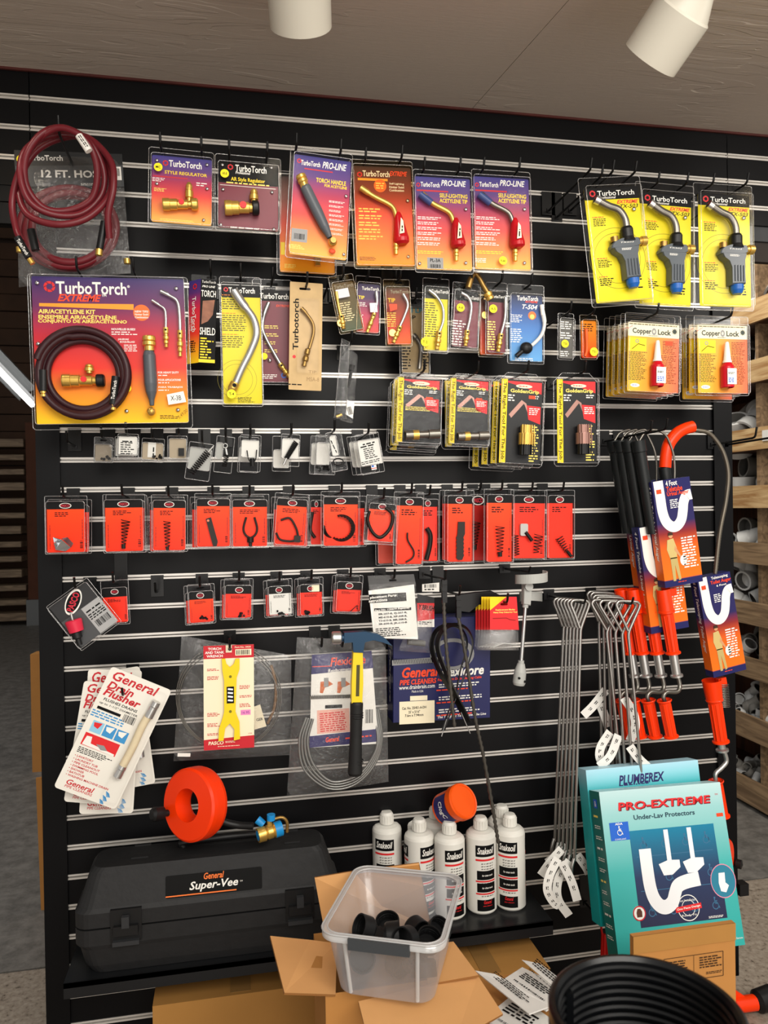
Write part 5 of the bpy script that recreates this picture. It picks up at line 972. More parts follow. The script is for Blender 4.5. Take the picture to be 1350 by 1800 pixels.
ocard('orange card mostly hidden between the open arm cutter and the round saw blade', '', box4(546, 880, 566, 957), -.05, blade([(549, 900), (545, 930), (553, 945)], 3), None, ORG2)
def c7(T, F):
    b = MB(); n = 30
    for (cx, cy, R, a0, a1, w) in ((600, 928, 24, -1.9, 2.3, 9), (583, 930, 16, 1.6, 3.6, 6)):
        vs = []
        for i in range(n+1):
            a = a0+(a1-a0)*i/n; k = w*(.4+.6*math.sin(math.pi*(i+1)/(n+2)))
            rr_ = R-k+(1.6 if i % 2 else 0)
            vs += [F.P(cx+R*math.cos(a), cy+R*math.sin(a), .004), F.P(cx+rr_*math.cos(a), cy+rr_*math.sin(a), .014)]
        b.add(vs, [(2*i, 2*i+1, 2*i+3, 2*i+2) for i in range(n)], CUT)
    T.part('round_saw_blade', b)
ocard('orange card behind the round saw blade card, seventh from the left', '', box4(572, 882, 640, 958), -.06, None, None, ORG2)
ocard('orange card with a big round saw tooth blade, seventh from the left', 'the round saw blade card', [(569, 874), (628, 874), (629, 959), (568, 959)], -.12, c7, .145)
ocard('faded orange card hanging low behind the ring cutter card', '', [(660, 900), (690, 900), (690, 990), (668, 990)], -.04, None, None, PINKC, gl=False)
def c8(T, F): b = MB(); b.tube(bez([F.P(648, 898, .012), F.P(645, 915, .012), F.P(654, 936, .012), F.P(668, 944, .012), F.P(684, 928, .012), F.P(688, 905, .012), F.P(676, 892, .012)], 6), 3*F.s, CUT, 6); T.part('ring_cutter', b)
ocard('tilted orange card in a bulky clear shell with a ring shaped cutter', 'the ring cutter card', [(650, 884), (694, 888), (690, 955), (645, 948)], -.15, c8, .175, clear=SHELL, shellpad=(6, 14, 8, 5))
ocard('tall orange card behind the zigzag wire card', '', box4(699, 886, 745, 985), -.06, None, None, ORG2, hd=.12)
ocard('tall orange card with a thin zigzag blade, ninth in the row', 'the zigzag blade card', [(698, 875), (742, 875), (740, 991), (694, 991)], -.12, blade([(715, 936), (716, 950), (726, 968), (724, 980), (712, 988)], 1.6), .145, hd=.12, shellpad=(4, 10, 3, 3))
ocard('tall orange card with a dark curved saw blade, half behind the zigzag one', 'the curved saw blade card', [(736, 878), (768, 878), (768, 986), (738, 986)], -.08, blade([(749, 928), (755, 940), (754, 960), (748, 984)], 4.5), .105, ORG2, hd=.12)
def c11(T, F):
    s = F.s; b = MB(); P = [(804, 917), (816, 917), (815, 938), (813, 982), (802, 982), (803, 938)]
    L_ = [(804, 917), (803, 938)]+[(802-(1.5 if i % 2 else 0), 942+i*3.4) for i in range(12)]+[(804, 984), (811, 984)]+[(813+(1.5 if i % 2 else 0), 979-i*3.4) for i in range(12)]+[(816, 938), (816, 917)]
    q = [F.L(x, y) for x, y in L_]; n = len(q); b.add([(x, y, .004) for x, y in q]+[(x, y, .008) for x, y in q], [(i, (i+1) % n, n+(i+1) % n, n+i) for i in range(n)], CUT); b.add([(x, y, .008) for x, y in q], [tuple(range(n))], CUT); T.part('flat_saw_blade', b)
ocard('orange card behind the straight saw tooth blade card', '', box4(777, 872, 816, 984), -.07, None, None, ORG2, hd=.12)
ocard('tall orange card with a straight saw tooth blade', 'the straight saw blade card', [(786, 872), (829, 872), (829, 987), (785, 987)], -.12, c11, .145, hd=.12)
ocard('deep red card with a big oval emblem, behind the straight saw and long coil cards', 'the deep red card', [(822, 870), (858, 870), (858, 985), (824, 985)], -.05, coil(836, 917, 960, 7, .5, 833), .075, DRC, hd=.16, big=True, gl=False)
ocard('tall orange card with a long tapered coil', 'the long coil card', [(855, 870), (899, 870), (899, 987), (855, 987)], -.12, coil(877, 925, 972, 8, .6, 877), .145, hd=.12)
def c14(T, F):
    s = F.s; b = MB(); b.prism(rrect(13*s, 20*s, .004, 3, *F.L(919, 931)), .003, .011, mat('grey_bracket', '#b5b5b0', .4)); T.part('grey_bracket', b); b = MB(); b.cyl(F.P(921, 935, .012), F.P(932, 950, .012), 3*s, CUT); T.part('clamp_pin', b); b = MB(); spring(b, F, (945, 940), (940, 972), 8, 6, .009, .0012, CUT, .5); spring(b, F, (905, 940), (907, 976), 4, 8, .009, .0012, CUT, 1); T.part('cleaner_coils', b)
ocard('wide orange card with a grey bracket and coils, second from the right', 'the grey bracket card', [(902, 872), (957, 871), (957, 982), (901, 980)], -.12, c14, .145, ORG2, hd=.12)
def c15(T, F): b = MB(); spring(b, F, (980, 944), (994, 968), 7, 6, .009, .0012, CUT, .6); b.cyl(F.P(994, 968, .009), F.P(1002, 978, .009), 2.5*F.s, CUT); T.part('bent_coil', b)
ocard('orange card with a slanted coil, right end of the orange row', 'the rightmost orange card', [(961, 872), (1006, 871), (1006, 981), (962, 980)], -.12, c15, .145, ORG2, hd=.12)
# second orange row
def v0(T, C, F):
    U = F.U; C.prism([U(.52, .38), U(1, .38), U(1, 1), U(.52, 1)], .0011, .0014, mat('grey_label', '#a9a9a9', .5)); C.prism([U(0, 0), U(1, 0), U(1, .37), U(0, .37)], .0011, .0013, mat('dark_header', '#2a2a2c'))
    oval(C, F, 129, 1058, 25, 13, 'PASCO', 33)
    C.greek(U(.76, .5), F.cw*.4, F.ch*.06, 1, .0017, BLACK); C.greek(U(.76, .62), F.cw*.42, F.ch*.14, 3, .0017, BLACK, rag=.1); C.barcode(U(.76, .8), F.cw*.34, F.ch*.14, .0017)
V0 = pack('hole_saw_pack', 'large tilted grey clamshell with a red hole saw, left end of the lower row', 'blister pack', [(83, 1066), (153, 1015), (212, 1091), (143, 1147)], (.04, .05, .96, .95), -.17, mat('dark_grey_card', '#4a4b4d', .4), v0, (136, 1036, .02, .006), depth=.02, rad=.003, hooklen=.2, what='the tilted grey clamshell')
F = V0.F; s = F.s; b = MB(); a = Vector(F.P(132, 1092, .016)); d = Vector(F.P(140, 1125, 0))-Vector(F.P(130, 1092, 0)); b.lathe([(0, 0), (13*s, 0), (15*s, 2*s), (13*s, 22*s), (0, 22*s)], mat('pink_red_plastic', '#d42a44', .35), Vector(F.P(131, 1088, .016)), d, 20); V0.part('red_hole_saw', b)
b = MB(); b.cyl(F.P(127, 1076, .016), F.P(130, 1088, .016), 2*s, STEEL); V0.part('pilot_drill', b); b = MB(); b.lathe([(9*s, 0), (9*s, 10*s), (5*s, 12*s), (5*s, 24*s), (0, 24*s)], BLK, Vector(F.P(136, 1110, .016)), d, 16); V0.part('black_arbor', b)
def nub(x, y, m_=CUT, n=3): return lambda T, F: bits(T, F, x, y, 16, 7, n+3)
low = [([(178, 1036), (225, 1028), (223, 1094), (185, 1094)], 'small orange card partly behind the tilted grey clamshell', 'the small orange card behind the clamshell', ORG2, None, 0),
 ([(331, 1040), (373, 1038), (377, 1091), (336, 1094)], 'small orange card with dark bits, third bracket of the lower row', 'the small orange card with dark bits', ORG, (355, 1086), 1),
 ([(398, 1029), (443, 1029), (440, 1083), (395, 1086)], 'small orange card with a rounded brown bit', 'the small orange card with the rounded bit', ORG2, (423, 1080), 1),
 ([(471, 1031), (510, 1029), (513, 1078), (475, 1081)], 'small white card, the only white one of the lower row', 'the small white card', WHC, (492, 1078), 1),
 ([(527, 1028), (565, 1026), (566, 1078), (528, 1081)], 'small orange card with a cream price sticker on top', 'the small orange card with the price sticker', ORG2, (545, 1078), 1),
 ([(593, 1022), (635, 1023), (632, 1076), (590, 1072)], 'small orange card with a bent wire, right end of the lower row', 'the small orange card with the bent wire', ORG2, None, 1)]
for i, (q, lb, wh, cm_, bt, beh) in enumerate(low):
    if beh: ocard('small orange card behind '+wh.replace('the small', 'the').replace('the ', 'the '), '', [(x-6, y+2) for x, y in q], -.07, None, None, ORG2, gl=False, shellpad=(3, 12, 3, 3), hd=.26)
    f = nub(*bt) if bt else (lambda T, F: T.part('bent_wire', MB().tube([F.P(613, 1076, .008), F.P(626, 1064, .008), F.P(630, 1076, .008)], .0012, CUT, 5)) if i == 5 else None)
    ocard(lb, wh, q, -.12, f, .145, cm_, shellpad=(3, 12, 3, 4), hd=.27, price=(.72, .14) if i == 4 else None)
p = at(277, 1040, 0); hook(p.x, p.z, .06, 'empty, in the gap of the lower orange row')
# replacement parts bag, dry brush bag
F = Frame([(647, 1010), (728, 1008), (736, 1124), (655, 1122)], -.17); T = Thing('instruction_bag', 'clear bag with a white replacement parts instruction sheet, above the hammer claw', 'parts bag', F.M); s = F.s
b = MB(); b.prism([F.L(x, y) for x, y in ((647, 1038), (727, 1027), (734, 1123), (657, 1121))], .004, .0046, WHITE)
b.prism([F.L(x, y) for x, y in ((648, 1045), (713, 1041), (714, 1056), (649, 1060))], .0046, .0049, BLACK); b.text('placement Parts', F.L(673, 1048.5), 46*s, 5.5*s, .0052, WHITE, 0, .03, 3); b.text('nstructions', F.L(664, 1055), 32*s, 5*s, .0052, WHITE, 0, .03, 3)
b.prism([F.L(x, y) for x, y in ((657, 1069), (722, 1067), (722, 1072), (657, 1074))], .0046, .0049, BLACK); b.text('Part No. 136670 Replaces:', F.L(689, 1070.5), 62*s, 4*s, .0052, WHITE, .2, .03, 2)
for i, t in enumerate(('ER-207-B, EJ-207-B,', 'ME-610-B, XP-308-B,', 'T3-610-B, MR-308-B,', 'SR-608-B, JR-610-B')): b.text(t, F.L(690, 1078+5.8*i), 50*s, 4*s, .0049, BLACK, 0, .04, 1)
b.greek(F.L(688, 1110), 56*s, 16*s, 5, .0049, BLACK, 1); T.part('instruction_sheet', b)
b = MB(); b.plate([F.L(x, y) for x, y in ((648, 1030), (646, 1012), (727, 1009), (731, 1030))][::-1], slot_pts(F, 690, 1020, .02, .005), .003, .0035, SM); T.part('hang_header', b)
bag(T, F, [(648, 1028), (730, 1022), (737, 1125), (655, 1123)], .014)
p = F.world(690, 1020); hook(p.x, p.z+.002, .195, 'carrying the instruction bag')
F = Frame([(730, 1040), (764, 1048), (764, 1150), (726, 1150)], -.14); T = Thing('brush_bag', 'clear bag with a red and white dry brush header, right of the instruction bag', 'parts bag', F.M); s = F.s
b = MB(); b.prism([F.L(x, y) for x, y in ((733, 1044), (763, 1050), (763, 1060), (733, 1060))], .002, .0024, mat('dark_header', '#2a2a2c')); b.prism([F.L(x, y) for x, y in ((733, 1060), (763, 1060), (763, 1088), (733, 1092))], .002, .0024, RED); b.prism([F.L(x, y) for x, y in ((733, 1092), (763, 1088), (763, 1102), (733, 1102))], .002, .0024, WHITE); b.text('Y BRUSH', F.L(749, 1068), 28*s, 9*s, .0028, BLACK, 0, .03, -4); b.greek(F.L(748, 1095), 24*s, 6*s, 2, .0028, BLACK); T.part('header_card', b)
b = MB(); b.cyl(F.P(715, 1127, .01), F.P(745, 1130, .01), 5*s, mat('grey_brush', '#6a6a68', .6)); T.part('brush', b)
bag(T, F, [(733, 1060), (763, 1060), (757, 1148), (700, 1144)], .022)
F = Frame([(741, 1023), (773, 1021), (773, 1042), (741, 1042)], -.1); T = Thing('barcode_tag', 'white barcode tag hanging above the dry brush header', 'tag', F.M); b = MB(); b.prism([F.L(x, y) for x, y in ((742, 1027), (772, 1024), (772, 1040), (742, 1040))], 0, .0006, WHITE); b.barcode(F.L(757, 1030), 22*F.s, 6*F.s, .0009); b.greek(F.L(757, 1036), 22*F.s, 4*F.s, 1, .0009, BLACK); T.part('paper_tag', b)
# ================================================================ lower wall: cards, bags, tools
class Frame3(Frame):
    """flat thing whose four corners lie at their own distances from the wall"""
    def __init__(s, quad, Ys):
        P = [at(x, y, Y) for (x, y), Y in zip(quad, Ys)]; s.c = sum(P, Vector())/4
        a = (P[1]-P[0]+P[2]-P[3])/2; b = (P[0]-P[3]+P[1]-P[2])/2; s.w = a.length; s.h = b.length
        X = a.normalized(); Z = X.cross(b).normalized(); Yv = Z.cross(X)
        s.M = Matrix((X, Yv, Z)).transposed().to_4x4(); s.M.translation = s.c; s.inv = s.M.inverted(); s.n = Z; s.Y = s.c.y
        s.s = s.w/((math.hypot(quad[1][0]-quad[0][0], quad[1][1]-quad[0][1])+math.hypot(quad[2][0]-quad[3][0], quad[2][1]-quad[3][1]))/2)
    def L(s, px, py):
        D = fw+RV*((px-675)/FPX)+UV*((900-py)/FPX); t = (s.c-CAM).dot(s.n)/D.dot(s.n); p = s.inv@(CAM+D*t); return (p.x, p.y)
def UF(F): return lambda u, v: (-F.w/2+u*F.w, F.h/2-v*F.h)
CARDW = mat('white_card', '#e6e2d8', .5)
GRED = mat('general_red', '#c2202c', .5); SKY = mat('sky_print', '#3d8fc8'); LBLUE = mat('light_blue_print', '#8cc4e0')
def flusher(quad, Y, label, hl=None, full=True):
    F = Frame(quad, Y); T = Thing('drain_flusher_card', label, 'blister pack', F.M); U = UF(F); w_, h_ = F.w, F.h; z = .0013
    b = MB(); b.prism(rrect(w_, h_, .008, 4), 0, .001, CARDW)
    b.text('General', U(.45, .055), w_*.74, h_*.075, z, GRED, .2, .02); b.text('Drain', U(.28, .135), w_*.42, h_*.06, z, GRED, .2, .03); b.text('Flusher', U(.36, .195), w_*.6, h_*.06, z, GRED, .2, .03)
    b.text('FLUSHES DRAINS', U(.38, .25), w_*.55, h_*.022, z, BLACK, .1, .02); b.text('up to 1-1/2" DIAMETER', U(.38, .285), w_*.62, h_*.022, z, BLACK, .1, .01); b.rect(U(.26, .325), w_*.38, h_*.022, z, BLACK); b.barcode(U(.6, .33), w_*.2, h_*.06, z)
    b.greek(U(.3, .375), w_*.55, h_*.06, 3, z, SKY, rag=.1)
    for i in range(3): b.rect(U(.2+.2*i, .47), w_*.18, h_*.09, z, SKY if i else LBLUE); b.prism([U(.13+.2*i, .44), U(.26+.2*i, .43), U(.22+.2*i, .48), U(.15+.2*i, .47)], .001, z+.0002, WHITE if i else RED)
    b.rect(U(.36, .58), w_*.56, h_*.1, z, RED); b.prism([U(.12, .555), U(.2, .55), U(.22, .6), U(.62, .615), U(.62, .63), U(.1, .625)], .001, z+.0002, WHITE); b.prism([U(.3, .59), U(.42, .58), U(.5, .61), U(.4, .62)], .001, z+.0004, GREYT)
    b.greek(U(.36, .67), w_*.56, h_*.05, 4, z, BLACK)
    for i, t_ in enumerate(('• LAVATORY', '• LAUNDRY TUB', '• PIPE CLEANOUT', '• SWIMMING POOL', '• SHOWER', '• BATHTUB', '• WASHING MACHINE DRAIN')): wd = w_*.03*len(t_); b.text(t_, (U(.08, 0)[0]+wd/2, U(0, .72+.026*i)[1]), wd, h_*.017, z, GRED, .1, .02)
    b.text('General', U(.36, .925), w_*.44, h_*.042, z, GRED, .2, .02); b.text('PIPE CLEANERS', U(.36, .96), w_*.44, h_*.02, z, GRED, .1, .01)
    for i in range(14): a = U(.78+.012*(i % 5)-.004*i, .9+.007*i); b.rect(a, w_*.012, h_*.03, z, SKY, 70+7*(i % 5))
    T.part('printed_card', b); s = w_/103
    A = Vector((*U(.86, .1), .012)); B2 = Vector((*U(.8, .82), .012)); d = B2-A; Ln = d.length
    b = MB(); b.tube(bez([A+d*.12, A+d*.3+Vector((-.003, 0, 0)), A+d*.55, A+d*.78], 6), 6.5*s, mat('cream_fabric_hose', '#d8c9a8', .7, 0, .12, 60), 12); T.part('flusher_hose', b)
    for nm, t0, t1 in (('top_coupling', .02, .2), ('bottom_coupling', .77, .9)): T.part(nm, MB().lathe([(0, 0), (7*s, 0), (7.5*s, Ln*(t1-t0)*.3), (7*s, Ln*(t1-t0)*.35), (7.5*s, Ln*(t1-t0)), (0, Ln*(t1-t0))], STEEL, A+d*t0, d, 14))
    b = MB(); P = rrect(w_*.26, h_*.92, .006, 3, U(.84, 0)[0], 0); n = len(P); b.add([(x, y, .001) for x, y in P]+[(x, y, .02) for x, y in P], [(i, (i+1) % n, n+(i+1) % n, n+i) for i in range(n)]+[tuple(range(n, 2*n))], CLEAR); T.part('clear_blister', b)
    if hl: p = Vector(F.M@Vector((*U(.36, .17), 0))); hook(p.x, p.z, hl, 'carrying the fanned drain flusher cards', tip=.012)
flusher([(150, 1185), (243, 1172), (276, 1377), (185, 1392)], -.085, 'white drain flusher card at the back of the fan, leaning the other way')
flusher([(146, 1171), (240, 1183), (243, 1430), (149, 1429)], -.115, 'upright white drain flusher card, second from the back of the fan')
flusher([(140, 1192), (236, 1210), (222, 1422), (122, 1404)], -.14, 'slightly tilted white drain flusher card directly behind the front one')
flusher([(197, 1167), (290, 1213), (212, 1429), (97, 1381)], -.175, 'front white drain flusher card of the fan, strongly tilted, fully readable', .2)
# torch and tank wrench on top of a bag with a cable loop
F = Frame([(319, 1117), (512, 1150), (512, 1330), (305, 1338)], -.10); s = F.s
T = Thing('cable_bag', 'big wrinkled clear bag with a coiled wire, behind the yellow tank wrench card', 'bag', F.M)
for k in range(3): T.part('wire_loop', MB().tube([F.P(402+(92-3*k)*math.cos(a/48*6.283), 1224+(92-4*k)*math.sin(a/48*6.283)+k, .008+.004*k) for a in range(48)], .0014, DSTEEL, 6, closed=True))
b = MB(); b.tube(bez([F.P(476, 1168, .01), F.P(484, 1200, .012), F.P(482, 1240, .012), F.P(470, 1270, .01)], 8), 3*s, mat('rusty_wire', '#7a5a3a', .5, .3), 6); T.part('brown_wire_end', b)
b = MB(); b.prism([F.L(x, y) for x, y in ((446, 1240), (457, 1236), (468, 1274), (447, 1280))], .013, .0136, CREAM); b.text('GER', F.L(456, 1262), 12*s, 5*s, .0139, BLACK, 0, .02, 12); T.part('paper_tag', b)
b = MB(); b.prism(rrect(22*s, 6*s, .001, 2, *F.L(324, 1324)), .012, .014, WHITE); T.part('white_clip', b)
bag(T, F, [(319, 1117), (512, 1152), (512, 1327), (305, 1338)], .03, amp=.006, n=18)
F = Frame([(360, 1136), (448, 1132), (445, 1312), (356, 1321)], -.17); s = F.s; U = UF(F)
T = Thing('tank_wrench_card', 'cream and red card with a yellow double ended torch and tank wrench', 'blister pack', F.M)
b = MB(); b.plate([(-F.w/2, -F.h/2), (F.w/2, -F.h/2), (F.w/2, F.h/2), (-F.w/2, F.h/2)], circ(.0045, 12, *F.L(404, 1141)), 0, .0008, CREAM)
hx_ = U(0, .125)[1]
b.add([(*U(0, 0), .001), (*U(.44, 0), .001), (*U(.44, .125), .001), (*U(0, .125), .001)], [(0, 3, 2, 1)], GRED); b.add([(*U(.56, 0), .001), (*U(1, 0), .001), (*U(1, .125), .001), (*U(.56, .125), .001)], [(0, 3, 2, 1)], GRED); b.add([(*U(.44, .07), .001), (*U(.56, .07), .001), (*U(.56, .125), .001), (*U(.44, .125), .001)], [(0, 3, 2, 1)], GRED)
b.add([(*U(0, .9), .001), (*U(1, .88), .001), (*U(1, 1), .001), (*U(0, 1), .001)], [(0, 3, 2, 1)], GRED)
for i, (t_, ww) in enumerate((('TORCH', .26), ('AND TANK', .38), ('WRENCH', .32))): b.text(t_, U(.22, .03+.035*i), F.w*ww, F.h*.025, .0013, WHITE, 0, .03)
b.text('Part No. 0435', U(.78, .022), F.w*.32, F.h*.016, .0013, CREAM, 0, .02); b.rect(U(.79, .072), F.w*.32, F.h*.06, .0013, CREAM); b.barcode(U(.79, .072), F.w*.26, F.h*.045, .0016)
b.text('PASCO', U(.24, .935), F.w*.3, F.h*.035, .0013, CREAM, .1, .03); b.greek(U(.55, .93), F.w*.25, F.h*.02, 2, .0013, CREAM); b.greek(U(.5, .97), F.w*.45, F.h*.012, 1, .0013, CREAM)
for u, v, n_ in ((.2, .23, 2), (.2, .31, 3), (.2, .66, 3), (.2, .76, 3), (.2, .85, 2), (.84, .41, 3), (.84, .5, 2), (.84, .585, 3)): b.greek(U(u, v), F.w*.26, F.h*.013*n_, n_, .0013, GRED)
b.text('USA', U(.92, .86), F.w*.08, F.h*.012, .0013, GRED); b.rect(U(.83, .655), F.w*.2, F.h*.05, .0013, mat('pink_price_sticker', '#e88ac0', .5)); b.text('16.95', U(.83, .655), F.w*.15, F.h*.025, .0016, mat('violet_ink', '#7a2a8a')); T.part('printed_card', b)
b = MB(); YW = mat('yellow_painted_steel', '#f0cc10', .4)
V_ = [(390, 1157), (396, 1157), (398, 1166), (404, 1172), (411, 1166), (414, 1157), (421, 1157), (421, 1175), (416, 1190), (414, 1250), (421, 1268), (422, 1297), (411, 1300), (412, 1280), (404, 1270), (396, 1278), (393, 1300), (384, 1301), (385, 1280), (391, 1262), (394, 1250), (394, 1195), (391, 1178)]
q = [F.L(x, y) for x, y in V_]; n = len(q)
b.add([(x, y, .003) for x, y in q]+[(x, y, .009) for x, y in q], [(i, (i+1) % n, n+(i+1) % n, n+i) for i in range(n)]+[tuple(range(n, 2*n))], YW)
for y in (1188, 1249): b.prism(circ(2.6*s, 12, *F.L(405, y)), .009, .0095, mat('olive_line', '#7a7210'))
o = T.part('yellow_wrench', b); b = MB(); b.rect(F.L(405, 1220), 13*s, 30*s, .0096, BLACK)
for i in range(4): b.rect(F.L(405, 1210+6.5*i), 9*s, 3*s, .01, SILVER, -8)
T.part('wrench_sticker', b, o); p = F.world(404, 1141); hook(p.x, p.z+.002, .2, 'carrying the yellow tank wrench card')
# cable bag with blue and white card
NAVY = mat('navy_print', '#2a2560', .45)
F = Frame([(522, 1120), (678, 1127), (683, 1374), (504, 1404)], -.13); s = F.s
T = Thing('cable_bag', 'clear bag with a coiled steel cable and a navy and white replacement cable card', 'bag', F.M)
F2q = [(547, 1149), (651, 1142), (663, 1304), (543, 1311)]
b = MB(); b.prism([F.L(x, y) for x, y in F2q], .016, .0165, WHITE); b.prism([F.L(x, y) for x, y in ((547, 1149), (651, 1142), (654, 1172), (546, 1183))], .0165, .0168, NAVY); b.prism([F.L(x, y) for x, y in ((543, 1291), (662, 1278), (663, 1300), (543, 1311))], .0165, .0168, NAVY)
b.text('Flexicore', F.L(610, 1159), 62*s, 14*s, .0171, ORED, .2, .02, 2); b.text('Replacement Cable', F.L(606, 1175), 62*s, 8*s, .0171, WHITE, .2, .02, 3); b.rect(F.L(565, 1169), 34*s, 1.2*s, .0171, ORED)
for x in (570, 600): b.prism([F.L(x-8, 1196), F.L(x+6, 1194), F.L(x+14, 1200), F.L(x+6, 1204), F.L(x, 1206), F.L(x-4, 1216), F.L(x-9, 1215)], .0165, .0169, mat('tool_orange_print', '#c8642a')); b.rect(F.L(x+2, 1197), 8*s, 16*s, .017, GREYT)
b.rect(F.L(586, 1222), 84*s, 6*s, .0169, DSTEEL)
for i in range(30): b.rect(F.L(546+2.8*i, 1222), 1*s, 7*s, .0172, BLACK, 15)
b.rect(F.L(585, 1239), 30*s, 6*s, .0169, BLACK); b.prism([F.L(x, y) for x, y in ((556, 1246), (612, 1242), (613, 1283), (556, 1287))], .0165, .0168, mat('salmon_box', '#e8b0a0')); b.greek(F.L(585, 1265), 48*s, 34*s, 9, .0171, RED, 3, .1); b.text('General', F.L(583, 1296), 24*s, 9*s, .0171, ORED, .2, .03, 3); b.greek(F.L(630, 1292), 50*s, 5*s, 1, .0171, ORED, 3); b.barcode(F.L(647, 1256), 14*s, 24*s, .0169); T.part('printed_card', b)
CB = mat('wound_cable', '#8f8f8c', .35, .8)
def cable(b, pts, r, m_=None, n=8):
    """closely wound cable: ribbed tube"""
    P = bez(pts, 30); b.tube(P, [r*(1.0 if i % 2 else .86) for i in range(len(P))], m_ or CB, n)
for k in range(4):
    b = MB(); e_ = 3.5*k
    cable(b, [F.P(538+e_, 1260, .006+.004*k), F.P(526+e_*1.3, 1300, .007+.004*k), F.P(534+e_*1.5, 1350-e_, .008+.004*k), F.P(575+e_*.5, 1383-e_*1.4, .009+.004*k), F.P(620, 1378-e_*1.6, .009+.004*k), F.P(655-e_, 1345-e_*.5, .008+.004*k), F.P(670-e_*.8, 1300, .007+.004*k), F.P(664-e_, 1245, .006)], 2.6*s); T.part('steel_cable', b)
bag(T, F, [(522, 1120), (678, 1127), (683, 1374), (504, 1404)], .04, amp=.005, n=18)
for x in (563, 599): p = F.world(x, 1136); hook(p.x, p.z, .165, 'carrying the navy cable bag', 'left one' if x < 580 else 'right one')
# hammer
F = Frame([(583, 1108), (690, 1108), (690, 1360), (583, 1360)], -.215); s = F.s
T = Thing('claw_hammer', 'claw hammer with blue head, yellow shaft and black grip hung on the pegs', 'hammer', F.M); HB = mat('blue_steel', '#1b3a54', .35, .3)
b = MB(); q = [F.L(x, y) for x, y in ((604, 1111), (640, 1109), (662, 1113), (676, 1121), (688, 1134), (672, 1128), (655, 1124), (640, 1128), (637, 1146), (620, 1145), (619, 1128), (604, 1129))]; n = len(q)
b.add([(x, y, -.012) for x, y in q]+[(x, y, .012) for x, y in q], [(i, (i+1) % n, n+(i+1) % n, n+i) for i in range(n)]+[tuple(range(n, 2*n)), tuple(range(n-1, -1, -1))], HB); T.part('head', b)
b = MB(); b.cyl(F.P(606, 1121, 0), F.P(598, 1121, 0), 7*s, HB); b.lathe([(9*s, 0), (11*s, 2*s), (11*s, 15*s), (9*s, 17*s), (0, 17*s)], STEEL, F.P(600, 1121, 0), (-1, 0, 0), 24); T.part('striking_face', b)
b = MB(); b.prism([F.L(x, y) for x, y in ((620, 1144), (637, 1144), (638, 1200), (636, 1236), (617, 1236), (617, 1200))], -.009, .009, mat('yellow_shaft', '#e8c81c', .35), .003); o = T.part('shaft', b); b = MB(); b.rect(F.L(628, 1195), 6*s, 54*s, .0093, mat('dark_shaft_print', '#4a441c')); T.part('shaft_print', b, o)
b = MB(); b.lathe([(0, 0), (10*s, 0), (11.5*s, 4*s), (10.5*s, 60*s), (12*s, 105*s), (13*s, 122*s), (11*s, 127*s), (0, 127*s)], mat('rubber_grip', '#1b1b1b', .6), F.P(627, 1233, 0), (0, -1, 0), 16)
for y in (1252, 1256, 1260, 1335, 1340): b.lathe([(11*s, 0), (11.9*s, 1*s), (11*s, 2*s)], BLK, F.P(627, y, 0), (0, -1, 0), 16)
T.part('grip', b)
# navy flexicore box
F = Frame([(691, 1087), (861, 1083), (863, 1263), (691, 1270)], -.10); s = F.s; U = UF(F)
T = Thing('cable_box', 'navy box of replacement drain cable with orange and white lettering, behind the black straps', 'box', F.M)
b = MB(); b.prism([(-F.w/2, -F.h/2), (F.w/2, -F.h/2), (F.w/2, F.h/2), (-F.w/2, F.h/2)], -.07, 0, mat('navy_box', '#1e2152', .4), .002); T.part('carton', b)
b = MB(); z = .0006; b.text('General', F.L(739, 1181), 64*s, 18*s, z, ORED, .25, .03, 1.5); b.text('Flexicore', F.L(813, 1179), 76*s, 17*s, z, WHITE, .25, .03, 1.5); b.text('PIPE CLEANERS', F.L(735, 1198), 64*s, 9*s, z, ORED, .2, .03, 1.5); b.text('Replacement Drain Cleaning Cable', F.L(808, 1193), 78*s, 5.5*s, z, ORED, .2, .02, 1.5); b.text('www.drainbrain.com', F.L(733, 1207), 62*s, 7*s, z, WHITE, 0, .01, 1.5); b.text('Made in USA', F.L(734, 1215), 20*s, 4*s, z, WHITE)
for i in range(3): b.greek(F.L(812, 1203+22*i), 82*s, 8*s, 2, z, WHITE, 1.5); b.greek(F.L(804, 1211+22*i), 74*s, 4*s, 1, z, ORED, 1.5)
b.rect(F.L(736, 1227), 30*s, 8*s, z, CREAM); b.rect(F.L(733, 1252), 61*s, 38*s, z, CREAM)
for t_, y, w_ in (('Cat. No. 25HE1-A-DH', 1244, 42), ("25' x 5/16\"", 1251, 20), ('7.6m x 7.94mm', 1257, 32)): b.text(t_, F.L(728, y), w_*s, 4.5*s, z+.0003, BLACK, 0, .02, 1)
b.text('The Toughest Tools Down the Line', F.L(812, 1258), 86*s, 5.5*s, z, WHITE, .2, .02, 1.5); b.rect(F.L(735, 1162), 90*s, 9*s, z, GREYT, 2)
for i in range(32): b.rect(F.L(692+2.8*i, 1162), .9*s, 9*s, z+.0003, BLACK, 12)
b.ring(F.L(795, 1150), 30*s, 39*s, z, GREYT, 30, .7); T.part('front_print', b)
b = MB(Matrix.Translation((-F.w/2-.0006, 0, 0))@Matrix.Rotation(-math.pi/2, 4, 'Y')); b.text('Flexicore', (-.035, -.02), .14, .018, 0, WHITE, .2, .01, -90); b.rect((-.035, .06), .06, .012, 0, GREYT); T.part('spine_print', b)
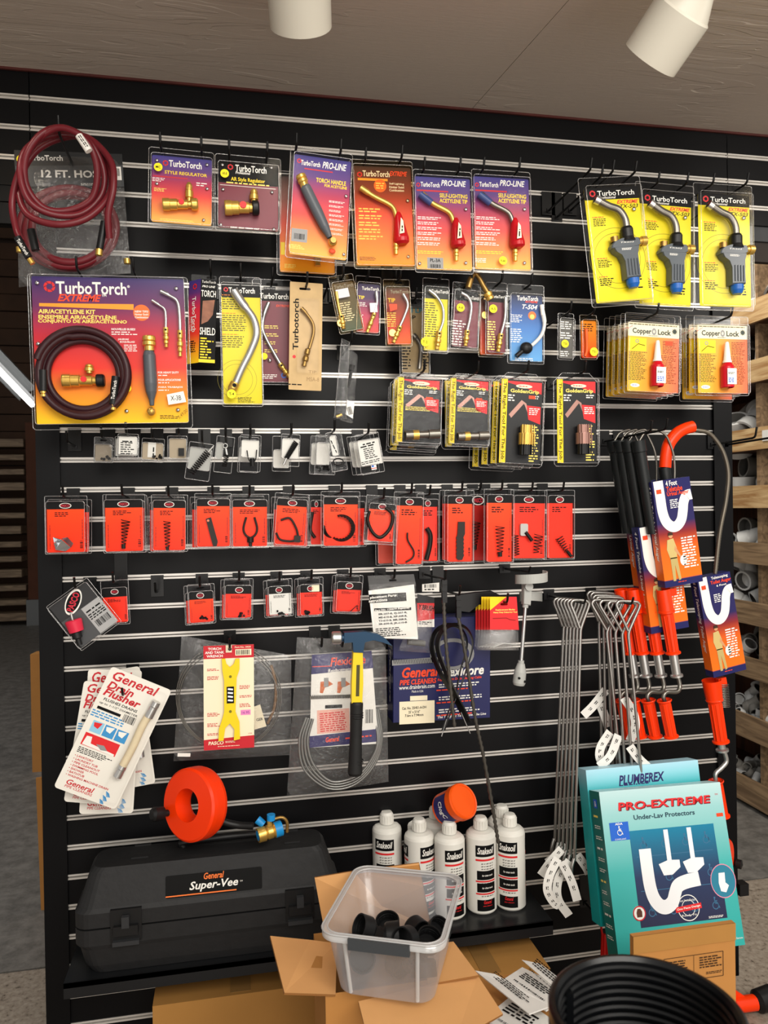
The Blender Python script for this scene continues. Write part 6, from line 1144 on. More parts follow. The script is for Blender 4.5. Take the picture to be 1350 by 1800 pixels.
# black looped straps
STR = mat('black_strap', '#0c0c0d', .35)
for k, (dx, lab) in enumerate(((0, 'black strap looped and crossed, front one, over the navy cable box'), (-10, 'black strap looped and crossed, rear one, over the navy cable box'))):
    F = Frame([(760, 1100), (840, 1100), (840, 1295), (760, 1295)], -.18+.03*k); T = Thing('looped_strap', lab, 'strap', F.M); s = F.s; r_ = .001
    pth = bez([F.P(x+dx*(1 if y < 1200 else .4), y, z_) for x, y, z_ in ((778, 1283, .01), (790, 1250, .008), (802, 1222, .006), (818, 1180, 0), (832, 1135, -.01), (822, 1108, -.012), (800, 1100, -.012), (778, 1110, -.008), (768, 1138, .0), (780, 1180, .012), (797, 1220, .016), (810, 1245, .014), (822, 1268, .01))], 8)
    b = MB(); n = len(pth); vs = []
    for p_ in pth: vs += [(p_.x, p_.y, p_.z-.008), (p_.x, p_.y, p_.z+.008)]
    for i in range(n):
        t_ = (pth[min(i+1, n-1)]-pth[max(i-1, 0)]); t_.z = 0; t_.normalize(); nn = Vector((-t_.y, t_.x, 0))*.0035
        vs[2*i] = tuple(pth[i]-nn+Vector((0, 0, -.007))); vs[2*i+1] = tuple(pth[i]+nn+Vector((0, 0, .007)))
    off = [(v[0]+.0032, v[1]+.0015, v[2]) for v in vs]
    b.add([tuple(v) for v in vs]+off, [(2*i, 2*i+1, 2*i+3, 2*i+2) for i in range(n-1)]+[(2*n+2*i, 2*n+2*i+2, 2*n+2*i+3, 2*n+2*i+1) for i in range(n-1)]+[(2*i, 2*i+2, 2*n+2*i+2, 2*n+2*i) for i in range(n-1)]+[(2*i+1, 2*n+2*i+1, 2*n+2*i+3, 2*i+3) for i in range(n-1)], STR); T.part('strap_band', b)
    if k == 0: T.part('wire_end', MB().tube([F.P(783, 1262, .012), F.P(774, 1292, .012)], .0014, STEEL, 6)); T.part('wire_end', MB().tube([F.P(808, 1250, .012), F.P(824, 1287, .012)], .0014, STEEL, 6))
def ribrod(pts, Y, label, r=3.7):
    F = Frame([(770, 1040), (860, 1040), (860, 1480), (770, 1480)], Y); T = Thing('ribbed_rod', label, 'rod', F.M); s = F.s; P = bez([F.P(x, y, 0) for x, y in pts], 14)
    T.part('rod', MB().tube(P, [r*s*(1 if i % 2 else .62) for i in range(len(P))], mat('ribbed_dark_plastic', '#4a4640', .35, .3), 8))
    x, y = pts[0]; b = MB(); b.prism([F.L(x-4, y-36), F.L(x+5, y-36), F.L(x+5, y+4), F.L(x-3, y+4)][::-1], -.006, .006, STR); b.box(F.P(x, y-26, .008), (8*s, 2*s, .004), BLK); b.box(F.P(x, y-14, .008), (8*s, 2*s, .004), BLK); T.part('black_clip', b); p = F.world(x, y-34); return p
p = ribrod([(780, 1055), (783, 1120), (791, 1200), (799, 1278)], -.20, 'short dark ribbed rod hanging through the strap loops'); hook(p.x, p.z, .215, 'carrying the short ribbed rod')
p = ribrod([(805, 1082), (818, 1150), (835, 1260), (850, 1330), (866, 1420), (876, 1482)], -.195, 'long dark ribbed rod reaching down to the white bottles'); hook(p.x, p.z, .21, 'carrying the long ribbed rod')
F = Frame([(800, 1036), (880, 1036), (880, 1075), (800, 1075)], -.12); T = Thing('black_blade_guard', 'glossy curved black plastic guard behind the red and yellow blade packs', 'guard', F.M)
T.part('guard_shell', MB().prism([F.L(x, y) for x, y in ((800, 1045), (835, 1040), (862, 1038), (878, 1046), (870, 1060), (840, 1062), (822, 1076), (806, 1074))][::-1], 0, .012, STR, .003))
# red and yellow blade packs
for i in range(6):
    dx = -5.0*(5-i); Y = -.11-.017*i; lb = 'red and yellow blade pack, front one of the stack left of the grey clamp' if i == 5 else 'red and yellow blade pack, %s from the back of the stack' % ('deepest', 'second', 'third', 'fourth', 'fifth')[i]
    if i == 0: lb = 'red and yellow blade pack, deepest of the stack'
    F = Frame([(861+dx, 1049), (908+dx, 1049), (912+dx, 1143), (861+dx, 1143)], Y); T = Thing('blade_pack', lb, 'blade pack', F.M, 'red and yellow blade packs'); s = F.s
    b = MB(); b.plate([F.L(x+dx, y) for x, y in ((861, 1049), (908, 1049), (912, 1107), (861, 1107))][::-1], slot_pts(F, 886+dx, 1062, .02, .006), 0, .0006, RED)
    b.add([F.P(x+dx, y, .0009) for x, y in ((861, 1049), (890, 1049), (861, 1073))], [(0, 2, 1)], YELLOW); b.text('Replacement Blades', F.L(888+dx, 1072), 34*s, 3.2*s, .0009, LTYEL, 0, .03); b.text('Heavy Duty Deburring Tool', F.L(888+dx, 1076.5), 42*s, 3.2*s, .0009, LTYEL, 0, .03)
    b.tube([F.P(x+dx, y, .0012) for x, y in ((866, 1087), (890, 1086), (896, 1089), (906, 1090))], .0009, mat('dark_red_ink', '#8c1408'), 4); T.part('printed_card', b)
    b = MB(); b.tube([F.P(866+dx, 1137, .004), F.P(885+dx, 1130, .005), F.P(906+dx, 1133, .004)], .0012, STEEL, 6); T.part('blades', b)
    bag(T, F, [(861+dx, 1106), (911+dx, 1106), (912+dx, 1143), (859+dx, 1143)], .008, n=6)
hook(F.world(886, 1062).x, F.world(886, 1062).z+.002, .22, 'carrying the red and yellow blade packs')
# grey strap clamp tool
F = Frame([(900, 990), (965, 990), (965, 1205), (900, 1205)], -.17); s = F.s; T = Thing('basin_clamp_tool', 'grey clamp tool with a curved band and long rod, left of the steel keys', 'tool', F.M); GT_ = mat('light_grey_enamel', '#a9aaa6', .4)
b = MB(); n = 26
for (cx, cy, R, a0, a1, hh_) in ((934, 1003, 27, -.4, 3.9, 16), (936, 1042, 22, 3.3, 5.9, 16)):
    a0_, a1_ = a0, a1; vs = []
    for i in range(n+1):
        a = a0_+(a1_-a0_)*i/n; x = cx+R*math.cos(a); zz_ = R*s*math.sin(a)*.9; yy_ = cy+(9*i/n if cy < 1020 else 0)
        for k_, rr2 in ((0, 1), (0, .93), (1, 1), (1, .93)): vs.append(F.P(cx+R*rr2*math.cos(a), yy_+k_*hh_, zz_*rr2))
    b.add(vs, [(4*i+p_, 4*i+4+p_, 4*i+4+q_, 4*i+q_) for i in range(n) for p_, q_ in ((0, 2), (3, 1), (1, 0), (2, 3))], GT_)
T.part('clamp_band', b)
b = MB(); b.cyl(F.P(926, 1030, -.01), F.P(926, 1030, .018), 7*s, GT_, n=12); b.prism([F.L(x, y) for x, y in ((919, 1030), (933, 1030), (931, 1064), (918, 1062))][::-1], -.008, .01, GT_, .003); T.part('knuckle', b)
b = MB(); b.cyl(F.P(924, 1060, 0), F.P(916, 1166, 0), 3*s, STEEL); b.cyl(F.P(924, 1062, 0), F.P(923, 1068, 0), 5*s, GT_); b.cyl(F.P(916, 1161, 0), F.P(916, 1166, 0), 5*s, GT_); T.part('rod', b)
b = MB(); b.lathe([(0, 0), (6*s, 0), (10*s, 14*s), (10.5*s, 32*s), (9*s, 36*s), (0, 36*s)], GT_, F.P(916, 1166, 0), (-.1, -1, 0), 16); b.prism(circ(2*s, 10, *F.L(919, 1196)), .0, 11*s, BLACK); b.prism(circ(2*s, 10, *F.L(909, 1190)), .0, 10.5*s, BLACK); T.part('socket_end', b)
p = F.world(926, 1008); hook(p.x, p.z, .19, 'carrying the grey clamp tool', tip=.008)
# sprinkler keys
KEYM = mat('zinc_rod', '#a8a6a2', .3, .9)
def ribbon(F, pts, w, z, m_=PAPER):
    b = MB(); P = bez([F.P(x, y, z+dz) for x, y, dz in pts], 6); n = len(P); vs = []
    for i in range(n):
        t_ = P[min(i+1, n-1)]-P[max(i-1, 0)]; sd = Vector((-t_.y, t_.x, .25*abs(t_.y))).normalized()*w*F.s/2; vs += [P[i]-sd, P[i]+sd]
    b.add(vs+[v+Vector((0, 0, .0005)) for v in vs], [(2*i, 2*i+1, 2*i+3, 2*i+2) for i in range(n-1)]+[(2*n+2*i, 2*n+2*i+2, 2*n+2*i+3, 2*n+2*i+1) for i in range(n-1)], m_)
    for i in range(2, n-3, 3):
        mid = (Vector(vs[2*i])+Vector(vs[2*i+1]))/2; t_ = P[i+1]-P[i]; b.greek((mid.x, mid.y), t_.length*1.7, w*F.s*.36, 2, mid.z+.0012, BLACK, math.degrees(math.atan2(t_.y, t_.x)))
    return b
def key(tlx, ty, Y, bx, by, label, grp, w=34, tags=(), r=2.5, hh_=45, foot=True):
    F = Frame([(tlx-2, ty-3), (tlx+w+2, ty-3), (tlx+w+2, by), (tlx-2, by)], Y); s = F.s; T = Thing('sprinkler_key', label, 'key', F.M, grp)
    jx, jy = tlx+w*.52, ty+hh_
    P = [F.P(x, y, z_) for x, y, z_ in ((jx-3, jy+2, .006), (tlx+w*.18, jy-hh_*.5, .004), (tlx+1, ty+7, 0), (tlx+3, ty+1, 0), (tlx+8, ty-1, 0), (tlx+w-8, ty, 0), (tlx+w-2, ty+3, 0), (tlx+w-1, ty+9, 0), (tlx+w*.75, ty+hh_*.65, 0), (jx+1, jy+4, 0), (jx, jy+16, 0))]
    b = MB(); b.tube(bez(P, 5), r*s, KEYM, 8); T.part('loop_handle', b)
    b = MB(); b.tube([F.P(jx, jy+14, 0), F.P((jx+bx)/2, (jy+by)/2, 0), F.P(bx, by, 0)], r*s, KEYM, 8); T.part('rod', b)
    if foot: T.part('fork_foot', MB().tube(bez([F.P(bx-1, by-4, 0), F.P(bx-6, by+10, .004), F.P(bx-7, by+24, .004)], 5), r*s*1.1, KEYM, 8))
    for pts in tags: T.part('paper_tag', ribbon(F, pts, 14, .004))
    return T, F
tg = {5: [[(978, 1506, .004), (962, 1535, .01), (958, 1560, .012), (970, 1582, .01), (980, 1588, .008)], [(985, 1512, .004), (1000, 1545, .012), (1010, 1578, .012)]], 3: [[(985, 1490, .004), (965, 1512, .006), (948, 1536, .006)]], 4: [[(998, 1510, .006), (978, 1540, .01), (977, 1575, .008), (998, 1607, .004)]], 1: [[(992, 1482, 0), (978, 1500, .002), (960, 1515, .002)]], 2: [[(1012, 1500, .004), (1026, 1520, .008), (1032, 1532, .008)]]}
for i in range(6):
    y_ = 1053+.6*i; x_ = 973+6*i; Y = -.09-.024*i; bx = 975+7*i; by = 1478+7*i
    key(x_, y_, Y, bx, by, ('front steel sprinkler key of the left bunch' if i == 5 else 'steel sprinkler key, number %s from the wall in the left bunch' % ('one', 'two', 'three', 'four', 'five')[i]), 'steel sprinkler keys, left bunch', 33, tg.get(i, ()))
p = at(1018, 1057, -.2); hook(p.x, p.z-.006, .235, 'carrying the left bunch of sprinkler keys', tip=.012)
rk = [(1032, 1041, 40, -.07, 1058, 1360), (1038, 1043, 44, -.09, 1066, 1370), (1042, 1048, 50, -.11, 1078, 1372), (1047, 1051, 50, -.13, 1086, 1368), (1040, 1056, 52, -.145, 1092, 1366), (1054, 1057, 54, -.16, 1100, 1370), (1068, 1059, 50, -.18, 1112, 1364), (1083, 1058, 42, -.20, 1127, 1358)]
tr_ = {0: [[(1062, 1212, .004), (1040, 1238, .008), (1022, 1256, .008)], [(1052, 1236, .004), (1062, 1262, .006), (1066, 1276, .006)]], 3: [[(1070, 1285, .004), (1052, 1310, .01), (1050, 1330, .012), (1062, 1345, .01)]], 5: [[(1094, 1225, .004), (1108, 1250, .01), (1112, 1275, .01), (1104, 1300, .006)]], 4: [[(1084, 1290, .006), (1068, 1325, .012), (1048, 1344, .012)]], 6: [[(1104, 1310, .004), (1118, 1330, .008), (1134, 1345, .008)]]}
for i, (x_, y_, w_, Y, bx, by) in enumerate(rk):
    key(x_, y_, Y, bx, by, ('front steel sprinkler key of the right bunch' if i == 7 else 'steel sprinkler key, number %s from the wall in the right bunch' % ('one', 'two', 'three', 'four', 'five', 'six', 'seven')[i]), 'steel sprinkler keys, right bunch', w_, tr_.get(i, ()), hh_=48, foot=False)
p = at(1098, 1058, -.2); hook(p.x, p.z-.006, .24, 'carrying the right bunch of sprinkler keys', tip=.012)
# ================================================================ augers
AUG = gradmat('auger_box_gradient', [(0, '#232459'), (.06, '#232459'), (.07, '#f0701a'), (.34, '#e8641c'), (.5, '#8a2c2c'), (.6, '#2c2858'), (1, '#232459')], rough=.35)
ORP = mat('orange_red_plastic', '#f23806', .3); SKIN = mat('printed_skin', '#c89468'); KHA = mat('khaki_print', '#c8b070')
def grip(b, a, e, r, n=10):
    a = Vector(a); e = Vector(e); L_ = (e-a).length; b.lathe([(r*1.15, 0), (r*1.25, L_*.02), (r*1.15, L_*.05), (r*.95, L_*.07), (r*.85, L_*.93), (r*1.2, L_*.96), (r*1.2, L_*.99), (r*.7, L_), (0, L_)], ORP, a, e-a, 20)
    t_ = (e-a).normalized(); u = t_.orthogonal().normalized(); w_ = t_.cross(u)
    for k in range(n): d = u*math.cos(6.283*k/n)+w_*math.sin(6.283*k/n); b.tube([a+t_*L_*.1+d*r*.9, a+t_*L_*.92+d*r*.84], r*.13, ORP, 5)
def auger_box(T, F, quad, title, lines, s, spine=14):
    q = [F.L(x, y) for x, y in quad]; w_ = math.hypot(q[1][0]-q[0][0], q[1][1]-q[0][1]); h_ = math.hypot(q[3][0]-q[0][0], q[3][1]-q[0][1]); cx = sum(p[0] for p in q)/4; cy = sum(p[1] for p in q)/4; zf = .018
    def U(u, v): return (cx-w_/2+u*w_, cy+h_/2-v*h_)
    b = MB(); sp = .03
    b.add([(cx-w_/2, cy-h_/2, zf), (cx+w_/2, cy-h_/2, zf), (cx+w_/2, cy+h_/2, zf), (cx-w_/2, cy+h_/2, zf), (cx-w_/2, cy-h_/2, zf-.035), (cx+w_/2, cy-h_/2, zf-.035), (cx+w_/2, cy+h_/2, zf-.035), (cx-w_/2, cy+h_/2, zf-.035)], [(0, 1, 2, 3), (1, 5, 6, 2), (5, 4, 7, 6), (4, 0, 3, 7), (0, 4, 5, 1), (3, 2, 6, 7)], AUG)
    z = zf+.0005
    def stroke(pts, w, m_, zz_):
        P = bez([(*U(*p_), 0) for p_ in pts], 8); n = len(P); vs = []
        for i in range(n):
            t_ = (P[min(i+1, n-1)]-P[max(i-1, 0)]).normalized(); nn = Vector((-t_.y, t_.x, 0))*w*w_/2; vs += [(P[i].x-nn.x, P[i].y-nn.y, zz_), (P[i].x+nn.x, P[i].y+nn.y, zz_)]
        b.add(vs, [(2*i, 2*i+1, 2*i+3, 2*i+2) for i in range(n-1)], m_)
    stroke([(.16, .0), (.17, .15), (.18, .29), (.24, .385), (.37, .44), (.51, .44), (.64, .39), (.71, .31), (.76, .23), (.85, .175), (.99, .165)], .25, WHITE, z)
    b.rect(U(.15, .1), w_*.13, h_*.04, z+.0004, ORED)
    for t_, u, v, ww, hh_, m_ in title: b.text(t_, U(u, v), ww*w_, hh_*h_, z+.0004, m_, 0, .02)
    b.greek(U(.52, .23), w_*.24, h_*.09, 5, z+.0004, WHITE); b.greek(U(.76, .7), w_*.4, h_*.3, 12, z+.0004, WHITE); b.greek(U(.5, .965), w_*.3, h_*.014, 1, z+.0004, ORED)
    T.part('printed_sleeve', b)
    m_ = MB(); hx0, hy0 = .2, .5; k = lambda u, v: U(hx0+u, hy0+v)
    m_.prism([k(.0, .06), k(.16, .05), k(.22, .14), k(.2, .24), k(.02, .24), k(-.04, .15)][::-1], z, z+.0006, KHA); m_.prism([k(.02, .23), k(.2, .23), k(.24, .44), k(.18, .45), k(.12, .3), k(.1, .45), k(.03, .45)][::-1], z, z+.0006, mat('trouser_print', '#b8a468')); m_.prism(circ(w_*.055, 12, *k(.1, .025)), z, z+.0006, SKIN); m_.prism([k(.03, .02), k(.05, -.01), k(.15, -.01), k(.17, .02)][::-1], z+.0006, z+.0008, mat('hair_print', '#3a2618')); m_.prism([k(.18, .12), k(.3, .22), k(.28, .24), k(.15, .16)][::-1], z+.0006, z+.0008, SKIN)
    m_.prism(circ(w_*.09, 16, *k(.36, .27), h_*.05), z, z+.0004, WHITE); T.part('plumber_print', m_)
    sx = cx-w_/2-.0004; pm = MB(Matrix.Translation((sx, cy, zf-.017))@Matrix.Rotation(-math.pi/2, 4, 'Y')); pm.text(lines, (0, h_*.1), h_*.72, .016, 0, WHITE, .15, .015, -90); T.part('spine_print', pm); return U
def urinal(dx, dyb, dxb, dxh, Y, label, loop):
    sh = lambda q, a, c: [(x+a, y+c) for x, y in q]
    quad = sh([(1139, 848), (1205, 838), (1231, 1020), (1161, 1033)], dxb, dyb)
    F = Frame(quad, Y); s = F.s; T = Thing('urinal_auger', label, 'auger', F.M)
    auger_box(T, F, quad, [('4 Foot', .5, .035, .3, .05, WHITE), ('Teletube', .56, .09, .42, .05, ORED), ('Urinal Auger', .64, .14, .58, .05, ORED)], '4 Foot Teletube Urinal Auger', s)
    b = MB(); b.lathe([(0, 0), (11*s, 0), (11*s, 18*s), (9.5*s, 19*s), (9.5*s, 150*s)], mat('black_tube', '#16191a', .4), F.P(1126+dx, 774, -.012), Vector(F.P(1146+dx, 900, 0))-Vector(F.P(1126+dx, 774, 0)), 20); T.part('telescoping_tube', b)
    b = MB(); b.tube(bez([F.P(x+dx+a, y, -.012) for x, y, a in ((1128, 774, 0), (1138, 760, 0), (1155, 755, 0), (1174, 764, loop), (1186, 790, loop), (1190, 815, loop), (1190, 850, loop))], 8), 1.9*s, DSTEEL, 8); T.part('cable_loop', b)
    b = MB(); a = F.P(1163+dxh, 1036, -.004); e = F.P(1181+dxh, 1150, -.004); A_, E_ = Vector(a), Vector(e); b.lathe([(11*s, 0), (12*s, 34*s), (13*s, 35*s), (13*s, 38*s), (9*s, 40*s)], ORP, A_, E_-A_, 18); b.box(A_+Vector((14*s, -7*s, 0)), (14*s, 12*s, .012), ORP); T.part('release_head', b, label='orange release head')
    b = MB(); grip(b, A_.lerp(E_, .33), E_, 10*s); T.part('upper_grip', b)
    b = MB(); b.lathe([(0, 0), (7*s, 0), (7*s, 32*s), (10*s, 34*s), (10*s, 37*s), (0, 37*s)], STEEL, E_, E_-A_, 16); T.part('chrome_collar', b)
    b = MB(); b.tube(bez([F.P(x+dxh, y, z_) for x, y, z_ in ((1188, 1186, -.004), (1191, 1205, 0), (1184, 1215, .006), (1165, 1215, .01), (1158, 1222, .012), (1160, 1232, .012))], 6), 3.4*s, DSTEEL, 10); T.part('crank', b)
    b = MB(); grip(b, F.P(1159+dxh, 1228, .012), F.P(1172+dxh, 1294, .012), 9.5*s, 8); T.part('crank_grip', b); return T
urinal(-44, 10, -43, -70, -.10, 'urinal auger deepest on the peg, mostly hidden behind the others', -22)
urinal(-32, 2, -31, -50, -.13, 'urinal auger third from the front, only its spine showing', -22)
urinal(-18, 80, -24, -24, -.16, 'urinal auger directly behind the front one, its printed sleeve slid lower', -14)
urinal(0, 0, 0, 4, -.20, 'front urinal auger with its printed sleeve fully readable', 0)
p = at(1150, 757, -.2); hook(at(1110, 762, -.16).x, p.z-.012, .26, 'carrying the urinal augers, left arm', tip=.02); hook(p.x, p.z-.006, .26, 'carrying the urinal augers, right arm', tip=.02)
quad = [(1219, 1017), (1277, 1007), (1304, 1170), (1246, 1190)]
F = Frame(quad, -.17); s = F.s; T = Thing('toilet_auger', 'telescoping toilet auger hanging rightmost, its orange handle below the printed sleeve', 'auger', F.M)
auger_box(T, F, quad, [('Telescoping', .66, .03, .5, .035, WHITE), ('Toilet Auger', .68, .075, .62, .045, ORED), ('6 Foot', .68, .11, .3, .02, WHITE)], '6 Foot Telescoping Toilet Auger', s)
b = MB(); a, e = Vector(F.P(1252, 1196, -.004)), Vector(F.P(1269, 1306, -.004)); b.lathe([(15*s, 0), (13*s, 30*s), (13*s, 34*s), (9*s, 36*s)], ORP, a, e-a, 18); b.box(a+Vector((17*s, -8*s, 0)), (14*s, 16*s, .014), ORP); T.part('release_head', b, label='orange release head'); b = MB(); grip(b, a.lerp(e, .3), e, 11*s); T.part('upper_grip', b)
b = MB(); b.lathe([(0, 0), (6*s, 0), (6*s, 9*s), (10*s, 11*s), (10*s, 14*s), (0, 14*s)], STEEL, e, e-a, 16); T.part('chrome_collar', b)
b = MB(); b.tube(bez([F.P(x, y, 0) for x, y in ((1273, 1320), (1277, 1338), (1268, 1350), (1258, 1360), (1258, 1374))], 6), 3.6*s, STEEL, 10); T.part('crank', b); b = MB(); grip(b, F.P(1258, 1372, .0), F.P(1270, 1436, .0), 10*s, 8); T.part('crank_grip', b)
b = MB(); spring(b, F, (1272, 1202), (1274, 1244), 8, 14, .0, .0014, DSTEEL, 1.1); T.part('coil_spring', b)
b = MB(); cable(b, [F.P(x, y, 0) for x, y in ((1222, 756), (1243, 760), (1257, 772), (1272, 797), (1280, 833), (1276, 880), (1265, 937), (1257, 1010))], 3.6*s, mat('bronze_cable', '#6e675c', .35, .7)); T.part('flexible_cable', b)
b = MB(); b.tube(bez([F.P(x, y, 0) for x, y in ((1169, 822), (1171, 800), (1176, 780), (1190, 762), (1204, 754), (1218, 750))], 6), 9.5*s, ORP, 14); T.part('orange_bend_guard', b)
b = MB(); b.cyl(F.P(1168, 822, 0), F.P(1178, 900, 0), 9*s, mat('black_tube', '#16191a', .4)); T.part('black_tube', b)
q = at(1248, 780, 0)
hook(q.x+.004, q.z-.004, .2, 'long, at the right edge above the toilet auger, left arm', tip=.022, wide=.03); hook(q.x+.05, q.z-.004, .22, 'long, at the right edge above the toilet auger, right arm', tip=.022, wide=.03)
# ================================================================ shelf and everything standing low
def loft(b, rings, m_, smooth=False):
    n = len(rings[0][0]); vs = [(x, y, z) for P, z in rings for x, y in P]
    b.add(vs, [(k*n+i, k*n+(i+1) % n, (k+1)*n+(i+1) % n, (k+1)*n+i) for k in range(len(rings)-1) for i in range(n)], m_, smooth)
    b.add(vs[:n], [tuple(range(n-1, -1, -1))], m_); b.add(vs[-n:], [tuple(range(n))], m_); return b
ZS = slat(28)
SHM = mat('black_shelf_metal', '#17181a', .3, 0, .15, 8)
fl, fr_ = atz(112, 1728, ZS), atz(973, 1620, ZS); YF = (fl.y+fr_.y)/2; xm = fl.x+(fr_.x-fl.x)*.5
for (a, c, lb) in ((fl.x, xm-.002, 'black metal slatwall shelf holding the black tool case'), (xm+.002, fr_.x, 'black metal slatwall shelf holding the white bottles')):
    T = Thing('wall_shelf', lb, 'shelf', ((a+c)/2, YF/2, ZS))
    b = T.W(); b.box(((a+c)/2, (YF-.004)/2, ZS-.006), (c-a, -YF-.004, .012), SHM); b.box(((a+c)/2, YF+.003, ZS-.018), (c-a, .006, .036), SHM); T.part('shelf_board', b)
    for x in (a+.012, c-.012): b = T.W(); b.add([(x-.003, -.002, ZS-.012), (x-.003, YF+.03, ZS-.012), (x-.003, -.002, ZS-.09)], [(0, 1, 2)], SHM); b.add([(x+.003, -.002, ZS-.012), (x+.003, YF+.03, ZS-.012), (x+.003, -.002, ZS-.09)], [(0, 2, 1)], SHM); b.add([(x-.003, YF+.03, ZS-.012), (x+.003, YF+.03, ZS-.012), (x+.003, -.002, ZS-.09), (x-.003, -.002, ZS-.09)], [(0, 1, 2, 3)], SHM); T.part('bracket', b)
# black case
CS = mat('black_case_plastic', '#1d1d1e', .55, 0, .2, 40, .5, .3)
yf = YF+.012; xl_ = at(127, 1600, yf).x; xr_ = at(600, 1565, yf).x; cx = (xl_+xr_)/2; cw = xr_-xl_; dep = -yf-.03; cyy = (yf-.03)/2
zs_ = at(300, 1618, yf).z; zt_ = at(380, 1492, yf+.07).z
T = Thing('tool_case', 'large black moulded tool case with orange and white lettering on the shelf', 'case', (cx, cyy, ZS))
def rr3(k, d, r=.035, dx=0): return rrect(cw*k, dep*d, r, 5, cx+dx, cyy)
b = T.W(); loft(b, [(rr3(.9, .84), ZS+.001), (rr3(.94, .9), ZS+.02), (rr3(.97, .97), zs_-.05), (rr3(1, 1), zs_-.04), (rr3(1, 1), zs_-.003)], CS); T.part('lower_shell', b)
b = T.W(); loft(b, [(rr3(1, 1), zs_+.001), (rr3(1, 1), zs_+.035), (rr3(.975, .95), zs_+.045), (rr3(.9, .7, .03), zt_-.012), (rr3(.87, .66, .03), zt_)], CS); T.part('lid', b)
def cfront(px, py, w, h, nm, f):
    p = at(px, py, yf); f(p)
for px, py, nm in ((222, 1622, 'left'), (527, 1588, 'right')):
    p = at(px, py, yf); p.z = zs_; b = T.W(); b.box((p.x, yf-.001, zs_+.004), (.07, .008, .075), BLK); b.box((p.x, yf-.008, zs_-.005), (.055, .014, .022), BLK); b.box((p.x, yf-.013, zs_+.016), (.017, .012, .026), mat('latch_grey', '#2e2f31', .35)); b.box((p.x, yf-.01, zs_-.034), (.06, .012, .01), mat('latch_grey', '#2e2f31', .35)); T.part('latch', b)
ylo, yhi = cyy-dep*.95/2, cyy-dep*.7/2
def yat(z): t_ = (z-(zs_+.045))/((zt_-.012)-(zs_+.045)); return ylo+(yhi-ylo)*t_
pz = [at(292, 1545, yf+.03).z, 0]
zc_ = (zs_+.045+zt_-.012)/2
P4 = [(290, 1541), (460, 1523), (461, 1562), (292, 1580)]
F = Frame3(P4, [yat(zc_+.02)-.002]*2+[yat(zc_-.02)-.002]*2); s = F.s; M2 = T.inv@F.M; b = MB(M2); b.prism(rrect(F.w, F.h, .004, 3), 0, .0015, mat('gloss_black_plate', '#040404', .55, spec=.15)); o = T.part('name_plate', b)
b = MB(M2); b.text('General', F.L(376, 1538), 36*s, 11*s, .0018, mat('orange_print', '#f0742a'), .25, .02); b.text('Super-Vee', F.L(376, 1555), 86*s, 18*s, .0018, WHITE, .25, .02); b.text('TM', F.L(424, 1548), 5*s, 2.5*s, .0018, WHITE); b.rect(F.L(354, 1570), 124*s, 2*s, .0018, mat('orange_print', '#f0742a')); T.part('name_print', b, o)
b = T.W(); b.tube(bez([(cx-.07, cyy+.02, zt_-.002), (cx-.06, cyy+.02, zt_+.012), (cx+.12, cyy+.02, zt_+.014), (cx+.13, cyy+.02, zt_-.002)], 6), .009, BLK, 10); T.part('carry_handle', b)
for x in (-.17, .2):
    for y in (-.02, .05): T.part('lid_rib', T.W().box((cx+x, cyy+y, zt_+.0015), (.04, .006, .004), CS))
# orange drum auger on the case
c = at(340, 1413, -.17); c.z = max(c.z, zt_+.075); ax = Vector((-.68, -.72, .16)).normalized(); R = .086
T = Thing('drum_auger', 'round orange hand drum auger standing on the black tool case', 'auger', c)
b = T.W(); t_ = .022
b.lathe([(R*.43, t_*.3), (R*.45, t_*1.0), (R*.93, t_*.9), (R*.99, t_*.7), (R, t_*.2), (R, -t_*.9), (R*.97, -t_*1.3), (R*.5, -t_*1.4), (R*.42, -t_*1.2), (R*.4, -t_*.9), (R*.43, t_*.3)], ORP, c, ax, 48); T.part('drum', b)
b = T.W(); sd = ax.cross(Vector((0, 0, 1))).normalized(); k0 = c+sd*(-R*.62)*1+Vector((0, 0, -R*.45))+ax*t_
k0 = c+(-sd if (-sd).x < 0 else sd)*R*.72+Vector((0, 0, -.03))+ax*t_
b.lathe([(0, 0), (.008, 0), (.008, .012), (.016, .016), (.017, .04), (.012, .046), (0, .046)], BLK, k0, (ax+Vector((-.5, 0, .1))).normalized(), 18); T.part('crank_knob', b)
b = T.W(); e1 = at(445, 1452, -.15); b.tube(bez([c-ax*.03, at(385, 1440, -.14), at(415, 1450, -.14), e1], 8), .009, BLK, 10); T.part('spout', b)
# brass ball valve
c = at(474, 1462, -.2); c.z = max(c.z-.0, zt_+.018); T = Thing('brass_valve', 'brass valve with blue caps lying on the black tool case', 'valve', c)
b = T.W(); d = Vector((.95, .25, .12)).normalized(); b.lathe([(0, -.03), (.017, -.03), (.018, -.012), (.014, -.01), (.017, -.006), (.017, .006), (.014, .008), (.018, .012), (.018, .03), (0, .03)], BRASS, c, d, 20); T.part('body', b)
BLC = mat('bright_blue_cap', '#1a86c8', .35)
b = T.W(); b.cyl(c-d*.0305, c-d*.031, .012, BLC); T.part('blue_end_disc', b); b = T.W(); b.lathe([(.0186, .012), (.0186, .03)], BLC, c, d, 20); T.part('blue_label', b)
b = T.W(); b.cyl(c+Vector((0, 0, .012)), c+Vector((0, 0, .03)), .006, BRASS); b.lathe([(.01, 0), (.01, .014), (0, .014)], BLC, c+Vector((.004, 0, .028)), (0, 0, 1), 14); T.part('stem_cap', b); b = T.W(); b.lathe([(.009, 0), (.01, .02), (0, .02)], BLC, c+Vector((-.014, .006, .016)), (-.6, .2, .5), 14); T.part('side_cap', b)
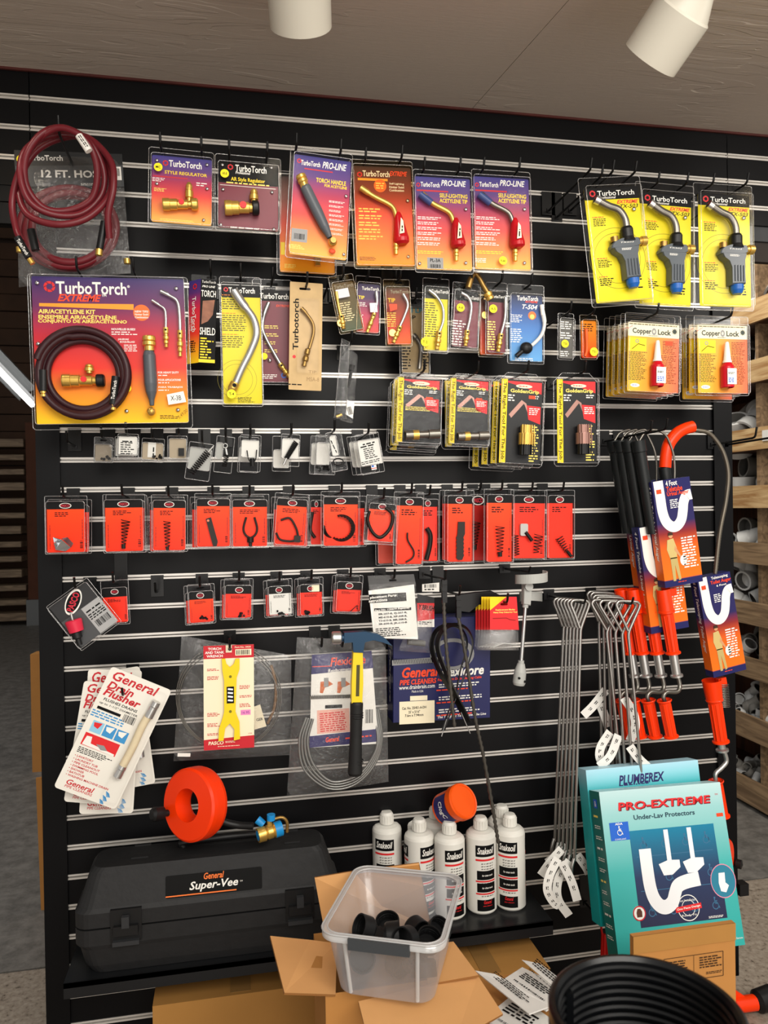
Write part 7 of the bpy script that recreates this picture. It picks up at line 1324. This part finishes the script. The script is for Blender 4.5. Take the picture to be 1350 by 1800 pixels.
b = T.W(); b.tube(bez([c+Vector((.01, 0, .03)), c+Vector((.03, 0, .032)), c+Vector((.042, 0, .02)), c+Vector((.042, 0, -.005))], 5), .004, DBRASS, 8); T.part('lever', b)
# white bottles
BOT = mat('white_hdpe', '#dedcd4', .35); r = .0405
def bottle(px, py, label, rot, zb=ZS):
    p = atz(px, py, zb); T = Thing('oil_bottle', label, 'bottle', Matrix.Translation(p)@Matrix.Rotation(rot, 4, 'Z'), 'white oil bottles'); H = .2
    T.part('bottle_body', MB().lathe([(0, .001), (r*.9, .001), (r, .006), (r, H), (r*.95, H+.006), (r*.8, H+.012), (r*.55, H+.015), (.016, H+.016), (.016, H+.03)], BOT, (0, 0, 0), (0, 0, 1), 32))
    b = MB(); b.lathe([(.0185, 0), (.0188, .003), (.018, .025), (.014, .031), (0, .032)], BOT, (0, 0, H+.017), (0, 0, 1), 20)
    for k in range(16): a = 6.283*k/16; b.box((.0184*math.cos(a), .0184*math.sin(a), H+.029), (.0014, .0014, .02), BOT)
    T.part('cap', b)
    rl = r+.0004
    def band(z0, z1, a0, a1, m_, o=0):
        n = 16; L_.add([((rl+o)*math.cos(a0+(a1-a0)*i/n), (rl+o)*math.sin(a0+(a1-a0)*i/n), z) for z in (z0, z1) for i in range(n+1)], [(i, i+1, n+2+i, n+1+i) for i in range(n)], m_)
    def wrap(t, z, h, ac, wd, m_, o=.0006):
        v, f = textmesh(t, .25, .02); L_.add([((rl+o)*math.cos(ac+x*wd/rl), (rl+o)*math.sin(ac+x*wd/rl), z+y*h) for x, y in v], f, m_)
    for ac in (-math.pi/2-.75, -math.pi/2+1.5):
        L_ = MB()
        band(.156, .186, ac-.68, ac+.68, BLACK); wrap('Snakeoil', .172, .018, ac, .046, WHITE); band(.145, .15, ac-.68, ac+.68, RED, .0003)
        for z0 in (.095, .062): band(z0, z0+.024, ac-.6, ac+.68, BLACK); band(z0-.006, z0-.002, ac-.68, ac+.68, RED, .0003)
        for z_ in (.107, .074): wrap('for drain tools', z_, .005, ac+.1, .03, WHITE)
        for z_ in (.138, .131, .124, .086, .052): wrap('iii ii iiii iii ii', z_, .003, ac+.1, .034, BLACK)
        band(.012, .042, ac-.6, ac+.68, BLACK); wrap('General', .036, .01, ac+.1, .022, RED); wrap('pipe cleaners', .026, .004, ac+.1, .026, RED)
        T.part('label_print', L_)
    return p, T
for px, py, lb, rot in ((682, 1584, 'leftmost white oil bottle on the right shelf', .35), (733, 1566, 'white oil bottle in the back row, second from left', 0), (739, 1600, 'white oil bottle in the front row behind the clear bin, second from left', -1.0), (768, 1572, 'white oil bottle in the back row, under the orange jar', -.4), (792, 1606, 'white oil bottle in the front row, just right of the clear bin', .85), (847, 1596, 'white oil bottle in the front row, second from right', .75), (884, 1570, 'white oil bottle in the back row at the right, mostly hidden', 1.2), (898, 1590, 'rightmost white oil bottle in the front row', .2)):
    bottle(px, py, lb, rot)
c = at(814, 1408, -.12); ax = Vector((.42, -.74, .52)).normalized(); OJ = mat('orange_jar', '#f0560e', .35)
T = Thing('orange_jar', 'orange screw lid jar lying tilted on top of the white bottles', 'jar', c)
b = T.W(); b.lathe([(0, -.085), (.04, -.085), (.043, -.08), (.043, -.02)], OJ, c, ax, 32); T.part('jar_body', b)
b = T.W(); b.lathe([(.047, -.02), (.047, .0), (.044, .004), (.04, .003), (.04, .001), (0, .001)], OJ, c, ax, 36); T.part('screw_lid', b)
b = T.W(); u = ax.cross(Vector((0, 0, 1))).normalized(); v = ax.cross(u)
n = 14; dv = CAM-c; dv -= ax*dv.dot(ax); A0 = math.atan2(dv.dot(v), dv.dot(u)); sg = 1 if (v*math.cos(A0)-u*math.sin(A0)).dot(RV) > 0 else -1
vs = []
for z_ in (-.074, -.026):
    for i in range(n+1): a = A0-1+2.0*i/n; vs.append(c+ax*z_+(u*math.cos(a)+v*math.sin(a))*.0436)
b.add(vs, [(i, i+1, n+2+i, n+1+i) for i in range(n)], NAVY); tv, tf = textmesh('ClogC', .2, .02)
b.add([c+ax*(-.048+y*.018)+(u*math.cos(A0+sg*x*1.1)+v*math.sin(A0+sg*x*1.1))*.0442 for x, y in tv], tf, WHITE); T.part('jar_label', b)
# ---------------------------------------------------------------- cardboard boxes below
def carton(label, P, ztop, m_=CARD, zb=0.0, open_=False, nm='cardboard_box'):
    """P: four top corners (world xy), counter-clockwise from front left"""
    c = Vector((sum(p[0] for p in P)/4, sum(p[1] for p in P)/4, zb)); T = Thing(nm, label, 'box', c); b = T.W()
    b.add([(x, y, zb) for x, y in P]+[(x, y, ztop) for x, y in P], [(i, (i+1) % 4, 4+(i+1) % 4, 4+i) for i in range(4)]+([] if open_ else [(4, 5, 6, 7)])+[(3, 2, 1, 0)], m_); T.part('carton_body', b); return T
zb1 = ZS-.10; a, c_ = atz(268, 1769, zb1), atz(575, 1745, zb1)
T = carton('large brown cardboard box on the floor under the left shelf', [(a.x, a.y), (c_.x, a.y), (c_.x, -.03), (a.x, -.03)], zb1, mat('brown_carton', '#a4753a', .8, 0, .1, 10, .08)); T.part('tape_strip', T.W().box(((a.x+c_.x)/2, (a.y-.03)/2, zb1+.0008), (.05, -a.y-.05, .001), mat('packing_tape', '#8f6a3c', .3)))
a, c_ = atz(826, 1722, zb1+.02), atz(966, 1700, zb1+.02)
T = carton('brown cardboard box on the floor under the right shelf', [(at(640, 1700, a.y).x, a.y), (c_.x, a.y), (c_.x, -.03), (at(640, 1700, a.y).x, -.03)], zb1+.02, mat('brown_carton', '#a4753a')); T.part('tape_strip', T.W().box((c_.x-.15, (a.y-.03)/2, zb1+.0208), (.05, -a.y-.05, .001), mat('packing_tape', '#8f6a3c')))
ZB = .585
fl_, fr2 = atz(572, 1748, ZB), atz(800, 1790, ZB); bl_, br_ = atz(600, 1610, ZB), atz(775, 1640, ZB)
yb = (bl_.y+br_.y)/2; yfr = fl_.y; x0, x1 = fl_.x, fr2.x-.02
T = carton('open cardboard box with spread flaps under the clear plastic bin', [(x0, yfr), (x1, yfr), (x1, yb), (x0, yb)], ZB, CARD, open_=True)
def flap(pts, lab):
    W_ = [atz(x, y, z) for x, y, z in pts]; n = len(W_); b = T.W(); nn = (W_[1]-W_[0]).cross(W_[2]-W_[0]).normalized(); nn = nn if nn.z > 0 else -nn
    b.add(W_+[p-nn*.004 for p in W_], [tuple(range(n))], CARDL); b.add([p-nn*.004 for p in W_], [tuple(range(n-1, -1, -1))], CARD); b.add(W_+[p-nn*.004 for p in W_], [(i, (i+1) % n, n+(i+1) % n, n+i) for i in range(n)], CARDD); T.part('flap', b)
flap([(590, 1748, ZB), (500, 1745, ZB+.02), (475, 1645, ZB+.03), (545, 1652, ZB+.02), (592, 1658, ZB)], 'left')
flap([(640, 1800, ZB-.01), (630, 1760, ZB), (769, 1727, ZB), (840, 1715, ZB), (884, 1782, ZB-.01), (800, 1830, ZB-.02), (680, 1850, ZB-.02)], 'front')
flap([(769, 1727, ZB+.004), (760, 1660, ZB+.004), (797, 1655, ZB+.01), (841, 1714, ZB+.008)], 'right')
flap([(571, 1640, ZB), (553, 1543, ZB+.12), (612, 1533, ZB+.125), (737, 1517, ZB+.13), (745, 1560, ZB+.1), (760, 1640, ZB)], 'back')
# clear bin
ZR = .72; cor = [atz(x, y, ZR) for x, y in ((560, 1640), (777, 1668), (812, 1540), (630, 1524))]
cen = sum(cor, Vector())/4; cen.z = ZB+.012; X = ((cor[1]-cor[0])+(cor[2]-cor[3]))/2; Yd = ((cor[3]-cor[0])+(cor[2]-cor[1]))/2; wb, db = X.length, Yd.length; ang = math.atan2(X.y, X.x)
M = Matrix.Translation(cen)@Matrix.Rotation(ang, 4, 'Z'); T = Thing('clear_bin', 'translucent plastic storage bin of black caps sitting on the open cardboard box', 'bin', M); hb = ZR-cen.z
PP = clearmat('frosted_polypropylene', .1, .5, .88, .25, .2, .15, (.95, .96, 1), 8); PPR = clearmat('frosted_rim', .18, .6, .75, .25, .4)
def rg(k, z, o=0): return (rrect(wb*k+o, db*k+o, .03, 6), z)
b = MB(); rs_ = [rg(.78, .0), rg(.8, .004), rg(.93, hb-.02), rg(.94, hb-.018), rg(.96, hb)]
n = len(rs_[0][0]); vs = [(x, y, z) for P, z in rs_ for x, y in P]; b.add(vs, [(k*n+i, k*n+(i+1) % n, (k+1)*n+(i+1) % n, (k+1)*n+i) for k in range(4) for i in range(n)], PP, True); b.add(vs[:n], [tuple(range(n-1, -1, -1))], PP); T.part('bin_body', b)
b = MB(); P0, P1 = rrect(wb*.95, db*.95, .03, 6), rrect(wb+.006, db+.006, .034, 6); P1b = P1
vs = [(x, y, hb) for x, y in P0]+[(x, y, hb+.002) for x, y in P1]+[(x, y, hb-.011) for x, y in P1]; b.add(vs, [(i, (i+1) % n, n+(i+1) % n, n+i) for i in range(n)]+[(n+i, n+(i+1) % n, 2*n+(i+1) % n, 2*n+i) for i in range(n)], PPR, True); b.tube([(x, y, hb+.001) for x, y in P0], .0016, PPR, 6, closed=True); b.tube([(x, y, hb+.002) for x, y in P1], .0018, PPR, 6, closed=True); T.part('bin_rim', b)
b = MB(); b.box((0, -db/2-.006, hb-.008), (wb*.5, .008, .02), mat('grey_handle', '#3c3f42', .4)); T.part('grey_handle', b)
for sx in (-.3, .3): b = MB(); b.tube([(sx*wb, -db*.475, hb-.012), (sx*wb*.92, -db*.40, .006)], .004, PPR, 6); T.part('bin_rib', b)
random.seed(5)
CAPM = mat('black_rubber_cap', '#101011', .45)
cap = MB(); cap.lathe([(0, 0), (.021, 0), (.024, .004), (.025, .028), (.0225, .028), (.021, .005), (0, .005)], CAPM, (0, 0, 0), (0, 0, 1), 28)
for z_ in (.008, .014, .02): cap.tube([(.0222*math.cos(a*.393), .0222*math.sin(a*.393), z_) for a in range(16)], .0007, CAPM, 4, closed=True)
cm_ = cap.mesh('rubber_cap'); k = 0
spots = [(-.06, -.03, .03, 1.2, .4), (-.045, .025, .03, 1.9, 2.4), (0, -.03, .032, 1.5, 1.0), (.045, -.035, .03, .3, 0), (.055, .02, .032, .5, .7), (.0, .03, .03, 2.3, .2), (-.02, -.005, .06, 1.5, 1.8), (.03, -.01, .064, 1.3, -.4), (.062, -.045, .052, 2.7, .3), (-.05, .0, .064, 1.1, -.9), (.02, .04, .055, 1.7, .9), (-.03, .055, .03, .4, 0), (.06, .06, .03, .8, 1)]
lbl = ['black rubber cap inside the clear plastic bin']
for x, y, z, tx_, tz in spots:
    o = bpy.data.objects.new('rubber_cap', cm_); COL.objects.link(o); o.matrix_world = M@Matrix.Translation((x*wb/.22, y*db/.22, z))@Matrix.Rotation(tz, 4, 'Z')@Matrix.Rotation(tx_, 4, 'X'); tag(o, lbl[0], 'cap', 'black rubber caps in the clear bin')
# leaflets
LF = mat('leaflet_paper', '#d5d3ce', .7, 0, .08, 30)
def sheet(pts, label, rot, gk=8):
    W_ = [atz(x, y, z) for x, y, z in pts]; c = sum(W_, Vector())/4; X = (W_[1]-W_[0]).normalized(); Z = X.cross(W_[3]-W_[0]).normalized(); Z = Z if Z.z > 0 else -Z; Yv = Z.cross(X)
    M = Matrix((X, Yv, Z)).transposed().to_4x4(); M.translation = c; T = Thing('leaflet', label, 'leaflet', M, 'white leaflets'); b = T.W(); b.add(W_+[p-Z*.003 for p in W_], [(0, 1, 2, 3), (7, 6, 5, 4), (0, 4, 5, 1), (1, 5, 6, 2), (2, 6, 7, 3), (3, 7, 4, 0)], LF)
    q = [M.inverted()@p for p in W_]; w_ = (q[1]-q[0]).length; h_ = (q[3]-q[0]).length
    b2 = MB(); b2.greek((0, h_*.1), w_*.75, h_*.35, 4, .0012, BLACK, rot); b2.barcode((0, -h_*.3), w_*.7, h_*.06, .0012, rot, 24); T.part('paper', b); T.part('leaflet_print', b2)
sheet([(850, 1790, .5), (930, 1840, .5), (975, 1795, .5), (905, 1745, .5)], 'white leaflet at the bottom of the pile beside the black pipe', 0)
sheet([(835, 1706, .53), (930, 1782, .53), (968, 1768, .53), (870, 1712, .535)], 'narrow white leaflet with a printed edge, front of the leaflet pile', 0)
sheet([(884, 1722, .52), (960, 1776, .52), (1010, 1745, .52), (918, 1700, .52)], 'white leaflet lying flat in the middle of the pile', 0)
sheet([(917, 1687, .55), (970, 1732, .55), (995, 1728, .56), (950, 1694, .56)], 'white leaflet sticking up behind the others, topmost of the pile', 0)
carton('brown cardboard box under the white leaflets', [(atz(800, 1850, .49).x, atz(800, 1850, .49).y), (atz(1010, 1850, .49).x, atz(800, 1850, .49).y), (atz(1010, 1850, .49).x, atz(900, 1712, .49).y), (atz(800, 1850, .49).x, atz(900, 1712, .49).y)], .49, CARD)
# teal boxes
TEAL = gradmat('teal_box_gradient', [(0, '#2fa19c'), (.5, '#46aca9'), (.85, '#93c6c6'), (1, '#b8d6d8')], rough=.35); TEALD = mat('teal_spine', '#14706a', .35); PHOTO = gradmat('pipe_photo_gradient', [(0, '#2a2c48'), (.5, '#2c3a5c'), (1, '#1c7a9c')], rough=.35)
TB = gradmat('teal_back_box', [(0, '#18a0a0'), (.72, '#2aa8a8'), (.86, '#4ab8c0'), (1, '#a8d4e4')], rough=.35)
q4 = [(1024, 1353), (1227, 1337), (1258, 1600), (1062, 1630)]; Yq = [-.20, -.20, -.27, -.27]
F = Frame3(q4, Yq); s = F.s; T = Thing('plumbing_cover_box', 'teal box standing behind, only its top edge with the italic brand showing', 'box', F.M)
b = MB(); b.prism([(-F.w/2, -F.h/2), (F.w/2, -F.h/2), (F.w/2, F.h/2), (-F.w/2, F.h/2)], -.05, 0, TB); T.part('carton', b); b = MB(); b.text('PLUMBEREX', F.L(1128, 1368), 82*s, 15*s, .0006, NAVY, .25, .03); b.greek(F.L(1120, 1378), 64*s, 3*s, 1, .0006, NAVY); b.text('Engineering Smart Solutions', F.L(1118, 1385), 48*s, 4*s, .0006, WHITE); T.part('front_print', b)
q4 = [(1043, 1396), (1254, 1374), (1322, 1661), (1098, 1685)]; F = Frame3(q4, [-.27, -.27, -.37, -.37]); s = F.s; T = Thing('plumbing_cover_box', 'large teal box with white pipe photo and red title, leaning in front', 'box', F.M); U = UF(F)
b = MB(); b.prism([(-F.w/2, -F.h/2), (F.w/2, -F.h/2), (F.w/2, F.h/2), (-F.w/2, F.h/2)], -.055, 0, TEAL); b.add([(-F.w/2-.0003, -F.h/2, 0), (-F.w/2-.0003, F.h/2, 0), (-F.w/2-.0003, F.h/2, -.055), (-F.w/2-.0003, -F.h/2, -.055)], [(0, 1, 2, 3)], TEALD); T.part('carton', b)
z = .0006; b = MB(); b.prism([U(*p_) for p_ in ((.2, .255), (.89, .255), (.89, .83), (.2, .83))][::-1], 0, z, PHOTO); T.part('photo_print', b); z2 = .0009
b = MB(); b.text('PRO-EXTREME', U(.52, .105), F.w*.76, F.h*.05, z, mat('dark_shadow_red', '#6a0c20'), .1, .04); b.text('PRO-EXTREME', U(.515, .1), F.w*.76, F.h*.05, z2, RED, .1, .02); b.text('TM', U(.95, .075), F.w*.025, F.h*.01, z, RED); b.text('Under-Lav Protectors', U(.5, .175), F.w*.5, F.h*.03, z, mat('dark_teal_ink', '#1c3a4a'), 0, .02)
b.rect(U(.955, .205), F.w*.055, F.h*.022, z, ORED); b.rect(U(.125, .25), F.w*.15, F.h*.11, z2, BLUE); b.text('ADA', U(.125, .205), F.w*.06, F.h*.014, .0012, WHITE, 0, .03); b.text('COMPLIANT', U(.125, .298), F.w*.09, F.h*.009, .0012, WHITE)
def wheelchair(c, h, m_, zz_):
    x, y = c; b.ring((x, y-h*.12), h*.22, h*.28, zz_, m_, 18); b.prism(circ(h*.08, 10, x-h*.02, y+h*.42), zz_-.0002, zz_, m_); b.rect((x-h*.02, y+h*.16), h*.08, h*.36, zz_, m_, 8); b.rect((x+h*.1, y+h*.02), h*.26, h*.07, zz_, m_); b.rect((x+h*.26, y-h*.16), h*.08, h*.34, zz_, m_, 20); b.rect((x+h*.08, y+h*.2), h*.2, h*.06, zz_, m_)
wheelchair(U(.125, .25), F.h*.065, WHITE, .0013)
FAD = mat('faded_symbol', '#3a6a8c')
for i in range(4):
    for j in range(3): wheelchair(U(.3+.17*i, .34+.2*j), F.h*.085, FAD, .00075)
b.rect(U(.545, .415), F.w*.62, F.h*.004, .0008, FAD); b.rect(U(.545, .62), F.w*.62, F.h*.004, .0008, FAD)
b.text('PLUMBEREX', U(.56, .905), F.w*.7, F.h*.06, z, WHITE, .25, .06); b.text('PLUMBEREX', U(.56, .905), F.w*.69, F.h*.052, z2, NAVY, .25, .02); b.text('Pro-Extreme', U(.95, .955), F.w*.08, F.h*.012, z, WHITE); b.greek(U(.8, .815), F.w*.12, F.h*.015, 2, z2, WHITE)
c1_ = U(.9, .61); b.prism(circ(F.w*.1, 28, *c1_, F.h*.1), 0, z2, mat('teal_circle', '#2a7a94')); b.ring(c1_, F.w*.098, F.w*.104, .0011, mat('pink_ring', '#d88aa0'), 28, F.h/F.w*1.0)
c2_ = U(.59, .745); b.ring(c2_, F.w*.082, F.w*.088, z2, WHITE, 28); b.ring(c2_, F.w*.05, F.w*.054, z2, WHITE, 28); b.rect(c2_, F.w*.21, F.h*.032, .0012, RED, 4); b.text('One Piece Design', c2_, F.w*.19, F.h*.016, .0015, WHITE, 0, .02, 4); b.text('Ready Fit', U(.59, .79), F.w*.12, F.h*.016, z2, WHITE); b.text('Fast Installation', U(.59, .7), F.w*.14, F.h*.014, z2, WHITE)
c3_ = U(.2, .745); b.prism(circ(F.w*.05, 24, *c3_), 0, z2, WHITE); b.ring(c3_, F.w*.042, F.w*.05, .0012, GRED, 24); b.prism([(c3_[0]+F.w*x, c3_[1]+F.w*y) for x, y in ((-.02, -.025), (.02, -.025), (.022, .01), (.01, .03), (-.012, .03), (-.022, .005))], 0, .0012, mat('brown_emblem', '#5a3424'))
T.part('front_print', b)
WP = mat('white_pipe_print', '#e9eaec', .4)
def flat(pts, w, nm='pipe_picture'):
    P = bez([(*U(*p_), 0) for p_ in pts], 8); n = len(P); vs = []
    for i in range(n): t_ = (P[min(i+1, n-1)]-P[max(i-1, 0)]).normalized(); nn = Vector((-t_.y, t_.x, 0))*w*F.w/2; vs += [(P[i].x-nn.x, P[i].y-nn.y, .0013), (P[i].x+nn.x, P[i].y+nn.y, .0013)]
    b.add(vs, [(2*i, 2*i+1, 2*i+3, 2*i+2) for i in range(n-1)], WP)
b = MB()
flat([(.305, .37), (.305, .5), (.31, .6), (.33, .67), (.37, .715), (.42, .725), (.47, .70), (.5, .65), (.53, .61), (.6, .59), (.71, .58)], .095)
flat([(.49, .265), (.49, .38), (.49, .46)], .036); flat([(.68, .265), (.68, .38), (.68, .46)], .036)
for x in (.5, .695): b.prism([U(x-.1, .47), U(x-.02, .45), U(x+.07, .455), U(x+.07, .5), U(x, .54), U(x-.07, .54)][::-1], .0011, .0014, WP)
b.prism([U(.87, .56), U(.92, .56), U(.915, .62), U(.94, .64), (U(.91, .68)), U(.87, .67), U(.86, .62)][::-1], .0011, .0014, WP); T.part('pipe_picture', b)
b = MB(Matrix.Translation((-F.w/2-.0008, 0, -.0275))@Matrix.Rotation(-math.pi/2, 4, 'Y')); b.rect((0, F.h*.42), .02, .022, .0, BLUE); b.text('&', (0, F.h*.42), .01, .014, .0003, WHITE)
for i in range(12): b.greek((0, F.h*(.34-.066*i)), .036, .01, 2 if i % 3 else 1, 0, LTYEL if i in (0, 6) else WHITE)
T.part('spine_print', b)
# brown carton in front of the teal box
Yc = -.62; a, c_ = at(1112, 1630, Yc), at(1292, 1638, Yc); zt = (a.z+c_.z)/2
T = carton('flat brown carton with a printed warning panel in front of the teal box', [(a.x, Yc), (c_.x, Yc), (c_.x, Yc+.012), (a.x, Yc+.012)], zt, CARD)
b = T.W(); b.box(((a.x+c_.x)/2, Yc-.001, zt-.018), (c_.x-a.x, .003, .036), mat('brown_carton', '#a4753a')); T.part('folded_edge', b)
FM = Matrix.Translation(((a.x+c_.x)/2, Yc-.0015, zt-.08)); b = MB(T.inv@FM@Matrix.Rotation(math.pi/2, 4, 'X')); w_ = c_.x-a.x; INK = mat('carton_ink', '#3a2412', .8)
for y in (-.028, .024): b.rect((.02, y), w_*.58, .0012, 0, INK)
for x in (-w_*.29, w_*.29): b.rect((.02+x, -.002), .0012, .052, 0, INK)
b.greek((-.02, 0), w_*.24, .036, 7, 0, INK); b.greek((.062, .006), w_*.24, .026, 5, 0, INK); b.rect((.02, -.002), .0008, .05, 0, INK); b.greek((.07, -.018), w_*.18, .006, 2, 0, INK); T.part('warning_print', b)
# big black ribbed pipe close to the camera
D = fw+RV*((1135-675)/FPX)+UV*((900-1772)/FPX); c = CAM+D*.74; R = 168/1350*.74
BP = mat('glossy_black_pipe', '#0a0b0d', .3); T = Thing('drain_pipe', 'wide black ribbed pipe standing upright close to the camera at bottom right', 'pipe', (c.x, c.y, 0))
b = T.W(); prof = [(R*.97, 0)]; nz = 60
for i in range(nz): z = c.z*(i+.5)/nz; prof += [(R*.95, z-c.z*.2/nz), (R*1.0, z), (R*1.0, z+c.z*.25/nz), (R*.95, z+c.z*.4/nz)]
prof = [p_ for p_ in prof if p_[1] < c.z-.02]+[(R*.97, c.z-.018), (R*1.0, c.z-.012), (R*1.0, c.z-.002), (R*.97, c.z), (R*.93, c.z), (R*.9, c.z-.004)]
for i in range(28): z = c.z-.008-i*.0085; prof += [(R*.895, z), (R*.87, z-.002), (R*.87, z-.0045), (R*.895, z-.0065)]
prof += [(R*.87, c.z-.3), (R*.87, .02)]
b.lathe(prof, BP, (c.x, c.y, 0), (0, 0, 1), 72); T.part('ribbed_wall', b)
T.part('moulded_ridge', T.W().box((c.x-R*.9*math.cos(.9), c.y+R*.86*math.sin(.9), c.z-.06), (.008, .008, .09), BP))
# red things at the right and behind the teal box
p = at(1064, 1640, -.12); F = Frame([(1055, 1620), (1074, 1620), (1074, 1690), (1055, 1690)], -.12); T = Thing('red_cord', 'bundled red cord loop hanging behind the lower left of the teal box', 'cord', F.M); s = F.s; RC = mat('red_cord', '#d01814', .45)
b = MB(); b.tube(bez([F.P(1060, 1650, 0), F.P(1057, 1630, 0), F.P(1062, 1622, 0), F.P(1068, 1626, 0), F.P(1068, 1645, 0)], 6), 1.8*s, RC, 8); T.part('cord_loop', b); b = MB()
for k in range(5): b.tube([F.P(1059+2.6*k, 1640+k, .003*(k % 2)), F.P(1057+3.4*k, 1690, .003*(k % 2))], 2*s, RC, 8)
T.part('cord_bundle', b); q = F.world(1062, 1624); hook(q.x, q.z, .14, 'carrying the red cord')
c = at(1268, 1508, -.10); T = Thing('drum_auger', 'orange drum auger mostly hidden behind the right side of the teal box', 'auger', c); ax = Vector((.6, -.75, 0)).normalized(); R = .062
T.part('drum', T.W().lathe([(R*.4, .018), (R*.85, .02), (R, .008), (R, -.03), (R*.9, -.035), (R*.4, -.03)], ORP, c, ax, 40)); k0 = at(1297, 1516, -.08); T.part('crank_knob', T.W().lathe([(0, 0), (.008, 0), (.013, .006), (.013, .02), (0, .024)], BLK, k0-Vector((.012, 0, 0)), (.6, -.7, 0), 16))
a, e = atz(1280, 1768, .03), atz(1327, 1762, .03); e2 = atz(1358, 1752, .035); T = Thing('pipe_tool', 'red orange pipe tool with a black handle end lying on the floor at right', 'tool', a)
T.part('red_shaft', T.W().cyl(a, e, .022, ORP)); T.part('black_end', T.W().lathe([(.022, 0), (.032, .01), (.034, (e2-e).length), (0, (e2-e).length)], BLK, e, e2-e, 16)); T.part('red_fin', T.W().add([a+Vector((0, 0, .02)), e+Vector((-.03, 0, .02)), a+Vector((0, 0, .06)), a+Vector((0, .01, .02)), e+Vector((-.03, .01, .02)), a+Vector((0, .01, .06))], [(0, 1, 2), (5, 4, 3), (0, 3, 4, 1), (1, 4, 5, 2), (2, 5, 3, 0)], ORP))
p = at(1297, 1560, 0); solo('black_bracket', 'small black bracket on the lower right edge of the slatwall', 'bracket', MB().box((p.x+.008, -.005, p.z), (.03, .03, .035), BLK), p)
